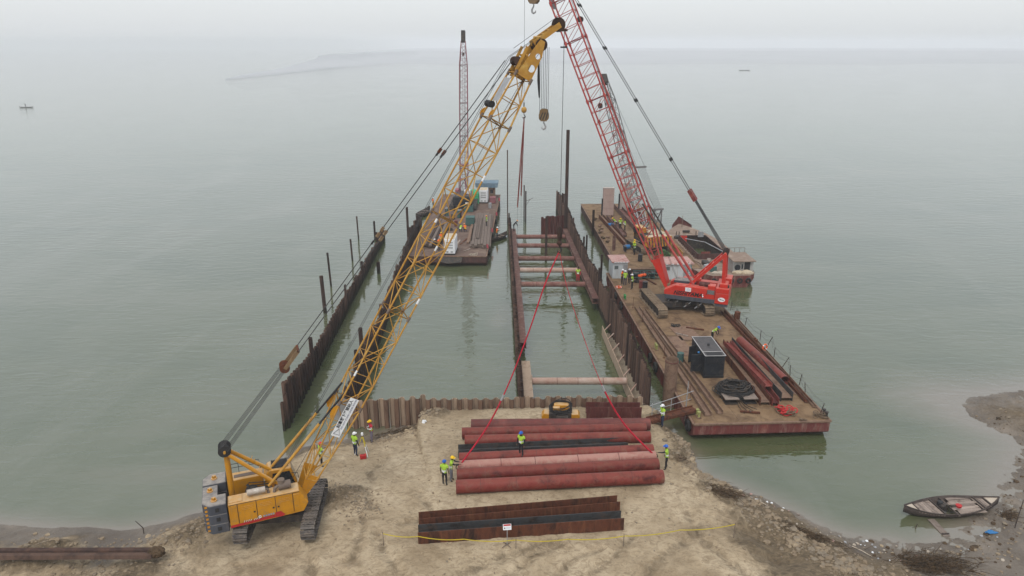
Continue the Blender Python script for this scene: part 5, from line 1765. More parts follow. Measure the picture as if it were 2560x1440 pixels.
# ================================================================== BARGES, SHIP AND WHAT STANDS ON THEM
def barge(name, label, NL, ang, L, Wd, deckz, hullmat, deckmat, rake=2.4, face=.9):
    """flat barge; origin at its near left deck corner, local x runs away along the hull, deck to local -y"""
    o = thing(name, label, 'barge', (NL[0], NL[1], 0), ang)
    z1 = deckz - .02
    prof = [(0, z1), (0, z1 - face), (rake, -1.0), (L - rake, -1.0), (L, z1 - face), (L, z1)]
    MB().side(prof, -Wd, 0).build('hull', hullmat, o, bevel=.05)
    nx, nyy = 16, 6
    for i in range(nx):
        for j in range(nyy):
            MB().bx(.12 + (L - .24) * i / nx, .12 + (L - .24) * (i + 1) / nx - .012, -Wd + .12 + (Wd - .24) * j / nyy, -Wd + .12 + (Wd - .24) * (j + 1) / nyy - .012, z1, z1 + .02 + .008 * ((i * 7 + j * 3) % 3)).build('deck_plate', deckmat, o)
    for a_, b_ in (((0, 0), (L, 0)), ((0, -Wd), (L, -Wd)), ((0, 0), (0, -Wd)), ((L, 0), (L, -Wd))):
        MB().bar((a_[0], a_[1], z1 - .02), (b_[0], b_[1], z1 - .02), .16, .12).build('rubbing_strake', MT['deck_beam'], o)
    k = 1.5
    while k < L:
        for y_ in (.012, -Wd - .012):
            MB().box((k, y_, z1 - .75), (.07, .05, 1.3)).build('hull_rib', hullmat, o)
        k += 2.6
    return o

def bollard(parent_label, p, mat='olive_paint', rz=0.0, s=1.0):
    o = thing('mooring_bollard', parent_label, 'bollard', p, rz, 'deck bollards')
    MB().bx(-.38 * s, .38 * s, -.16 * s, .16 * s, 0, .04).build('base_plate', MT['deck_beam'], o)
    for x_ in (-.2, .2):
        b_ = MB().path([(x_ * s, 0, .04), (x_ * s, 0, .42 * s)], .1 * s, 12).build('post', MT[mat], o)
        MB().tube((x_ * s, 0, .42 * s), (x_ * s, 0, .48 * s), .13 * s, 12).build('cap', MT[mat], b_)
    return o

BA = math.radians(92.9)
NLc = (13.45, 46.2)
NB = barge('work_barge', 'long dark red work barge with sandy deck, carrying the red crane', NLc, BA, 36.6, 10.35, DECK, MT['hull_red'], MT['deck_soil'])
def on_deck(px, py, z=0.0):
    return G(px, py, DECK + z)
for k, (x0, y0, x1, y1) in enumerate(((4.2, -9.6, 6.5, -5.6), (12, -3.8, 16.4, -1.9), (15.6, -5.5, 19, -3.4))):
    tag(MB().bx(0, x1 - x0, 0, y1 - y0, 0, .03).build('steel_sheet', MT['deck_beam'], None, rotz(BA) @ Vector((x0, y0, 0)) + Vector((NLc[0], NLc[1], DECK + .03)), BA + .05 * k),
        ['rusty steel sheet flat on the deck near the barge end', 'rusty steel sheet on deck beside the long channels', 'rusty steel sheet on deck in front of the red crane track'][k], 'steel sheet', 'rusty sheets on the near barge deck')

def channel(label, near, far, wd, ht, mat, z=0.05, n_lip=True, group=None):
    a, b = near, far
    ang = math.atan2(b.y - a.y, b.x - a.x)
    L = (b.xy - a.xy).length
    o = thing('steel_channel', label, 'steel channel', (a.x, a.y, a.z + z), ang, group)
    MB().bx(0, L, -wd / 2, wd / 2, 0, .025).build('web', MT[mat], o)
    for s_ in (-1, 1):
        MB().bx(0, L, s_ * wd / 2 - .02, s_ * wd / 2 + .02, 0, ht).build('flange', MT[mat], o)
    return o
channel('long rusty channel on the left side of the near barge deck, outer one', on_deck(1770, 1041), on_deck(1592, 772), .5, .3, 'deck_beam', group='rusty channels along the near barge')
channel('long rusty channel on the near barge deck, second from the left edge', on_deck(1800, 1036), on_deck(1608, 778), .42, .3, 'deck_beam', group='rusty channels along the near barge')
channel('long rusty channel lying along the right edge of the near barge', on_deck(2018, 1008), on_deck(1806, 782), .4, .28, 'rust_beam', group='rusty channels along the near barge')
channel('thin rusty angle lying next to the right edge channel', on_deck(2036, 1020), on_deck(1832, 790), .22, .2, 'deck_beam', group='rusty channels along the near barge')
# cargo: box girders, red channels, pipe
hbeam('deck_girder', 'rusty box section girder beside the black generator', 'girder', on_deck(1912, 1014), on_deck(1797, 866), .72, .78, MT['rust_beam'], MT['deck_beam'], .04, 'girders on the near barge')
hbeam('deck_girder', 'bright red girder lying on top of the others', 'girder', on_deck(1921, 971, .74), on_deck(1817, 862, .74), .42, .62, MT['red_beam'], MT['red_beam'], .04, 'girders on the near barge')
hbeam('deck_girder', 'low dark red girder half hidden under the bright red one', 'girder', on_deck(1938, 1016), on_deck(1822, 868), .70, .52, MT['red_beam'], MT['maroon'], .04, 'girders on the near barge')
hbeam('deck_girder', 'grey flanged girder with dusty web between red girder and pipe', 'girder', on_deck(1966, 1004), on_deck(1840, 862), .8, .95, MT['dark_steel'], MT['deck_beam'], .04, 'girders on the near barge')
pipe('deck_pipe', 'pinkish steel pipe with open end on the near barge deck', 'pipe', on_deck(1962, 952, .42), on_deck(1850, 852, .42), .42, MT['red_pipe'], None, 3, 24, .03)
# black generator with open side door
c0 = on_deck(1758, 946)
ga = BA - .02
t = thing('generator_set', 'black generator enclosure with open side door on the near barge', 'generator', (c0.x, c0.y, DECK + .03), ga)
MB().bx(0, 4.1, -1.72, 0, .0, .18).build('skid', MT['black'], t)
MB().bx(.02, 4.08, -1.7, -.02, .18, 1.95).build('enclosure', MT['gen_dark'], t, bevel=.03)
rf_ = MB().bx(-.03, 4.13, -1.75, .03, 1.95, 2.02).build('roof', MT['gen_dark'], t, bevel=.01)
MB().bx(.12, .75, -1.5, -.22, 2.02, 2.03).build('air_outlet', MT['black'], t)
for s_ in (-1.75, -.03):
    MB().bx(-.03, 4.13, s_ + (0 if s_ < -1 else 0), s_ + .06, 2.021, 2.05).build('roof_trim', MT['gen_trim'], t)
for x_ in (-.03, .84, 4.07):
    MB().bx(x_, x_ + .06, -1.69, -.03, 2.022, 2.048).build('roof_trim', MT['gen_trim'], t)
MB().tube((2.2, -.9, 2.02), (2.2, -.9, 2.16), .1, 12).build('filler_cap', MT['black'], t)
for k in range(6):
    MB().bx(-.01, .02, -1.55, -.17, 1.28 + .09 * k, 1.32 + .09 * k).build('louvre', MT['gen_dark'], t)
MB().bx(.75, 2.4, -.03, .005, .3, 1.85).build('door_opening', MT['black'], t)
dr = MB().box((.75, .45, 1.05), (.05, .95, 1.55)).build('side_door', MT['gen_dark'], t)
for k in range(5):
    MB().box((.72, .45, .9 + .09 * k), (.03, .75, .035)).build('louvre', MT['gen_dark'], dr)
MB().box((2.55, .35, 1.1), (.05, .75, 1.5), rotz(.5)).build('side_door', MT['gen_dark'], t)
MB().ball((.9, .3, 1.95), .1, 8, 6).build('water_can', MT['blue'], t)

# coil of cable lying on two flat cradles
cc = on_deck(1834, 986)
t = thing('cable_coil', 'big tangled coil of black cable and hose on a steel cradle', 'cable coil', (cc.x, cc.y, DECK + .03), BA)
rn = random.Random(9)
for i in range(46):
    R_ = rn.uniform(.66, 1.36)
    zc = .5 + (1.36 - R_) * .6 + rn.uniform(-.35, .12)
    ox, oy = rn.uniform(-.18, .18), rn.uniform(-.18, .18)
    pts = []
    for k in range(28):
        th = 2 * PI * k / 28
        rr = R_ + .09 * math.sin(3 * th + i) + .05 * math.sin(5 * th + 2 * i)
        pts.append((rr * math.cos(th) * .95 + ox, rr * math.sin(th) * 1.1 + oy, zc + .05 * math.sin(2 * th + i * 1.7)))
    MB().path(pts, rn.choice((.03, .035, .045)), 5, closed=True).build('cable_turn', MT['rubber' if i % 3 else 'machinery'], t)
for s_ in (-1, 1):
    MB().bx(-1.75, -.55, s_ * .75 - .55, s_ * .75 + .55, .42, .48).build('cradle_plate', MT['wood'], t)
    MB().bx(-1.72, -.6, s_ * .75 - .5, s_ * .75 + .5, .0, .05).build('cradle_plate', MT['machinery'], t)
    MB().bx(-1.0, -.95, s_ * .75 - .45, s_ * .75 + .45, .05, .42).build('cradle_web', MT['rust_beam'], t)
for k in range(4):
    MB().path([(-1.4, -.2 + .15 * k, .1), (-2.1, -.4 + .25 * k, .04), (-2.6 - .2 * k, -.9 + .4 * k, .03)], .022, 5).build('loose_end', MT['rubber'], t)

# red slings and rope heaps by the barge end
def heap(name, label, cat, c, r, n, thick, mat, mat2, seed, zs=.25, rings=12):
    o = thing(name, label, cat, c, 0)
    rr = random.Random(seed)
    for i in range(n):
        R_ = rr.uniform(.12, .32) * r * 1.6
        ox, oy = rr.uniform(-r, r) * .8, rr.uniform(-r, r) * .5
        tilt = Matrix.Rotation(rr.uniform(-.5, .5), 3, 'X') @ Matrix.Rotation(rr.uniform(-.5, .5), 3, 'Y')
        MB().torus((ox, oy, thick + rr.uniform(0, zs)), R_, thick, 14, 6, tilt).build('loop', mat if rr.random() < .6 else mat2, o)
    return o
heap('sling_heap', 'heap of red slings and brown shackles near the barge end', 'sling heap', on_deck(1968, 1033, .03), .75, 16, .045, MT['decal_red'], MT['rope_tan'], 5)
heap('rope_heap', 'pile of brown mooring rope in the far right barge corner', 'rope', on_deck(2046, 1041, .03), .5, 11, .035, MT['rope_tan'], MT['rope_tan'], 6)
heap('rope_heap', 'small loop of brown rope right beside the red slings', 'rope', on_deck(2008, 1050, .03), .28, 6, .032, MT['rope_tan'], MT['rope_tan'], 7, .1)
bollard('pair of olive bollards at the left front corner of near barge', on_deck(1745, 1040, .03), 'olive_paint', BA)
bollard('pair of dark bollards at the right front corner of near barge', on_deck(2062, 1040, .03), 'machinery', BA)
bollard('pair of olive bollards midway along the left barge edge', on_deck(1640, 872, .03), 'olive_paint', BA)
bollard('pair of bright green bollards on the left edge by the life ring', on_deck(1562, 747, .03), 'green_paint', BA)
bollard('pair of rusty bollards on the right barge edge by the life ring', on_deck(1888, 858, .03), 'rust_beam', BA)

def life_ring(label, c, tilt, rz=0.0):
    o = thing('life_ring', label, 'life ring', c, rz, 'orange life rings')
    Mx = Matrix.Rotation(tilt, 3, 'X')
    zc = .37 if tilt else .07
    MB().torus((0, 0, zc), .30, .07, 22, 8, Mx).build('ring', MT['orange'], o)
    for k in range(4):
        a_ = PI / 4 + k * PI / 2
        pts = [Mx @ Vector((.30 * math.cos(a_ + d), .30 * math.sin(a_ + d), 0)) + Vector((0, 0, zc)) for d in (-.14, 0, .14)]
        MB().path(pts, .075, 8).build('band', MT['decal_white'], o)
    return o
life_ring('orange and white life ring hung on the right rail of the barge', on_deck(1911, 878, .02), PI / 2, .6)
life_ring('orange life ring lying flat on deck near the four workers', on_deck(1547, 719, .02), 0)

# posts and wire along the right edge of the near barge
t = thing('guard_rail', 'leaning rusty posts with sagging wire along the right barge edge', 'railing', (on_deck(2050, 1030).x, on_deck(2050, 1030).y, DECK))
tops = []
o_ = Vector(t.location)
for (px, py, ln) in ((2050, 1035, .2), (2013, 985, -.15), (1998, 962, .1), (1975, 940, -.1), (1955, 918, .5), (1935, 892, .0), (1916, 868, .45), (1900, 850, 0), (1862, 815, .12), (1842, 792, -.08), (1826, 775, .1)):
    p = on_deck(px, py) - o_
    h = random.uniform(.85, 1.1)
    q = p + Vector((ln, 0, h))
    MB().tube(p - Vector((0, 0, .05)), q, .03, 6).build('post', MT['rust_pile'], t)
    tops.append(q)
for a, b in zip(tops[:-1], tops[1:]):
    for dz in (0, -.45):
        m_ = (a + b) / 2 + Vector((0, 0, -.2 + dz))
        MB().path([a + Vector((0, 0, dz)), m_, b + Vector((0, 0, dz))], .012, 5).build('wire', MT['cable'], t)
for k, (px, py, lb) in enumerate(((1592, 842, 'thin bent steel rod sticking up on the left barge edge'), (1606, 805, 'thin upright rod near the long channel on the barge'), (1582, 770, 'thin upright rod beside the crane track'), (1725, 1000, 'thin upright rod by the front barge bollards'), (1660, 895, 'thin upright rod near the wide tube pile'))):
    p = on_deck(px, py)
    o = thing('steel_rod', lb, 'rod', p, 0, 'thin rods standing on the barge edge')
    MB().tube((0, 0, 0), (.05 * (k % 3 - 1), .05, 1.25), .02, 6).build('shaft', MT['rust_beam'], o)
    MB().box((0, 0, .03), (.2, .2, .04)).build('foot', MT['rust_beam'], o)
# tyre fenders down the left side
for k, (px, py) in enumerate(((1530, 738), (1543, 762), (1621, 892), (1635, 915), (1748, 1060))):
    p = G(px, py, .95)
    xl = NLc[0] + (p.y - NLc[1]) * math.cos(BA) / math.sin(BA)
    o = thing('tyre_fender', ['black tyre fender on the left hull side under the life ring', 'black tyre fender below the green bollards', 'black tyre fender midway down the left hull side', 'second black tyre fender midway down the left hull side', 'black tyre fender at the left front hull corner'][k], 'tyre', (xl - .16, p.y, .85), BA, 'tyre fenders on the near barge')
    MB().torus((0, 0, 0), .34, .15, 18, 8, Matrix.Rotation(PI / 2, 3, 'X')).build('tyre', MT['rubber'], o)
    MB().tube((0, 0, .3), (0, -.12, .62), .015, 5).build('rope', MT['rope_tan'], o)

# gangway from the bank
ga_, gb_ = G(1622, 1052, 1.66), G(1738, 1022, 1.72)
t = thing('gangway', 'narrow rusty gangway with handrail between bank and barge', 'gangway', ga_, math.atan2(gb_.y - ga_.y, gb_.x - ga_.x))
L = (gb_.xy - ga_.xy).length
zt = gb_.z - ga_.z
def gsl(mb):
    mb.v = [(x, y_, z + zt * x / L) for x, y_, z in mb.v]
    return mb
for k in range(10):
    gsl(MB().bx(L * k / 10, L * (k + 1) / 10 - .02, -.32, .32, .0, .03)).build('tread_plate', MT['rust_beam'], t)
for s_ in (-.36, .36):
    gsl(MB().bx(0, L, s_ - .03, s_ + .03, -.08, .14)).build('side_beam', MT['rust_beam'], t)
for x_ in (.5, 2.2, 3.6):
    gsl(MB().tube((x_, .36, .1), (x_, .36, 1.15), .025, 6)).build('rail_post', MT['galv'], t)
gsl(MB().path([(.3, .36, 1.0), (2.2, .36, 1.15), (4.2, .36, 1.35)], .025, 6)).build('handrail', MT['galv'], t)
gsl(MB().path([(.5, .36, .55), (4.0, .36, .7)], .02, 6)).build('handrail', MT['galv'], t)
gsl(MB().tube((3.75, .5, -1.2), (3.75, .5, 2.2), .03, 6)).build('rail_post', MT['galv'], t)

# deck huts at the far end of the near barge
def hut(label, px0, px1, pyb, w_, dpt, h_, ladder=False, pipes=False):
    a = on_deck(px0, pyb)
    o = thing('deck_hut', label, 'hut', (a.x, a.y, DECK + .03), BA - PI / 2, 'white huts on the near barge')
    MB().bx(0, w_, 0, dpt, 0, h_).build('wall', MT['hut_white'], o)
    MB().bx(-.18, w_ + .18, -.18, dpt + .18, h_, h_ + .14).build('roof', MT['hut_roof'], o)
    for k in range(5):
        MB().bx(.1 + k * w_ / 5, .1 + k * w_ / 5 + .28, -.185, -.18, h_ + .02, h_ + .12).build('fascia_mark', MT['decal_white'], o)
    MB().bx(w_ * .7, w_ * .7 + .55, -.02, 0, 0, 1.7).build('door', MT['galv'], o)
    wd_ = MB().bx(.2, .65, -.025, 0, 1.2, 1.6).build('window', MT['glass_pale'], o)
    MB().bx(.15, .7, -.04, -.026, 1.15, 1.2).build('sill', MT['galv'], o)
    if ladder:
        for x_ in (w_ - .5, w_ - .1):
            MB().tube((x_, -.12, 0), (x_, -.12, h_ + .3), .025, 6).build('ladder_rail', MT['teal'], o)
        for k in range(7):
            MB().tube((w_ - .5, -.12, .2 + .28 * k), (w_ - .1, -.12, .2 + .28 * k), .018, 5).build('ladder_rung', MT['teal'], o)
    return o
hut('small white deck hut with pinkish roof beside the four workers', 1531, 1572, 697, 1.75, 2.6, 2.0)
hut('wide white deck hut with ladder behind the red crane', 1659, 1728, 700, 3.3, 2.6, 1.9, True)
# hose and plant clutter between the huts
t = thing('pipe_rack', 'low dark rack with hoses and rails between the two huts', 'pipe rack', on_deck(1582, 700, .03), BA - PI / 2)
for z_ in (.3, .75, 1.15):
    MB().tube((0, 0, z_), (3.4, 0, z_), .035, 6).build('rail', MT['teal'], t)
for k in range(5):
    MB().tube((.85 * k, 0, 0), (.85 * k, 0, 1.2), .035, 6).build('post', MT['teal'], t)
rn = random.Random(31)
for i in range(8):
    pts = [(.3 + 3 * u + rn.uniform(-.1, .1), .5 + .3 * math.sin(u * 9 + i), .25 + .5 * abs(math.sin(u * 6 + i))) for u in [k / 9 for k in range(10)]]
    MB().path(pts, .06, 6).build('hose', MT['rubber'], t)
for i in range(3):
    MB().tube((.5 + 1.0 * i, .6, 0), (.5 + 1.0 * i, .6, .75), .32, 12).build('drum', MT['gen_dark'], t)
o = thing('life_jacket_pile', 'bright orange life jackets slung over the rack between huts', 'life jackets', on_deck(1605, 692, 1.05), BA - PI / 2)
for k in range(3):
    MB().box((-.25 + .26 * k, .08 * (k % 2), .12 + .06 * k), (.42, .34, .26), rotz(.4 * k)).build('jacket', MT['orange'], o, bevel=.06)
t = thing('potted_shrub', 'green leafy shrub growing on deck behind the red boom', 'shrub', on_deck(1655, 664, .03))
MB().path([(0, 0, 0), (.05, .02, .5), (0, 0, 1.1)], [.05, .04, .02], 6).build('stem', MT['brush'], t)
MB().tube((0, 0, 0), (0, 0, .3), .3, 12, .36).build('pot', MT['deck_beam'], t)
rn = random.Random(2)
mb = MB()
for i in range(900):
    th, ph, r_ = rn.uniform(0, 2 * PI), math.acos(rn.uniform(-.7, 1)), rn.uniform(.35, 1) ** .5 * 1.0
    c = Vector((r_ * 1.05 * math.sin(ph) * math.cos(th), r_ * .9 * math.sin(ph) * math.sin(th), 1.15 + r_ * .95 * math.cos(ph)))
    u_ = Vector((rn.uniform(-1, 1), rn.uniform(-1, 1), rn.uniform(-1, 1))).normalized() * .16
    v_ = u_.cross(Vector((rn.uniform(-1, 1), rn.uniform(-1, 1), 1))).normalized() * .06
    mb.add([c - u_, c + v_, c + u_, c - v_], [(0, 1, 2, 3)], False)
fo = mb.build('foliage', MT['leaf'], t)
fo['kind'] = 'stuff'

# ------------------------------------------------------------------ far barge behind the huts
FBA = math.radians(91.8)
FB = barge('work_barge', 'farther rusty work barge in line behind the huts', (13.35, 84.6), FBA, 38.0, 10.5, DECK - .05, MT['hull_dark'], MT['deck_soil'])
fz = DECK - .02
def on_far(px, py, z=0.0):
    return G(px, py, fz + z)
hbeam('deck_girder', 'long dark girder along the left side of the far barge', 'girder', on_far(1568, 618, .03), on_far(1502, 545, .03), .6, .7, MT['rust_beam'], MT['deck_beam'], .04, 'girders on the far barge')
hbeam('deck_girder', 'red brown girder next to the dark one on the far barge', 'girder', on_far(1560, 592, .03), on_far(1522, 545, .03), .55, .8, MT['waler'], MT['waler'], .04, 'girders on the far barge')
hbeam('deck_girder', 'wide red brown girder behind the far barge workers', 'girder', on_far(1592, 575, .03), on_far(1541, 520, .03), .75, 1.0, MT['waler'], MT['strut'], .04, 'girders on the far barge')
hbeam('deck_girder', 'maroon girder farthest right on the far barge', 'girder', on_far(1612, 560, .03), on_far(1562, 512, .03), .75, 1.0, MT['maroon'], MT['waler'], .04, 'girders on the far barge')
hbeam('deck_girder', 'yellow brown rail on the right edge of the far barge', 'girder', on_far(1702, 640, .03), on_far(1648, 578, .03), .5, .5, MT['boom_yellow'], MT['deck_beam'], .04, 'girders on the far barge')
for k, (px, pyb, pyt, w_, mat) in enumerate(((1519, 538, 470, 1.75, 'pink_slab'), (1562, 526, 458, 1.9, 'concrete'))):
    b0 = on_far(px, pyb, .03)
    zt = V(px, pyt, b0.y).z - b0.z
    o = thing('steel_casing', ['tall pinkish flat casing standing upright on the far barge', 'tall grey tan casing standing behind the red boom'][k], 'casing', b0, .06, 'upright casings on the far barge')
    R_ = Matrix.Rotation(.03, 3, 'X')
    for q in range(4):
        MB().box((0, 0, zt * (q + .5) / 4), (w_, .75, zt / 4 - .03)).build('panel', MT[mat], o, bevel=.03)
    MB().bx(-w_ / 2 - .2, -w_ / 2 - .01, -.1, .1, 0, zt * .62).build('side_brace', MT['gen_dark'], o)
    MB().box((0, 0, zt + .03), (w_ + .04, .8, .06)).build('top_plate', MT['concrete'], o)
for k, (px, py, mt_, lb) in enumerate(((1526, 563, 'blue', 'blue drum lying on far barge girders'), (1567, 618, 'blue', 'blue drum by the black bollard on the far barge'))):
    o = thing('oil_drum', lb, 'drum', on_far(px, py, .3), .4, 'blue drums on far barge')
    MB().tube((-.42, 0, .05), (.42, 0, .05), .29, 14).build('shell', MT[mt_], o)
    for x_ in (-.15, .15):
        MB().torus((x_, 0, .05), .29, .018, 14, 5, Matrix.Rotation(PI / 2, 3, 'Y')).build('rib', MT[mt_], o)
bollard('pair of black bollards on the far barge deck by two workers', on_far(1562, 628, .03), 'gen_dark', FBA, 1.5)
# sediment mounds and gear on its left edge
rn = random.Random(8)
o = thing('gear_pile', 'jumble of mud caked fittings on the left edge of far barge', 'scrap pile', on_far(1500, 575, .03), FBA)
for i in range(14):
    ob = link_mesh('scrap_piece', clod_mesh('scrap_piece', MT['deck_beam' if i % 2 else 'brush'], i, .28, .3, (1, 1, .7), 1), o, (rn.uniform(-8, 7), rn.uniform(-.5, .4), .12), (0, 0, rn.uniform(0, 3)))
# grey crane, its striped counterweight to the camera
g0 = on_far(1622, 625)
tipg = V(1508, 196, 110.5)
GA = math.atan2(tipg.y - g0.y, tipg.x - g0.x)
GC = thing('crawler_crane', 'grey lattice boom crane with yellow black striped counterweight on far barge', 'crane', (g0.x, g0.y + .6, fz), GA)
for s_ in (-1, 1):
    crawler(GC, 0, s_ * 1.9, 5.2, .75, 1.0, 0, MT['track_tan'], 40)
MB().tube((0, 0, .5), (0, 0, 1.2), .9, 20).build('slewing_ring', MT['machinery'], GC)
MB().bx(-2.2, 1.6, -1.5, 1.5, 1.2, 2.4).build('machinery_house', MT['machinery'], GC, bevel=.05)
MB().bx(-.3, 1.7, .55, 1.5, 1.5, 3.1).build('cab', MT['yellow'], GC, bevel=.06)
MB().bx(.1, 1.72, 1.5, 1.52, 2.1, 2.9).build('side_window', MT['glass'], GC)
cw = sub('counterweight', GC)
MB().bx(-3.3, -2.22, -1.7, 1.7, 1.15, 2.55).build('slab', MT['yellow'], cw, bevel=.04)
MB().bx(-3.25, -2.3, -1.6, 1.6, 2.55, 2.6).build('dusty_top', MT['jute'], cw)
for k in range(8):
    y_ = -1.6 + .42 * k
    MB().add([(-3.312, y_, 1.17), (-3.312, y_ + .2, 1.17), (-3.312, y_ + .42, 2.5), (-3.312, y_ + .22, 2.5)], [(3, 2, 1, 0)]).build('stripe', MT['black_stripe'], cw)
MB().bx(-2.2, .3, -1.45, .5, 2.4, 2.7).build('engine_cover', MT['jute'], GC, bevel=.04)
GF = Vector((1.3, 0, 1.9))
GT = local(GC, tipg); GT.y = 0
gx = (GT - GF).normalized(); gu = Vector((-gx.z, 0, gx.x))
GL = (GT - GF).length
s = 0
cuts = [.6, 5.0, 10.5, 16.0, GL - 4.2, GL - .6]
dims = [(1.1, .5), (1.3, 1.2), (1.3, 1.2), (1.3, 1.2), (1.25, 1.15), (.7, .6)]
for k in range(5):
    lattice(GC, 'boom_section', GF + gx * cuts[k], GF + gx * cuts[k + 1], gu, *dims[k], *dims[k + 1], MT['boom_grey'] if k else MT['galv'], .075, .038, 1.3)
MB().bar(GF + gx * (GL - .9), GF + gx * (GL + .5), .7, .9).build('boom_head', MT['machinery'], GC)
for k in range(3):
    sheave(GC, GF + gx * (GL + .3) + Vector((0, -.22 + .22 * k, 0)), (0, 1, 0), .45, .15, MT['rust_pile'])
gy = Vector((-2.2, 0, 6.0))
for s_ in (-1, 1):
    MB().bar((-2.2, s_ * .5, 2.4), gy + Vector((0, s_ * .5, 0)), .14).build('gantry_leg', MT['boom_grey'], GC)
    MB().bar((.2, s_ * .6, 2.4), gy + Vector((0, s_ * .5, 0)), .12).build('gantry_leg', MT['boom_grey'], GC)
for z_ in (3.4, 4.4, 5.4):
    MB().bar((-2.2, -.5, z_), (-2.2, .5, z_), .1).build('gantry_tie', MT['boom_grey'], GC)
MB().bar(gy + Vector((0, -.7, 0)), gy + Vector((0, .7, 0)), .25).build('gantry_head', MT['boom_grey'], GC)
hd = GF + gx * (GL - .3)
eqg = gy.lerp(hd, .30)
mb = MB()
for k in range(6):
    mb.tube(gy + Vector((0, -.5 + .2 * k, 0)), eqg + Vector((0, -.5 + .2 * k, 0)), .018, 5)
mb.build('boom_hoist_rope', MT['cable'], GC)
MB().bar(eqg + Vector((0, -.8, 0)), eqg + Vector((0, .8, 0)), .25).build('equaliser_beam', MT['boom_grey'], GC)
for s_ in (-.6, .6):
    MB().tube(eqg + Vector((0, s_, 0)), hd + Vector((0, s_ * .5, 0)), .022, 5).build('pendant', MT['cable'], GC)
for k, (px, pyt, sz, lb) in enumerate(((1502, 258, .6, 'small dark hook block hung from the grey boom tip'), (1500, 300, .4, 'small ball hook hung low from the grey boom tip'))):
    tw = rotz(GA) @ (GF + gx * (GL + .3)) + Vector(GC.location)
    tw += Vector((-.35 - .12 * k, 0, 0))
    zb = V(px, pyt, tw.y).z
    hook_block(lb, (tw.x, tw.y, zb), sz, MT['rust_pile'], False, .3)
    MB().tube(local(GC, tw), local(GC, (tw.x, tw.y, zb - .1)), .016, 5).build('hook_fall', MT['cable'], GC)

# ------------------------------------------------------------------ sand carrier moored outside
SA = math.radians(92.0)
sh = thing('cargo_ship', 'rusty sand carrier with open hold moored behind the red crane', 'ship', (26.5, 82.4, 0), SA)
st_ = [(-1.0, 2.3, 1.5), (.6, 3.4, 1.4), (3, 3.85, 1.3), (8, 4.0, 1.25), (14, 3.9, 1.3), (17.5, 3.5, 1.38), (20, 2.7, 1.5), (22, 1.5, 1.68), (23.6, .25, 1.9)]
vs, fs = [], []
for x_, hw, dz in st_:
    vs += [(x_ * (.97 if x_ > 15 else 1), hw * .72, -1.0), (x_, hw, dz * .45), (x_, hw, dz), (x_, -hw, dz), (x_, -hw, dz * .45), (x_ * (.97 if x_ > 15 else 1), -hw * .72, -1.0)]
for i in range(len(st_) - 1):
    for j in range(5):
        if j == 2:
            continue
        fs.append((i * 6 + j, i * 6 + j + 1, (i + 1) * 6 + j + 1, (i + 1) * 6 + j))
fs.append((0, 1, 2, 3, 4, 5))
fs.append(tuple(len(vs) - 6 + q for q in (5, 4, 3, 2, 1, 0)))
MB().add(vs, fs).build('hull', MT['hull_red'], sh)
H0, H1, HW = 6.8, 16.2, 1.85
def dz_at(x_):
    return interp([(a, c) for a, b, c in st_], x_)
def hw_at(x_):
    return interp([(a, b) for a, b, c in st_], x_)
mb = MB()
xs_ = [-1.0, .6, 3, H0, 8, 11, 14, H1, 17.5, 20, 22, 23.6]
for a_, b_ in zip(xs_[:-1], xs_[1:]):
    za, zb = dz_at(a_) + .01, dz_at(b_) + .01
    ha, hb2 = hw_at(a_) - .02, hw_at(b_) - .02
    if a_ >= H0 and b_ <= H1:
        mb.add([(a_, HW, za), (b_, HW, zb), (b_, hb2, zb), (a_, ha, za)], [(0, 1, 2, 3)])
        mb.add([(a_, -ha, za), (b_, -hb2, zb), (b_, -HW, zb), (a_, -HW, za)], [(0, 1, 2, 3)])
    else:
        mb.add([(a_, -ha, za), (b_, -hb2, zb), (b_, hb2, zb), (a_, ha, za)], [(0, 1, 2, 3)])
mb.build('deck', MT['ship_deck'], sh)
zh = 1.3
hold = MB()
hold.add([(H0, -HW, -.6), (H1, -HW, -.6), (H1, HW, -.6), (H0, HW, -.6), (H0, -HW, zh + .7), (H1, -HW, zh + .7), (H1, HW, zh + .7), (H0, HW, zh + .7)],
         [(0, 1, 2, 3), (0, 4, 5, 1), (1, 5, 6, 2), (2, 6, 7, 3), (3, 7, 4, 0)])
hold.build('cargo_hold', MT['machinery'], sh)
for a_, b_ in (((H0, -HW - .05), (H1, -HW - .05)), ((H0, HW + .05), (H1, HW + .05)), ((H0 - .05, -HW), (H0 - .05, HW)), ((H1 + .05, -HW), (H1 + .05, HW))):
    MB().bar((a_[0], a_[1], zh + .33), (b_[0], b_[1], zh + .33), .1, .8).build('coaming', MT['hull_dark'], sh)
for k in range(12):
    x_ = H0 + .4 + k * .77
    for s_ in (-1, 1):
        MB().box((x_, s_ * (HW + .22), zh + .25), (.09, .24, .62)).build('coaming_bracket', MT['hull_dark'], sh)
MB().bx(H0 + .1, H0 + .16, HW - 1.6, HW - .4, zh + .1, zh + .95).build('hull_patch', MT['red_beam'], sh)
MB().bar((H1 - .1, -HW + .3, zh + .9), (H1 - .1, -HW - .1 + 1.2, zh + .9), .1, .8).build('white_patch', MT['galv'], sh)
MB().bx(H1 - .2, H1 - .12, HW - 1.0, HW - .05, zh - .2, zh + .72).build('red_flag', MT['crane_red'], sh)
MB().path([(H0 + .5, -HW + .2, zh + .8), (H0 + 5, -.5, zh + .9), (H1 - 2.2, HW - .2, zh + .85)], .06, 6).build('hose', MT['galv'], sh)
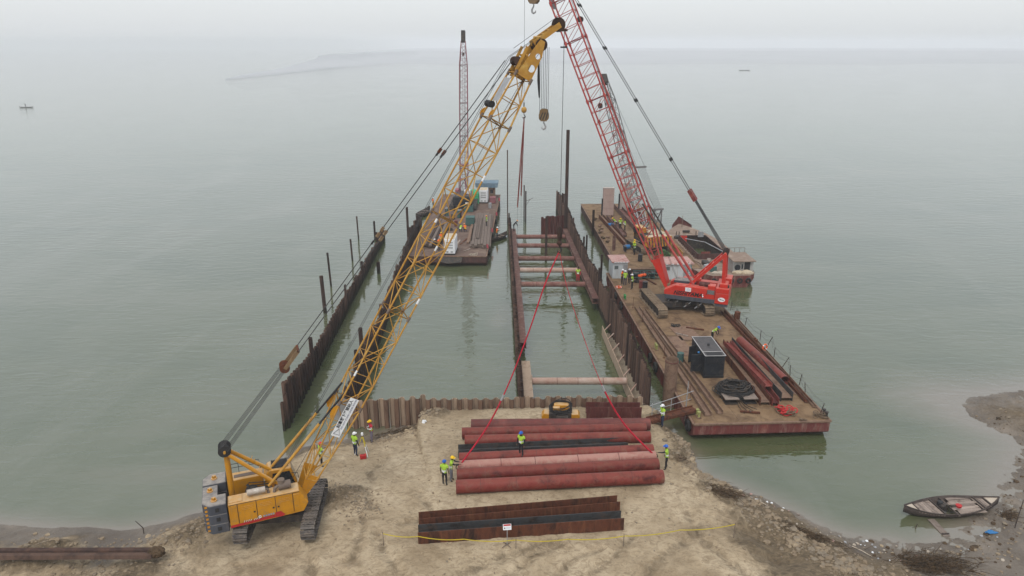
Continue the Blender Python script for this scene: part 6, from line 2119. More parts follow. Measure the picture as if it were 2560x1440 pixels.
# raised bow
MB().add([(22.0, -1.5, dz_at(22)), (23.7, 0, 1.9), (22.0, 1.5, dz_at(22)), (22.1, -1.5, 2.1), (24.2, 0, 2.95), (22.1, 1.5, 2.1)], [(0, 1, 4, 3), (1, 2, 5, 4), (0, 3, 4), (2, 5, 4)]).build('bow_bulwark', MT['maroon'], sh)
MB().add([(19.2, -2.7, dz_at(19.2) + .04), (21.9, -1.5, 1.72), (23.5, 0, 1.95), (21.9, 1.5, 1.72), (19.2, 2.7, dz_at(19.2) + .04)], [(0, 1, 3, 4), (1, 2, 3)]).build('foredeck', MT['ship_deck'], sh)
MB().tube((19.6, -.5, 1.75), (19.6, .5, 1.75), .18, 10).build('anchor_winch', MT['machinery'], sh)
for y_ in (-1.6, -1.2, 1.3, 1.7):
    MB().tube((18.6, y_, 1.4), (18.6, y_, 2.0), .08, 8).build('bollard', MT['brown_metal'], sh)
MB().bx(16.6, 17.6, -.7, .7, 1.36, 1.7).build('hatch', MT['ship_deck'], sh)
# deck house aft with its roof
dh = sub('deck_house', sh)
MB().bx(.2, 3.6, -3.0, -.6, 1.4, 2.95).build('wall', MT['ship_house'], dh)
MB().bx(-.1, 3.9, -3.2, -.4, 2.95, 3.05).build('roof', MT['ship_deck'], dh)
MB().bx(.17, .2, -2.6, -1.9, 1.45, 2.9).build('door', MT['black'], dh)
MB().bx(.16, .2, -1.75, -1.55, 2.0, 2.6).build('window', MT['glass'], dh)
MB().tube((.1, -1.05, 2.2), (.19, -1.05, 2.2), .36, 16).build('round_opening', MT['gen_dark'], dh)
for k in range(5):
    MB().tube((3.8, -3.1 + .65 * k, 3.05), (3.8, -3.1 + .65 * k, 3.65), .03, 5).build('rail_post', MT['brown_metal'], dh)
MB().tube((3.8, -3.1, 3.65), (3.8, -.5, 3.65), .03, 5).build('rail', MT['brown_metal'], dh)
for k, (x_, y_, s_) in enumerate(((-.2, -2.2, .7), (-.1, -1.1, .55), (-.2, 1.0, .5), (-.15, 1.7, .45))):
    o = link_mesh('canvas_bundle', clod_mesh('canvas_bundle', MT['jute' if k < 2 else 'cream'], 50 + k, s_, .16, (.6, 1.2, .55), 2), sh, (x_ + .15, y_, 1.55))
for y_ in (-3.0, -1.5, 0, 1.5, 3.0):
    MB().torus((-1.1, y_ * .7, .9), .26, .1, 14, 6, Matrix.Rotation(PI / 2, 3, 'Y')).build('tyre', MT['rubber'], sh)
MB().tube((22, 0, 1.68), (22, 0, 3.6), .04, 6).build('staff', MT['brown_metal'], sh)

for k, (x_, y_, sx1, sy1, sz1, m_) in enumerate(((4.2, 1.6, 1.2, .8, .5, 'machinery'), (5.2, -1.2, .8, 1.0, .45, 'brown_metal'), (2.2, 1.9, .9, .9, .6, 'galv'), (17.0, 2.0, .6, 1.0, .4, 'machinery'), (5.6, .8, .5, 1.6, .3, 'wood'), (1.2, 1.6, .8, .6, .7, 'teal'))):
    MB().box((x_, y_, dz_at(x_) + sz1 / 2 + .01), (sx1, sy1, sz1), rotz(.3 * k)).build('deck_fitting', MT[m_], sh, bevel=.05)
for k in range(7):
    MB().tube((4.5 + 2.1 * k, hw_at(4.5 + 2.1 * k) - .15, dz_at(4.5 + 2.1 * k)), (4.5 + 2.1 * k, hw_at(4.5 + 2.1 * k) - .15, dz_at(4.5 + 2.1 * k) + .8), .03, 5).build('stanchion', MT['brown_metal'], sh)
MB().path([(3, 2.5, 1.4), (4.5, 2.2, 1.42), (6, 2.7, 1.4), (9, 2.5, 1.38)], .05, 6).build('mooring_rope', MT['rope_tan'], sh)

# ------------------------------------------------------------------ left barge with the pink crane
LBA = math.radians(88.3)
LBN = (-14.1, 90.3)
LBt = barge('work_barge', 'cluttered brown work barge left of the pit with the pink crane', LBN, LBA, 40.5, 10.7, DECK, MT['hull_dark'], MT['deck_brown'])
def on_lb(px, py, z=0.0):
    return G(px, py, DECK + .03 + z)
mb_ = MB().add([(0, -4.2, 1.3), (0, -7.6, 1.35), (-.5, -7.4, .7), (-.6, -5.6, .55), (-.4, -4.4, .8)], [(0, 1, 2, 3, 4)])
o = thing('torn_plate', 'crumpled dark plate hanging over the near edge of left barge', 'plate', (LBN[0], LBN[1], 0), LBA)
mb_.build('sheet', MT['machinery'], o)
MB().bar((.0, -4.1, 1.38), (.0, -7.7, 1.4), .06).build('edge_bar', MT['galv'], o)
def gen_white(label, px, py, w_, d_, h_):
    a = on_lb(px, py)
    o = thing('generator_set', label, 'generator', a, LBA - PI / 2, 'white generators on the left barge')
    MB().bx(0, w_, 0, d_, 0, .15).build('skid', MT['black'], o)
    MB().bx(.02, w_ - .02, .02, d_ - .02, .15, h_).build('enclosure', MT['white'], o, bevel=.04)
    MB().bx(.1, w_ - .1, .1, d_ - .1, h_, h_ + .05).build('roof', MT['jute'], o)
    for k in range(3):
        MB().bx(.3, w_ - .3, .0, .03, h_ * (.42 + .17 * k), h_ * (.42 + .17 * k) + .16).build('louvre', MT['galv'], o)
    for x_ in (.3, w_ - .6):
        MB().bx(x_, x_ + .3, .0, .03, .3, .5).build('louvre', MT['galv'], o)
    for k in range(3):
        MB().bx(w_ - .021, w_ + .004, .3 + k * d_ / 3.2, .3 + k * d_ / 3.2 + .7, .4, h_ - .3).build('side_door', MT['white'], o)
    return o
gen_white('white generator set near the front edge of the left barge', 1110, 637, 1.5, 3.2, 2.1)
gen_white('white generator set by the blue roofed cabin on left barge', 1198, 508, 1.5, 2.6, 2.3)
a = on_lb(1190, 497)
t = thing('deck_cabin', 'brown deck cabin with flat blue roof at the far barge end', 'cabin', (a.x, a.y, a.z), LBA - PI / 2)
MB().bx(.5, 3.4, 0, 2.4, 0, 2.1).build('wall', MT['deck_beam'], t)
MB().side([(.0, 2.1), (3.9, 2.1), (4.0, 2.9), (-.1, 2.9)], -.3, 2.9).build('roof', MT['blue_roof'], t)
for x_ in (.8, 1.7, 2.6):
    w_ = MB().bx(x_, x_ + .55, -.02, 0, 1.0, 1.7).build('window', MT['glass'], t)
    MB().bx(x_ - .05, x_ + .6, -.035, -.021, .95, 1.0).build('sill', MT['cream'], t)
a = on_lb(1184, 508)
t = thing('water_tank', 'bright green tarpaulin covered tank behind the pink crane', 'tank', a, 0)
MB().path([(0, 0, 0), (0, 0, 1.6), (0, 0, 2.2), (0, 0, 2.45)], [1.0, 1.0, .8, .25], 18).build('tank_body', MT['green_tarp'], t)
for k in range(5):
    MB().torus((0, 0, .3 + .35 * k), 1.01, .03, 18, 5).build('hoop', MT['green_paint'], t)
for k, (px, py, lb, sz, m_) in enumerate(((1176, 561, 'teal slatted crate in the middle of the left barge', (1.3, 1.5, 1.2), 'teal'), (1172, 528, 'dark teal crate behind the slatted one on left barge', (1.5, 1.2, 1.0), 'teal'), (1232, 507, 'small purple grey box at right edge of left barge', (1.0, 1.0, 1.0), 'boom_pink'))):
    o = thing('deck_crate', lb, 'crate', on_lb(px, py), LBA - PI / 2, 'crates on the left barge')
    MB().box((0, 0, sz[2] / 2), sz).build('box', MT[m_], o, bevel=.03)
    for q in range(5):
        MB().box((-sz[0] / 2 + sz[0] * (q + .5) / 5, -sz[1] / 2 - .02, sz[2] / 2), (.08, .04, sz[2] * .9)).build('slat', MT[m_], o)
    MB().box((0, 0, sz[2] + .02), (sz[0] + .06, sz[1] + .06, .05)).build('lid', MT[m_], o)
def stack(label, near, far, n, w_, layers=1, mat='deck_beam'):
    a, b = near, far
    ang = math.atan2(b.y - a.y, b.x - a.x)
    L = (b - a).length
    o = thing('pile_stack', label, 'stack of piles', a, ang, 'pile stacks on the left barge')
    rr = random.Random(n)
    for l in range(layers):
        for i in range(n - l):
            x0 = rr.uniform(0, 1.2)
            MB().bx(x0, L - rr.uniform(0, 1.5), (i + .5 * l - n / 2) * w_ + .02, (i + .5 * l - n / 2 + 1) * w_ - .02, .02 + .24 * l, .24 + .24 * l).build('pile', MT[mat if rr.random() < .7 else 'brown_metal'], o)
    return o
stack('broad stack of long steel piles along the right edge of left barge', on_lb(1200, 622), on_lb(1210, 538), 7, .42, 2, 'brown_metal')
stack('narrow stack of steel piles beside the broad one on left barge', on_lb(1177, 610), on_lb(1192, 545), 3, .42, 1, 'deck_beam')
stack('dark stack of long piles on the left side of the left barge', on_lb(1075, 622), on_lb(1105, 560), 6, .42, 2, 'rust_pile')
hbeam('deck_girder', 'pale single beam lying on top of the broad pile stack', 'girder', on_lb(1194, 597, .52), on_lb(1203, 545, .52), .25, .4, MT['brown_metal'], MT['brown_metal'], .03)
for k, (px, py) in enumerate(((1216, 628), (1228, 587), (1239, 545), (1246, 508))):
    o = thing('edge_flag', ['red warning flag nearest the front on the left barge edge', 'second red warning flag from the front on the left barge edge', 'third red warning flag from the front on the left barge edge', 'farthest red warning flag on the left barge edge'][k], 'flag', on_lb(px, py), .5, 'red flags on the left barge edge')
    MB().tube((0, 0, 0), (0, 0, 1.1), .025, 6).build('pole', MT['brown_metal'], o)
    MB().add([(0, 0, 1.05), (.35, .1, .85), (.4, .12, .3), (.05, .02, .45)], [(0, 1, 2, 3)]).build('cloth', MT['flag_red'], o)
heap('rope_heap', 'tangle of pale rope draped over the near right barge corner', 'rope', Vector((LBN[0] + 8.9, LBN[1] + .3, DECK + .02)), .55, 9, .03, MT['cream'], MT['cream'], 17, .1)
for k in range(4):
    o = thing('tyre_fender', ['tyre fender nearest the front on the right side of left barge', 'second tyre fender on the right side of left barge', 'third tyre fender on the right side of left barge', 'farthest tyre fender on the right side of left barge'][k], 'tyre', rotz(LBA) @ Vector((4 + 9 * k, -10.88, .8)) + Vector((LBN[0], LBN[1], 0)), LBA, 'tyre fenders on the left barge')
    MB().torus((0, 0, 0), .34, .14, 16, 7, Matrix.Rotation(PI / 2, 3, 'X')).build('tyre', MT['rubber'], o)
    MB().tube((0, 0, .3), (0, .12, .6), .015, 5).build('rope', MT['rope_tan'], o)
# pink crane
p0 = on_lb(1160, 518)
tipp = V(1158, 84, p0.y + 7.0)
PA = math.atan2(tipp.y - p0.y, tipp.x - p0.x)
PC = thing('crawler_crane', 'dull pink lattice boom crane with upright boom on the left barge', 'crane', (p0.x, p0.y, p0.z), PA)
for s_ in (-1, 1):
    crawler(PC, 0, s_ * 1.9, 5.4, .75, 1.0, 0, MT['track'], 40)
MB().tube((0, 0, .5), (0, 0, 1.2), .9, 20).build('slewing_ring', MT['machinery'], PC)
MB().bx(-3.4, 1.5, -1.5, 1.5, 1.2, 2.6).build('machinery_house', MT['gen_dark'], PC, bevel=.05)
MB().bx(-3.6, -2.6, -1.6, 1.6, 1.1, 2.5).build('counterweight', MT['gen_dark'], PC, bevel=.05)
MB().bx(-3.62, -3.605, -1.2, -.5, 1.3, 1.6).build('number_plate', MT['decal_white'], PC)
MB().bx(.2, 1.9, .6, 1.5, 1.5, 3.0).build('cab', MT['boom_pink'], PC, bevel=.05)
MB().bx(-1.5, -.5, -1.2, -.2, 2.6, 3.2).build('exhaust_cover', MT['white'], PC, bevel=.05)
PF = Vector((1.2, 0, 1.9))
PT = local(PC, tipp); PT.y = 0
px_ = (PT - PF).normalized(); pu = Vector((-px_.z, 0, px_.x))
PL = (PT - PF).length
cuts = [.5, 4.5, 10, 15.5, PL - 5.2, PL - 1.2]
dims = [(1.2, .5), (1.35, 1.2), (1.35, 1.2), (1.35, 1.2), (1.3, 1.2), (.7, .6)]
for k in range(5):
    lattice(PC, 'boom_section', PF + px_ * cuts[k], PF + px_ * cuts[k + 1], pu, *dims[k], *dims[k + 1], MT['boom_pink'], .06, .028, .9, None, 'z')
MB().bar(PF + px_ * (PL - 1.4), PF + px_ * (PL + .4), .7, .8).build('boom_head', MT['machinery'], PC)
for k in range(3):
    sheave(PC, PF + px_ * (PL + .2) + Vector((0, -.22 + .22 * k, 0)), (0, 1, 0), .4, .15, MT['machinery'])
for s_ in (-1, 1):
    MB().bar((-2.4, s_ * .6, 2.6), (-2.9, s_ * .5, 5.4), .14).build('gantry_leg', MT['boom_pink'], PC)
    MB().bar((.3, s_ * .7, 2.6), (-2.9, s_ * .5, 5.4), .12).build('gantry_leg', MT['boom_pink'], PC)
    MB().tube((-2.9, s_ * .5, 5.4), PF + px_ * (PL - .4) + Vector((0, s_ * .35, 0)), .025, 5).build('pendant', MT['cable'], PC)
MB().bar((-2.9, -.6, 5.4), (-2.9, .6, 5.4), .2).build('gantry_head', MT['boom_pink'], PC)
for y_ in (-.15, .15):
    MB().path([(-1, y_, 2.4), PF + px_ * (PL * .5) + Vector((0, y_, 0)), PF + px_ * PL + Vector((0, y_, 0))], .016, 5).build('hoist_rope', MT['cable'], PC)
MB().bar(PF + px_ * 5 + Vector((0, -.7, 0)), PF + px_ * 5.0 + Vector((0, .7, 0)), .4).build('guide_frame', MT['boom_pink'], PC)
MB().bar(PF + px_ * (PL - 3.6), PF + px_ * (PL - 3.1), .35).build('boom_lamp', MT['machinery'], PC)

# odds and ends lying about the left barge deck
rn = random.Random(61)
clutter = [('oil_drum', 'drum', 1140, 565, 'rust red drum left of the seated workers on left barge'), ('oil_drum', 'drum', 1133, 548, 'dark drum behind the rust red one on left barge'),
           ('oil_drum', 'drum', 1128, 600, 'blue drum just behind the front white generator'), ('gas_bottle_rack', 'gas bottles', 1148, 545, 'rack of upright gas bottles mid deck on left barge'),
           ('oil_drum', 'drum', 1225, 520, 'grey drum near the far right edge of left barge'), ('gas_bottle_rack', 'gas bottles', 1120, 540, 'rack of gas bottles left of the dark crates on left barge')]
for k, (nm, ct_, px, py, lb) in enumerate(clutter):
    o = thing(nm, lb, ct_, on_lb(px, py), rn.uniform(0, 3))
    if nm == 'oil_drum':
        m_ = MT[('hull_red', 'gen_dark', 'blue', 'x', 'galv')[k]]
        MB().tube((0, 0, 0), (0, 0, .88), .29, 16).build('shell', m_, o)
        for z_ in (.02, .3, .58, .86):
            MB().torus((0, 0, z_), .29, .018, 16, 5).build('rib', m_, o)
    else:
        for i in range(5):
            b_ = MB().tube((.26 * (i % 3), .26 * (i // 3), .03), (.26 * (i % 3), .26 * (i // 3), 1.2), .11, 10).build('bottle', MT[('teal', 'gen_dark', 'maroon')[i % 3]], o)
            MB().path([(.26 * (i % 3), .26 * (i // 3), 1.2), (.26 * (i % 3), .26 * (i // 3), 1.42)], [.1, .04], 8).build('neck', MT['galv'], b_)
        MB().bx(-.18, .72, -.18, .44, 0, .03).build('tray', MT['machinery'], o)
for k, (a, b, lb) in enumerate((((1135, 622), (1150, 600), 'loose plank lying right of the front generator'), ((1160, 628), (1176, 622), 'short plank near the front edge of left barge'), ((1112, 560), (1130, 540), 'loose steel bar mid deck left of the gas bottles'), ((1150, 612), (1168, 596), 'loose rusty bar between generator and pile stacks'))):
    p, q = on_lb(*a), on_lb(*b)
    o = thing('loose_plank', lb, 'plank', p, 0)
    MB().bar((0, 0, .03), q - p + Vector((0, 0, .03)), .25, .05).build('board', MT['wood' if k < 2 else 'rust_beam'], o)
    MB().bar((q - p) * .3 + Vector((-.2, 0, .075)), (q - p) * .3 + Vector((.2, 0, .075)), .08, .04).build('batten', MT['brown_metal'], o)
heap('rope_heap', 'dark hose coil on deck between the crates and pile stack', 'hose coil', on_lb(1188, 568), .5, 9, .04, MT['rubber'], MT['machinery'], 23, .15)
heap('rope_heap', 'dark cable tangle left of the seated workers on left barge', 'hose coil', on_lb(1125, 575), .6, 10, .04, MT['rubber'], MT['machinery'], 29, .15)

# loose gear on the near and far barge decks
gear = [('oil_drum', 1603, 720, 'rust red drum on deck right of the four workers', 'hull_red'), ('oil_drum', 1612, 722, 'dark drum next to the rust red one by the workers', 'gen_dark'), ('oil_drum', 1700, 905, 'teal drum left of the black generator', 'teal'),
        ('oil_drum', 1842, 800, 'rusty drum by the right barge edge behind the crane', 'rust_beam'), ('oil_drum', 1612, 600, 'grey drum on the far barge under the red boom', 'galv'), ('oil_drum', 1600, 652, 'dark drum on the far barge just behind the rack', 'gen_dark')]
for k, (nm, px, py, lb, m_) in enumerate(gear):
    o = thing(nm, lb, 'drum', on_deck(px, py, .03), k)
    MB().tube((0, 0, 0), (0, 0, .88), .29, 16).build('shell', MT[m_], o)
    for z_ in (.02, .3, .58, .86):
        MB().torus((0, 0, z_), .29, .018, 16, 5).build('rib', MT[m_], o)
timb = [((1655, 842), (1672, 868), 'loose timber baulk lying across deck left of the generator'), ((1690, 835), (1720, 842), 'short timber baulk in front of the crane'), ((1850, 1030), (1900, 1034), 'thin bar lying on deck by the cable coil'), ((1715, 820), (1760, 826), 'rusty bar lying behind the generator'), ((1600, 690), (1640, 712), 'rusty bar between the rack and the crane')]
for k, (a, b, lb) in enumerate(timb):
    p, q = on_deck(*a, .03), on_deck(*b, .03)
    o = thing('loose_timber', lb, 'timber', p, 0)
    MB().bar((0, 0, .07), q - p + Vector((0, 0, .07)), .16, .12).build('baulk', MT['wood' if k < 2 else 'rust_beam'], o)
    MB().bar((q - p) * .5 + Vector((0, -.12, .15)), (q - p) * .5 + Vector((0, .12, .15)), .05, .03).build('strap', MT['machinery'], o)
heap('rope_heap', 'coil of dark hose on deck in front of the red crane', 'hose coil', on_deck(1690, 815, .03), .5, 8, .04, MT['rubber'], MT['machinery'], 71, .12)
heap('rope_heap', 'brown rope coil on deck beside the wide tube pile', 'rope', on_deck(1690, 960, .03), .35, 7, .03, MT['rope_tan'], MT['rope_tan'], 73, .1)
heap('rope_heap', 'dark hose tangle by the small white hut', 'hose coil', on_deck(1590, 705, .03), .5, 9, .045, MT['rubber'], MT['machinery'], 75, .15)
heap('rope_heap', 'hose tangle on far barge between workers and grey crane', 'hose coil', on_far(1600, 610, .03), .7, 10, .05, MT['rubber'], MT['machinery'], 77, .15)

# ================================================================== SMALL BOATS
MT['far_hull_hazed'] = M('far_hull_hazed', (.34, .35, .36), (.30, .31, .32), None, 1.0, .8)  # pale grey, distance haze put into the hull colour
def wooden_boat(label, cat_group, c, rz, L, Wd, hgt, planks=True, engine=False, mat='wood_dark'):
    """country boat: pointed both ends, decked with planks"""
    o = thing('wooden_boat', label, 'boat', c, rz, cat_group)
    N = 15
    def hw(u):
        return Wd / 2 * max(0.015, (1 - abs(2 * u - 1) ** 1.9)) ** .95
    def sh(u):
        return hgt * (1 + .75 * abs(2 * u - 1) ** 3.0)
    vs, fs = [], []
    for i in range(N):
        u = i / (N - 1)
        x = (u - .5) * L
        h, z = hw(u), sh(u)
        kz = -.25 + .45 * abs(2 * u - 1) ** 3
        vs += [(x, h, z), (x, h * .86, z * .35), (x * .97, h * .35, kz), (x * .97, -h * .35, kz), (x, -h * .86, z * .35), (x, -h, z)]
    for i in range(N - 1):
        for j in range(5):
            fs.append((i * 6 + j, i * 6 + j + 1, (i + 1) * 6 + j + 1, (i + 1) * 6 + j))
    mb = MB(); mb.sm = True
    mb.add([(x, y, z) for x, y, z in vs], [f[::-1] for f in fs])
    hull = mb.build('hull', MT[mat], o)
    so = hull.modifiers.new('thickness', 'SOLIDIFY')
    so.thickness, so.offset = .05, -1
    for s_ in (-1, 1):
        MB().path([((i / (N - 1) - .5) * L, s_ * hw(i / (N - 1)), sh(i / (N - 1))) for i in range(N)], .035, 6).build('gunwale', MT['wood_dark' if mat == 'wood_dark' else mat], o)
    if not planks:
        for u in (.3, .5, .7):
            MB().bar(((u - .5) * L, -hw(u), sh(u) - .1), ((u - .5) * L, hw(u), sh(u) - .1), .22, .04).build('thwart', MT['wood'], o)
        return o
    # cross planks fore and aft, long boards amidships, open engine well
    k = .13
    while k < .87:
        if not .36 < k < .46 and not .50 < k < .78:
            w_ = hw(k) * .96
            MB().box(((k - .5) * L, 0, sh(k) - .12 + random.uniform(-.01, .02)), (L * .021, 2 * w_, .03), rotz(random.uniform(-.02, .02))).build('deck_plank', MT['wood'], o)
        k += .0235
    for i in range(7):
        y_ = (-3 + i) * Wd * .125
        MB().box(((.64 - .5) * L + random.uniform(-.1, .1), y_, sh(.6) - .12 + random.uniform(0, .04)), (L * .27 * random.uniform(.85, 1.05), Wd * .115, .03), rotz(random.uniform(-.03, .03))).build('deck_board', MT['wood'], o)
    for u0, u1 in ((.005, .12), (.88, .995)):
        n = 6
        us = [u0 + (u1 - u0) * q / n for q in range(n + 1)]
        vv = [((u - .5) * L, hw(u) * .93, sh(u) - .03) for u in us] + [((u - .5) * L, -hw(u) * .93, sh(u) - .03) for u in us]
        MB().add(vv, [(q, n + 1 + q, n + 2 + q, q + 1) for q in range(n)]).build('end_deck', MT['wood_pale'], o)
    for u in (.125, .355, .465, .79, .872):
        MB().bar(((u - .5) * L, -hw(u), sh(u) - .03), ((u - .5) * L, hw(u), sh(u) - .03), .07, .07).build('cross_beam', MT['wood_dark'], o)
    if engine:
        MB().box(((.42 - .5) * L, .05, .28), (.5, .4, .45)).build('engine', MT['machinery'], o, bevel=.05)
        MB().tube(((.40 - .5) * L, .2, .3), ((.40 - .5) * L, .2, .62), .16, 12).build('flywheel', MT['black'], o)
        MB().path([((.43 - .5) * L, -.1, .5), ((.46 - .5) * L, -.3, .6), ((.5 - .5) * L, -.35, .62)], .04, 6).build('exhaust_pipe', MT['rust_pile'], o)
        MB().path([((.53 - .5) * L, -.35, .52), ((.53 - .5) * L, -.35, .66)], [.16, .19], 14).build('red_bowl', MT['decal_red'], o)
    return o
bl, br = G(2262, 1268, .62), G(2495, 1248, .62)
bc = (bl + br) / 2
wooden_boat('weathered wooden boat with plank deck and engine moored at the right shore', None, (bc.x, bc.y, .05), math.atan2(br.y - bl.y, br.x - bl.x), (br - bl).length * 1.02, 1.9, .42, True, True)
ct = G(1249, 600, 0)
wooden_boat('small dark rowing boat between left barge and pit, man aboard', 'small boats at the left barge', (ct.x - .1, ct.y + .4, .05), math.radians(58), 4.6, 1.3, .45, False)
ct = G(1078, 545, 0)
wooden_boat('dark boat moored on the outer left side of left barge', 'small boats at the left barge', (ct.x - 1.6, ct.y + 2, .05), math.radians(75), 6.5, 1.6, .55, False)
ct = G(66, 269, 0)
wooden_boat('tiny grey fishing boat far off on the left water', None, (ct.x, ct.y, .05), .05, 6.6, 1.2, .3, False, False, 'galv')
ct = G(1861, 176, 0)
wooden_boat('faint distant boat near the far bank on the right', None, (ct.x, ct.y, .05), .02, 13, 2.2, .4, False, False, 'far_hull_hazed')
# slipway board half sunk by the wooden boat, mooring poles
p = G(2347, 1320, .02)
o = thing('sunken_board', 'grey board half sunk in the shallows in front of the wooden boat', 'board', (p.x, p.y, .03), .08)
MB().box((0, 0, 0), (.42, 1.55, .06), Matrix.Rotation(.05, 3, 'X')).build('plank', MT['wood'], o)
MB().box((0, -.6, .05), (.46, .08, .05)).build('batten', MT['wood_dark'], o)
for k, (px, py, h, lb) in enumerate(((2538, 1315, 2.1, 'thin mooring pole stuck in mud right of wooden boat'), (358, 1327, 1.0, 'thin stick stuck in the wet sand of left beach'), (2290, 1312, .5, 'thin stick poking from shallows left of the board'))):
    p = G(px, py, .25)
    g_ = max(gz(p.x, p.y), -.1)
    o = thing('mooring_pole', lb, 'pole', (p.x, p.y, g_ - .1), 0)
    MB().path([(0, 0, 0), (.03, 0, h * .5), (.07 if k != 1 else -.35, 0, h)], [.03, .028, .02], 6).build('shaft', MT['wood_dark'], o)
    MB().torus((.02, 0, h * .45), .035, .012, 8, 5).build('rope_tie', MT['rope_tan'], o)

# ================================================================== PEOPLE
def skin_object(joints, edges, radii, root_i):
    me_ = bpy.data.meshes.new('person_skin')
    me_.from_pydata(joints, edges, [])
    ob = bpy.data.objects.new('person_skin', me_)
    COL.objects.link(ob)
    sk = ob.modifiers.new('skin', 'SKIN')
    ss = ob.modifiers.new('sub', 'SUBSURF')
    ss.levels = ss.render_levels = 1
    bpy.context.view_layer.update()
    if me_.skin_vertices:
        for i, v in enumerate(me_.skin_vertices[0].data):
            v.radius = radii[i] if isinstance(radii[i], tuple) else (radii[i], radii[i])
            v.use_root = (i == root_i)
    bpy.context.view_layer.update()
    ev = bpy.data.meshes.new_from_object(ob.evaluated_get(bpy.context.evaluated_depsgraph_get()))
    bpy.data.objects.remove(ob)
    return ev

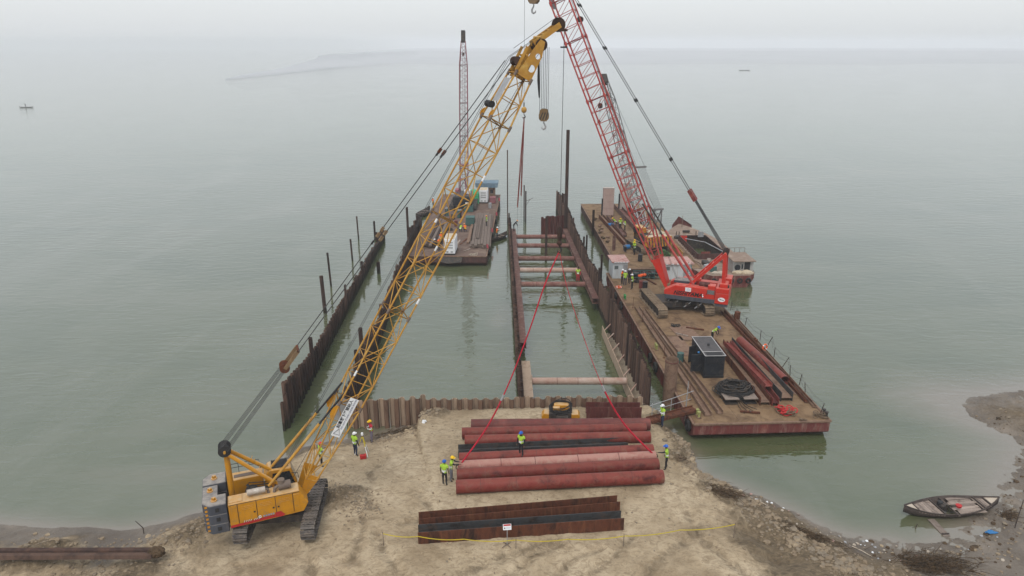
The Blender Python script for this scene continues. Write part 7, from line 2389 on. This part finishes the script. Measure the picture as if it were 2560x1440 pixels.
_body = {}
def body_mesh(pose):
    """returns (verts, faces, region per face): region 0 skin, 1 shirt, 2 trousers, 3 boots; torso faces flagged for the vest"""
    if pose in _body:
        return _body[pose]
    lean = {'stand': 0, 'reach': .12, 'bend': .75, 'hold': .05, 'walk': .06, 'squat': .5, 'reach_r': .1}[pose]
    def tor(h, f=0.0):          # point on the spine at height h over the hip
        return (f + math.sin(lean) * h, math.cos(lean) * h)
    hipz = .92 if pose != 'squat' else .42
    J, R, E = [], [], []
    def j(x, y, z, r):
        J.append((x, y, z)); R.append(r)
        return len(J) - 1
    pel = j(0, 0, hipz, (.15, .115))
    x1, z1 = tor(.24); wst = j(x1, 0, hipz + z1, (.145, .105))
    x2, z2 = tor(.46); chs = j(x2, 0, hipz + z2, (.18, .12))
    x3, z3 = tor(.58); nck = j(x3, 0, hipz + z3, .065)
    x4, z4 = tor(.67); hb_ = j(x4 + .02, 0, hipz + z4, .08)
    x5, z5 = tor(.77); hd_ = j(x5 + .03, 0, hipz + z5, (.085, .10))
    x6, z6 = tor(.83); ht_ = j(x6 + .03, 0, hipz + z6, .075)
    E += [(pel, wst), (wst, chs), (chs, nck), (nck, hb_), (hb_, hd_), (hd_, ht_)]
    seg = {}
    hands = []
    sx_, sz_ = tor(.52)
    for s_ in (-1, 1):
        sh_ = j(sx_, s_ * .2, hipz + sz_, .068)
        if pose in ('stand', 'walk'):
            sw = .12 * s_ if pose == 'walk' else .02
            el = (sx_ - .02 + sw, s_ * .26, hipz + sz_ - .29); wr = (sx_ + .06 + sw * 2, s_ * .26, hipz + sz_ - .54)
        elif pose == 'hold' or pose == 'squat':
            el = (sx_ + .05, s_ * .26, hipz + sz_ - .27); wr = (sx_ + .28, s_ * .12, hipz + sz_ - .2)
        elif pose == 'bend':
            el = (sx_ + .1, s_ * .22, hipz + sz_ - .27); wr = (sx_ + .2, s_ * .16, hipz + sz_ - .5)
        elif pose == 'reach':
            el = (sx_ + .24, s_ * .2, hipz + sz_ - .12); wr = (sx_ + .48, s_ * .14, hipz + sz_ - .1)
        else:
            if s_ > 0:
                el = (sx_ + .26, s_ * .22, hipz + sz_ - .08); wr = (sx_ + .52, s_ * .18, hipz + sz_ - .12)
            else:
                el = (sx_ - .02, s_ * .26, hipz + sz_ - .29); wr = (sx_ + .06, s_ * .26, hipz + sz_ - .54)
        e_ = j(*el, .046)
        w_ = j(*wr, .034)
        d = (Vector(wr) - Vector(el)).normalized()
        p_ = Vector(wr) + d * .08
        h_ = j(*p_, (.044, .022))
        E += [(chs, sh_), (sh_, e_), (e_, w_), (w_, h_)]
        hands.append((p_, d, s_))
        # leg
        st = {'walk': .2 * s_, 'squat': 0}.get(pose, .03 * s_)
        hp = j(0, s_ * .095, hipz - .06, .095)
        if pose == 'squat':
            kn = (.36, s_ * .2, .46); an = (.02, s_ * .17, .09)
        else:
            kn = (st * .5 + .03, s_ * .115, .49); an = (st, s_ * .12, .09)
        k_ = j(*kn, .066); a_ = j(*an, .045)
        f_ = j(an[0] + .15, s_ * .135, .035, (.042, .032))
        E += [(pel, hp), (hp, k_), (k_, a_), (a_, f_)]
        seg[s_] = (hp, k_, a_, f_, sh_, e_, w_, h_)
    ev = skin_object(J, E, R, pel)
    vs = [v.co.copy() for v in ev.vertices]
    fs = [tuple(p.vertices) for p in ev.polygons]
    bones = [((pel, wst), 4), ((wst, chs), 4), ((chs, nck), 4), ((nck, hb_), 0), ((hb_, hd_), 0), ((hd_, ht_), 0)]
    for s_ in (-1, 1):
        hp, k_, a_, f_, sh_, e_, w_, h_ = seg[s_]
        bones += [((pel, hp), 2), ((hp, k_), 2), ((k_, a_), 2), ((a_, f_), 3), ((chs, sh_), 4), ((sh_, e_), 1), ((e_, w_), 1), ((w_, h_), 0)]
    def near(p):
        best, reg = 9, 0
        for (a_, b_), r_ in bones:
            A_, B_ = Vector(J[a_]), Vector(J[b_])
            d = B_ - A_
            t_ = max(0, min(1, (p - A_).dot(d) / max(d.length_squared, 1e-9)))
            q = (p - A_ - d * t_).length - (R[a_][0] if isinstance(R[a_], tuple) else R[a_]) * .6
            if q < best:
                best, reg = q, r_
        return reg
    reg = [near(sum((vs[i] for i in f), Vector()) / len(f)) for f in fs]
    # fingers and thumb rooted in the palm, nose, ears
    ex = MB()
    for p_, d, s_ in hands:
        sd = d.cross(Vector((0, 0, 1)))
        sd = sd.normalized() if sd.length > .1 else Vector((1, 0, 0))
        nr = sd.cross(d)
        for q, ln in enumerate((.062, .072, .068, .052)):
            b0 = p_ + sd * (-.03 + .02 * q) + d * .015
            m_ = b0 + d * ln * .6 - nr * .012
            ex.path([b0, m_, m_ + d * ln * .35 - nr * .03], [.0095, .0085, .006], 5)
        b0 = p_ - d * .03 + sd * (.035 * (-s_))
        ex.path([b0, b0 + d * .03 + sd * (.025 * (-s_)), b0 + d * .06 + sd * (.022 * (-s_)) - nr * .015], [.011, .01, .007], 5)
    hc = Vector(J[hd_])
    ex.path([hc + Vector((.075, 0, .02)), hc + Vector((.115, 0, -.025)), hc + Vector((.09, 0, -.035))], [.008, .016, .01], 5)
    for s_ in (-1, 1):
        ex.ball(hc + Vector((-.005, s_ * .098, -.01)), .03, 6, 4, (.7, .4, 1.1))
    off = len(vs)
    vs += [Vector(v) for v in ex.v]
    fs += [tuple(i + off for i in f) for f in ex.f]
    reg += [0] * len(ex.f)
    out = (vs, fs, reg, hc, lean, hipz)
    _body[pose] = out
    return out

def cloth(name, c, c2=None):
    return M('cloth_' + name, c, c2 or tuple(x * .8 for x in c), None, 9.0, .85, bump=0)
CL = {'lime': cloth('lime', (.38, .60, .05), (.28, .42, .05)), 'orange_vest': cloth('orange_vest', (.80, .17, .03)), 'navy': cloth('navy', (.03, .04, .075)), 'black': cloth('black', (.022, .022, .026)),
      'grey': cloth('grey', (.22, .22, .25)), 'purple': cloth('purple', (.16, .14, .19)), 'red': cloth('red', (.45, .03, .05)), 'white': cloth('white', (.62, .62, .62)), 'olive': cloth('olive', (.12, .11, .07)),
      'tan': cloth('tan', (.28, .22, .15)), 'brown': cloth('brown', (.08, .055, .04)), 'silver': cloth('silver', (.7, .72, .7))}
HEL = {'blue': M('helmet_blue', (.03, .13, .50), None, None, 4, .35, bump=0), 'yellow': M('helmet_yellow', (.80, .50, .02), None, None, 4, .35, bump=0), 'white': M('helmet_white', (.78, .78, .78), None, None, 4, .35, bump=0),
       'red': M('helmet_red', (.60, .04, .05), None, None, 4, .35, bump=0), 'orange': M('helmet_orange', (.80, .30, .08), None, None, 4, .35, bump=0)}

def person(label, p, heading, pose='stand', vest='lime', helmet='blue', shirt='black', trousers='navy', group='workers', s=1.0):
    vs, fs, reg, hc, lean, hipz = body_mesh(pose)
    o = thing('person', label, 'person', p, heading, group)
    o.scale = (s, s, s)
    me_ = bpy.data.meshes.new('body')
    me_.from_pydata([tuple(v) for v in vs], [], fs)
    for m_ in (MT['skin'], CL[shirt], CL[trousers], MT['rubber']):
        me_.materials.append(m_)
    me_.polygons.foreach_set('material_index', [1 if r == 4 else r for r in reg])
    me_.polygons.foreach_set('use_smooth', [True] * len(fs))
    me_.update()
    link_mesh('body', me_, o)
    if vest:
        nv = [v.normal.copy() for v in me_.vertices]
        idx = {}
        mb = MB()
        use = [f for f, r in zip(fs, reg) if r == 4]
        vmap, vl = {}, []
        for f in use:
            for i in f:
                if i not in vmap:
                    vmap[i] = len(vl)
                    vl.append(vs[i] + nv[i] * .02)
        def band(f):
            c = sum((vs[i] for i in f), Vector()) / len(f)
            h = (c.z - hipz) / max(math.cos(lean), .3)
            return .14 < h < .24
        for f in use:
            mb.mi = 1 if band(f) else 0
            mb.add([], [])
        mb = MB()
        mb.v = [tuple(v) for v in vl]
        for f in use:
            mb.f.append([vmap[i] for i in f])
            mb.m.append(1 if band(f) else 0)
            mb.s.append(True)
        mb.build('safety_vest', [CL[vest], CL['silver'] if vest == 'lime' else CL['lime']], o)
    # helmet: dome, brim and peak tilted with the head
    Rm = Matrix.Rotation(lean * .6, 3, 'Y')
    hm = MB(); hm.sm = True
    if helmet:
        vv, ff = [], []
        n, k = 14, 5
        for a in range(k + 1):
            th = PI / 2 * a / k
            for b in range(n):
                ph = 2 * PI * b / n
                vv.append(hc + Rm @ Vector((.135 * math.cos(th) * math.cos(ph), .118 * math.cos(th) * math.sin(ph), .04 + .125 * math.sin(th))))
        for a in range(k):
            for b in range(n):
                ff.append((a * n + b, a * n + (b + 1) % n, (a + 1) * n + (b + 1) % n, (a + 1) * n + b))
        hm.add(vv, ff)
        rim = []
        for b in range(n):
            ph = 2 * PI * b / n
            ext = .155 + (.055 if math.cos(ph) > .5 else 0)
            rim.append(hc + Rm @ Vector((ext * math.cos(ph), .135 * math.sin(ph), .035)))
        hm.add(vv[:n] + rim, [(b, n + b, n + (b + 1) % n, (b + 1) % n) for b in range(n)])
        hm.build('helmet', HEL[helmet], o)
    else:
        hm.ball(hc + Vector((-.015, 0, .035)), .108, 12, 7, (1, .95, .95))
        hm.build('hair', MT['hair'], o)
    return o

def at_ground(px, py, z=1.6):
    p = G(px, py, z)
    h = gz(p.x, p.y)
    p = G(px, py, h)
    return Vector((p.x, p.y, gz(p.x, p.y) + .005))
R90 = PI / 2
person('worker in lime vest and blue helmet, leftmost at the pipe end', at_ground(1112, 1213), R90 - .25, 'stand', 'lime', 'blue', 'olive', 'black', 'workers on the sandy bank')
person('worker in lime vest and yellow helmet leaning to the pipe end', at_ground(1128, 1202), -.1, 'reach', 'lime', 'yellow', 'black', 'grey', 'workers on the sandy bank')
pp = G(1303, 1137, 2.28)
person('worker in lime vest and blue helmet standing on the dark H beam', Vector((pp.x, pp.y, 2.225)), R90 + 2.6, 'stand', 'lime', 'blue', 'black', 'black', 'workers on the sandy bank')
person('worker in lime vest and blue helmet reaching to the right sling', at_ground(1665, 1173), PI - .15, 'reach_r', 'lime', 'blue', 'black', 'black', 'workers on the sandy bank')
person('worker in lime vest and white helmet beside the gangway', at_ground(1655, 1064), PI + .3, 'hold', 'lime', 'white', 'white', 'navy', 'workers on the sandy bank')
person('surveyor in lime vest and white helmet next to the tripod', at_ground(889, 1136, 1.5), R90 - .6, 'stand', 'lime', 'white', 'black', 'navy', 'workers on the sandy bank')
person('worker in white shirt, red scarf and yellow helmet near the sheet wall', at_ground(930, 1101, 1.0), PI + .5, 'hold', 'red', 'yellow', 'white', 'purple', 'workers on the sandy bank')
person('worker in lime vest and red helmet behind the yellow boom', at_ground(804, 1165, 1.5), .6, 'hold', 'lime', 'red', 'grey', 'black', 'workers on the sandy bank')
person('worker in lime vest behind the black generator on the near barge', on_deck(1779, 852, .03), -R90 + .9, 'bend', 'lime', 'blue', 'black', 'black', 'workers on the near barge')
person('worker in orange vest and white helmet, leftmost of four by the hut', on_deck(1554, 710, .03), -.4, 'hold', 'orange_vest', 'white', 'black', 'black', 'workers on the near barge')
person('worker in lime vest and white helmet, second of four by the hut', on_deck(1562, 714, .03), R90, 'hold', 'lime', 'white', 'grey', 'navy', 'workers on the near barge')
person('worker all in black with white helmet among the four by the hut', on_deck(1573, 709, .03), PI + .7, 'stand', None, 'white', 'black', 'black', 'workers on the near barge')
person('worker in lime vest and white helmet, rightmost of four by the hut', on_deck(1580, 723, .03), PI - .4, 'hold', 'lime', 'white', 'black', 'black', 'workers on the near barge')
ys_ = G(1380, 706, 1.65).y
person('worker in red trousers and pale vest standing on the pit strut', Vector((V(1445, 690, ys_).x, ys_, 1.725)), -R90, 'stand', 'lime', None, 'red', 'red', 'workers on the pit')
ys_ = wall_x(WC, 102.5)
person('worker in black bending over the far left corner of the pit wall', Vector((ys_ + .55, 102.6, 1.66)), .2, 'bend', None, 'orange', 'black', 'black', 'workers on the pit')
person('worker in lime vest bending over, left of three on the far barge', on_far(1540, 570, .03), PI, 'bend', 'lime', 'yellow', 'black', 'black', 'workers on the far barge')
person('worker in lime vest with yellow helmet, middle of three on far barge', on_far(1550, 575, .03), -R90, 'stand', 'lime', 'yellow', 'black', 'black', 'workers on the far barge')
person('worker in pale lime vest, right of three on the far barge', on_far(1562, 578, .03), PI - .3, 'hold', 'lime', None, 'white', 'black', 'workers on the far barge')
person('worker in lime vest and yellow helmet near the yellow grab, front one', on_far(1586, 637, .03), PI + .3, 'hold', 'lime', 'yellow', 'black', 'black', 'workers on the far barge')
person('worker with yellow helmet close behind the front one on far barge', on_far(1584, 632, .03), .6, 'hold', 'lime', 'yellow', 'olive', 'black', 'workers on the far barge')
person('worker in lime vest seated at work mid deck of left barge', on_lb(1151, 580), R90, 'squat', 'lime', 'blue', 'navy', 'navy', 'workers on the left barge')
person('worker in orange vest seated at work mid deck of left barge', on_lb(1164, 580), R90 + .5, 'squat', 'orange_vest', 'orange', 'navy', 'navy', 'workers on the left barge')
person('worker in yellow top standing on the piles of left barge', on_lb(1217, 568, .28), PI, 'stand', 'lime', 'orange', 'tan', 'black', 'workers on the left barge')
person('worker with yellow helmet half hidden behind the front white generator', on_lb(1104, 612), R90, 'stand', 'orange_vest', 'yellow', 'white', 'black', 'workers on the left barge')
person('worker in orange and lime vest left of the front white generator', on_lb(1091, 624), 0.3, 'bend', 'orange_vest', 'orange', 'black', 'black', 'workers on the left barge')
person('worker in dark clothes beside the orange vest worker on left barge', on_lb(1098, 626), PI, 'bend', None, 'white', 'black', 'black', 'workers on the left barge')
person('worker with white helmet at the outer left edge of left barge', on_lb(1083, 520), 0.5, 'stand', 'orange_vest', 'white', 'navy', 'black', 'workers on the left barge')
ct = G(1249, 600, 0)
person('worker in orange and lime vest aboard the small rowing boat', Vector((ct.x - .4, ct.y + .2, .15)), .4, 'hold', 'orange_vest', 'white', 'olive', 'black', 'people in small boats')
ct = G(66, 269, 0)
person('tiny dark figure standing in the distant fishing boat', Vector((ct.x - .3, ct.y, .15)), 0, 'stand', None, None, 'black', 'black', 'people in small boats')

# ================================================================== RUBBISH, CLODS AND BRUSH ON THE BANKS
def scatter(name, label, n, region, size, mats, seed, flat=.5, kind_mesh=3, zoff=0.0):
    rr = random.Random(seed)
    mb = MB()
    k = 0
    tries = 0
    pts = []
    while k < n and tries < n * 20:
        tries += 1
        x, y = region(rr)
        pts.append((x, y))
        k += 1
    A_ = np.array(pts)
    H_, D_, S_ = ground_height(A_[:, 0], A_[:, 1])
    for (x, y), h, d in zip(pts, H_, D_):
        if h < .03:
            continue
        r = rr.uniform(*size) * (rr.random() ** 2 * 1.4 + .5)
        # lumpy six-sided clod
        mb.mi = rr.randrange(len(mats))
        ring = []
        nn_ = 6
        a0 = rr.uniform(0, 6)
        for lv, (zz, kk) in enumerate(((-.3, .9), (.35 * flat * 2, .8))):
            for q in range(nn_):
                a_ = a0 + 2 * PI * q / nn_
                f_ = r * kk * rr.uniform(.75, 1.2)
                ring.append((x + f_ * math.cos(a_), y + f_ * math.sin(a_), h + zoff + r * zz * rr.uniform(.6, 1.2)))
        top = (x + rr.uniform(-.2, .2) * r, y + rr.uniform(-.2, .2) * r, h + r * flat * rr.uniform(.9, 1.3))
        fs_ = [(q, (q + 1) % nn_, nn_ + (q + 1) % nn_, nn_ + q) for q in range(nn_)] + [(nn_ + q, nn_ + (q + 1) % nn_, 2 * nn_) for q in range(nn_)]
        mb.add(ring + [top], fs_, False)
    ob = mb.build(name, mats)
    struct(ob, 'stuff', label)
    return ob
def reg_poly(pts, jit, z=1.0):
    P = [G(a, b, z) for a, b in pts]
    def f(rr):
        i = rr.randrange(len(P) - 1)
        u = rr.random()
        p = P[i].lerp(P[i + 1], u)
        return p.x + rr.gauss(0, jit), p.y + rr.gauss(0, jit)
    return f
CLM = [MT['clod'], MT['mud'], MT['clod']]
scatter('soil_clods', 'crumbled soil clods along the right edge of the bank', 1500, reg_poly([(1700, 1075), (1735, 1130), (1762, 1190), (1850, 1240), (1980, 1330), (2100, 1400), (2200, 1440)], .7), (.05, .16), CLM, 1, .55)
scatter('soil_clods', 'dark soil clods around the mound beside the yellow crane', 500, reg_poly([(830, 1235), (880, 1250), (930, 1290), (860, 1270)], .55), (.025, .08), CLM, 2, .6)
scatter('soil_clods', 'soil clods strewn over the left beach slope', 700, reg_poly([(20, 1350), (160, 1360), (330, 1350), (480, 1320), (545, 1300), (300, 1420), (120, 1420)], .8), (.04, .13), CLM, 3, .5)
scatter('soil_clods', 'small soil lumps scattered over the trodden sand', 900, lambda rr: (rr.uniform(-14, 13), rr.uniform(29, 47)), (.02, .06), CLM, 4, .6)
scatter('soil_clods', 'mud lumps along the foot of the front sheet wall', 500, reg_poly([(940, 1092), (1010, 1068), (1090, 1040), (1140, 1025), (1290, 1022)], .4), (.03, .12), CLM, 5, .5)
scatter('soil_clods', 'dark mud lumps on the right hand mudflat', 900, reg_poly([(2200, 1400), (2350, 1400), (2480, 1360), (2540, 1300), (2555, 1220), (2520, 1100), (2480, 1040)], 1.3, .4), (.03, .13), [MT['mud'], MT['brush'], MT['clod']], 6, .35)
scatter('litter', 'white and pale litter scraps along the right waterline', 130, reg_poly([(1790, 1215), (1900, 1262), (2080, 1345), (2160, 1362), (2250, 1385), (2400, 1350), (2500, 1330)], .7, .3), (.03, .09), [MT['decal_white'], MT['cream'], MT['galv'], MT['cream'], MT['hut_roof'], MT['wood']], 7, .35, zoff=.03)
# brush heap of dead branches at the lower right
def twigs(name, label, c, rx, ry, n, mat, seed, up=.35, ln=(.4, 1.3), rot=0.0):
    rr = random.Random(seed)
    o = thing(name, label, 'brushwood', (c.x, c.y, gz(c.x, c.y)), rot)
    mb = MB()
    for i in range(n):
        x, y = rr.gauss(0, rx * .5), rr.gauss(0, ry * .5)
        a_ = rr.gauss(0, .5)
        L_ = rr.uniform(*ln)
        z = abs(rr.gauss(0, up * .4)) + .02
        d = Vector((math.cos(a_), math.sin(a_), rr.uniform(-.15, .25))) * L_
        p0_ = Vector((x, y, z))
        mb.path([p0_, p0_ + d * .5 + Vector((0, 0, rr.uniform(-.03, .08))), p0_ + d], [.018, .014, .006], 4, caps=False)
    ob = mb.build('branches', mat, o)
    ob['kind'] = 'stuff'
    mb = MB()
    for i in range(n // 2):
        x, y = rr.gauss(0, rx * .45), rr.gauss(0, ry * .45)
        a_ = rr.uniform(0, 6)
        s_ = rr.uniform(.08, .3)
        z = abs(rr.gauss(0, up * .3)) + .03
        mb.add([(x, y, z), (x + s_ * math.cos(a_), y + s_ * math.sin(a_) * .6, z + .03), (x + s_ * math.cos(a_ + .8) * .9, y + s_ * math.sin(a_ + .8) * .5, z + .02)], [(0, 1, 2)])
    ob = mb.build('dead_leaves', mat, o)
    ob['kind'] = 'stuff'
    return o
twigs('brush_heap', 'dark heap of dead brushwood at the lower right shore', at_ground(2310, 1412, .4), 2.2, .8, 420, MT['brush'], 3)
twigs('brush_heap', 'strip of brown reed debris along the right waterline', at_ground(1800, 1235, .8), 1.4, .5, 200, MT['brush'], 4, .15, (.2, .7), -.5)
twigs('brush_heap', 'reed debris lower down the right waterline', at_ground(2010, 1335, .5), 2.0, .4, 220, MT['brush'], 5, .12, (.2, .7), -.6)
twigs('brush_heap', 'dry reed litter on the left bank by the sheet wall', at_ground(1010, 1075, .8), 2.2, .3, 160, MT['brush'], 6, .12, (.2, .6), .35)
twigs('brush_heap', 'weedy clump on the mud right of the wooden boat', at_ground(2520, 1290, .4), .7, .5, 120, MT['brush'], 7, .2, (.2, .5), .2)
for k, (a, b, lb) in enumerate(((( 1885, 1248), (1915, 1264), 'pale bamboo stick on the right slope'), ((2130, 1365), (2180, 1392), 'longer bamboo stick lying near the lower right waterline'))):
    p, q = at_ground(*a, .6), at_ground(*b, .5)
    o = thing('bamboo_stick', lb, 'stick', p + Vector((0, 0, .04)), 0)
    MB().path([(0, 0, 0), (q - p) * .5 + Vector((0, 0, .04)), q - p], [.03, .028, .02], 6).build('cane', MT['wood_pale'], o)
    MB().torus((q - p) * .5 + Vector((0, 0, .04)), .032, .008, 8, 4).build('node', MT['wood'], o)
p = at_ground(2478, 1337, .3)
o = link_mesh('plastic_sheet', clod_mesh('plastic_sheet', MT['blue'], 77, .3, .35, (1.2, .6, .25), 2), None, p + Vector((0, 0, .05)))
tag(o, 'crumpled blue plastic sheet on the mud in front of the boat', 'plastic sheet')
p = at_ground(1060, 1054, .8)
o = link_mesh('plastic_bag', clod_mesh('plastic_bag', MT['decal_white'], 78, .16, .35, (1, .7, .8), 2), None, p + Vector((0, 0, .08)))
tag(o, 'small white plastic bag on the mud below the sheet wall', 'plastic bag')
p = at_ground(1711, 1135, 1.5)
heap('rope_heap', 'tangled brown rope on the sand behind the right hand worker', 'rope', at_ground(1700, 1148), .4, 8, .03, MT['rope_tan'], MT['brush'], 44, .12)
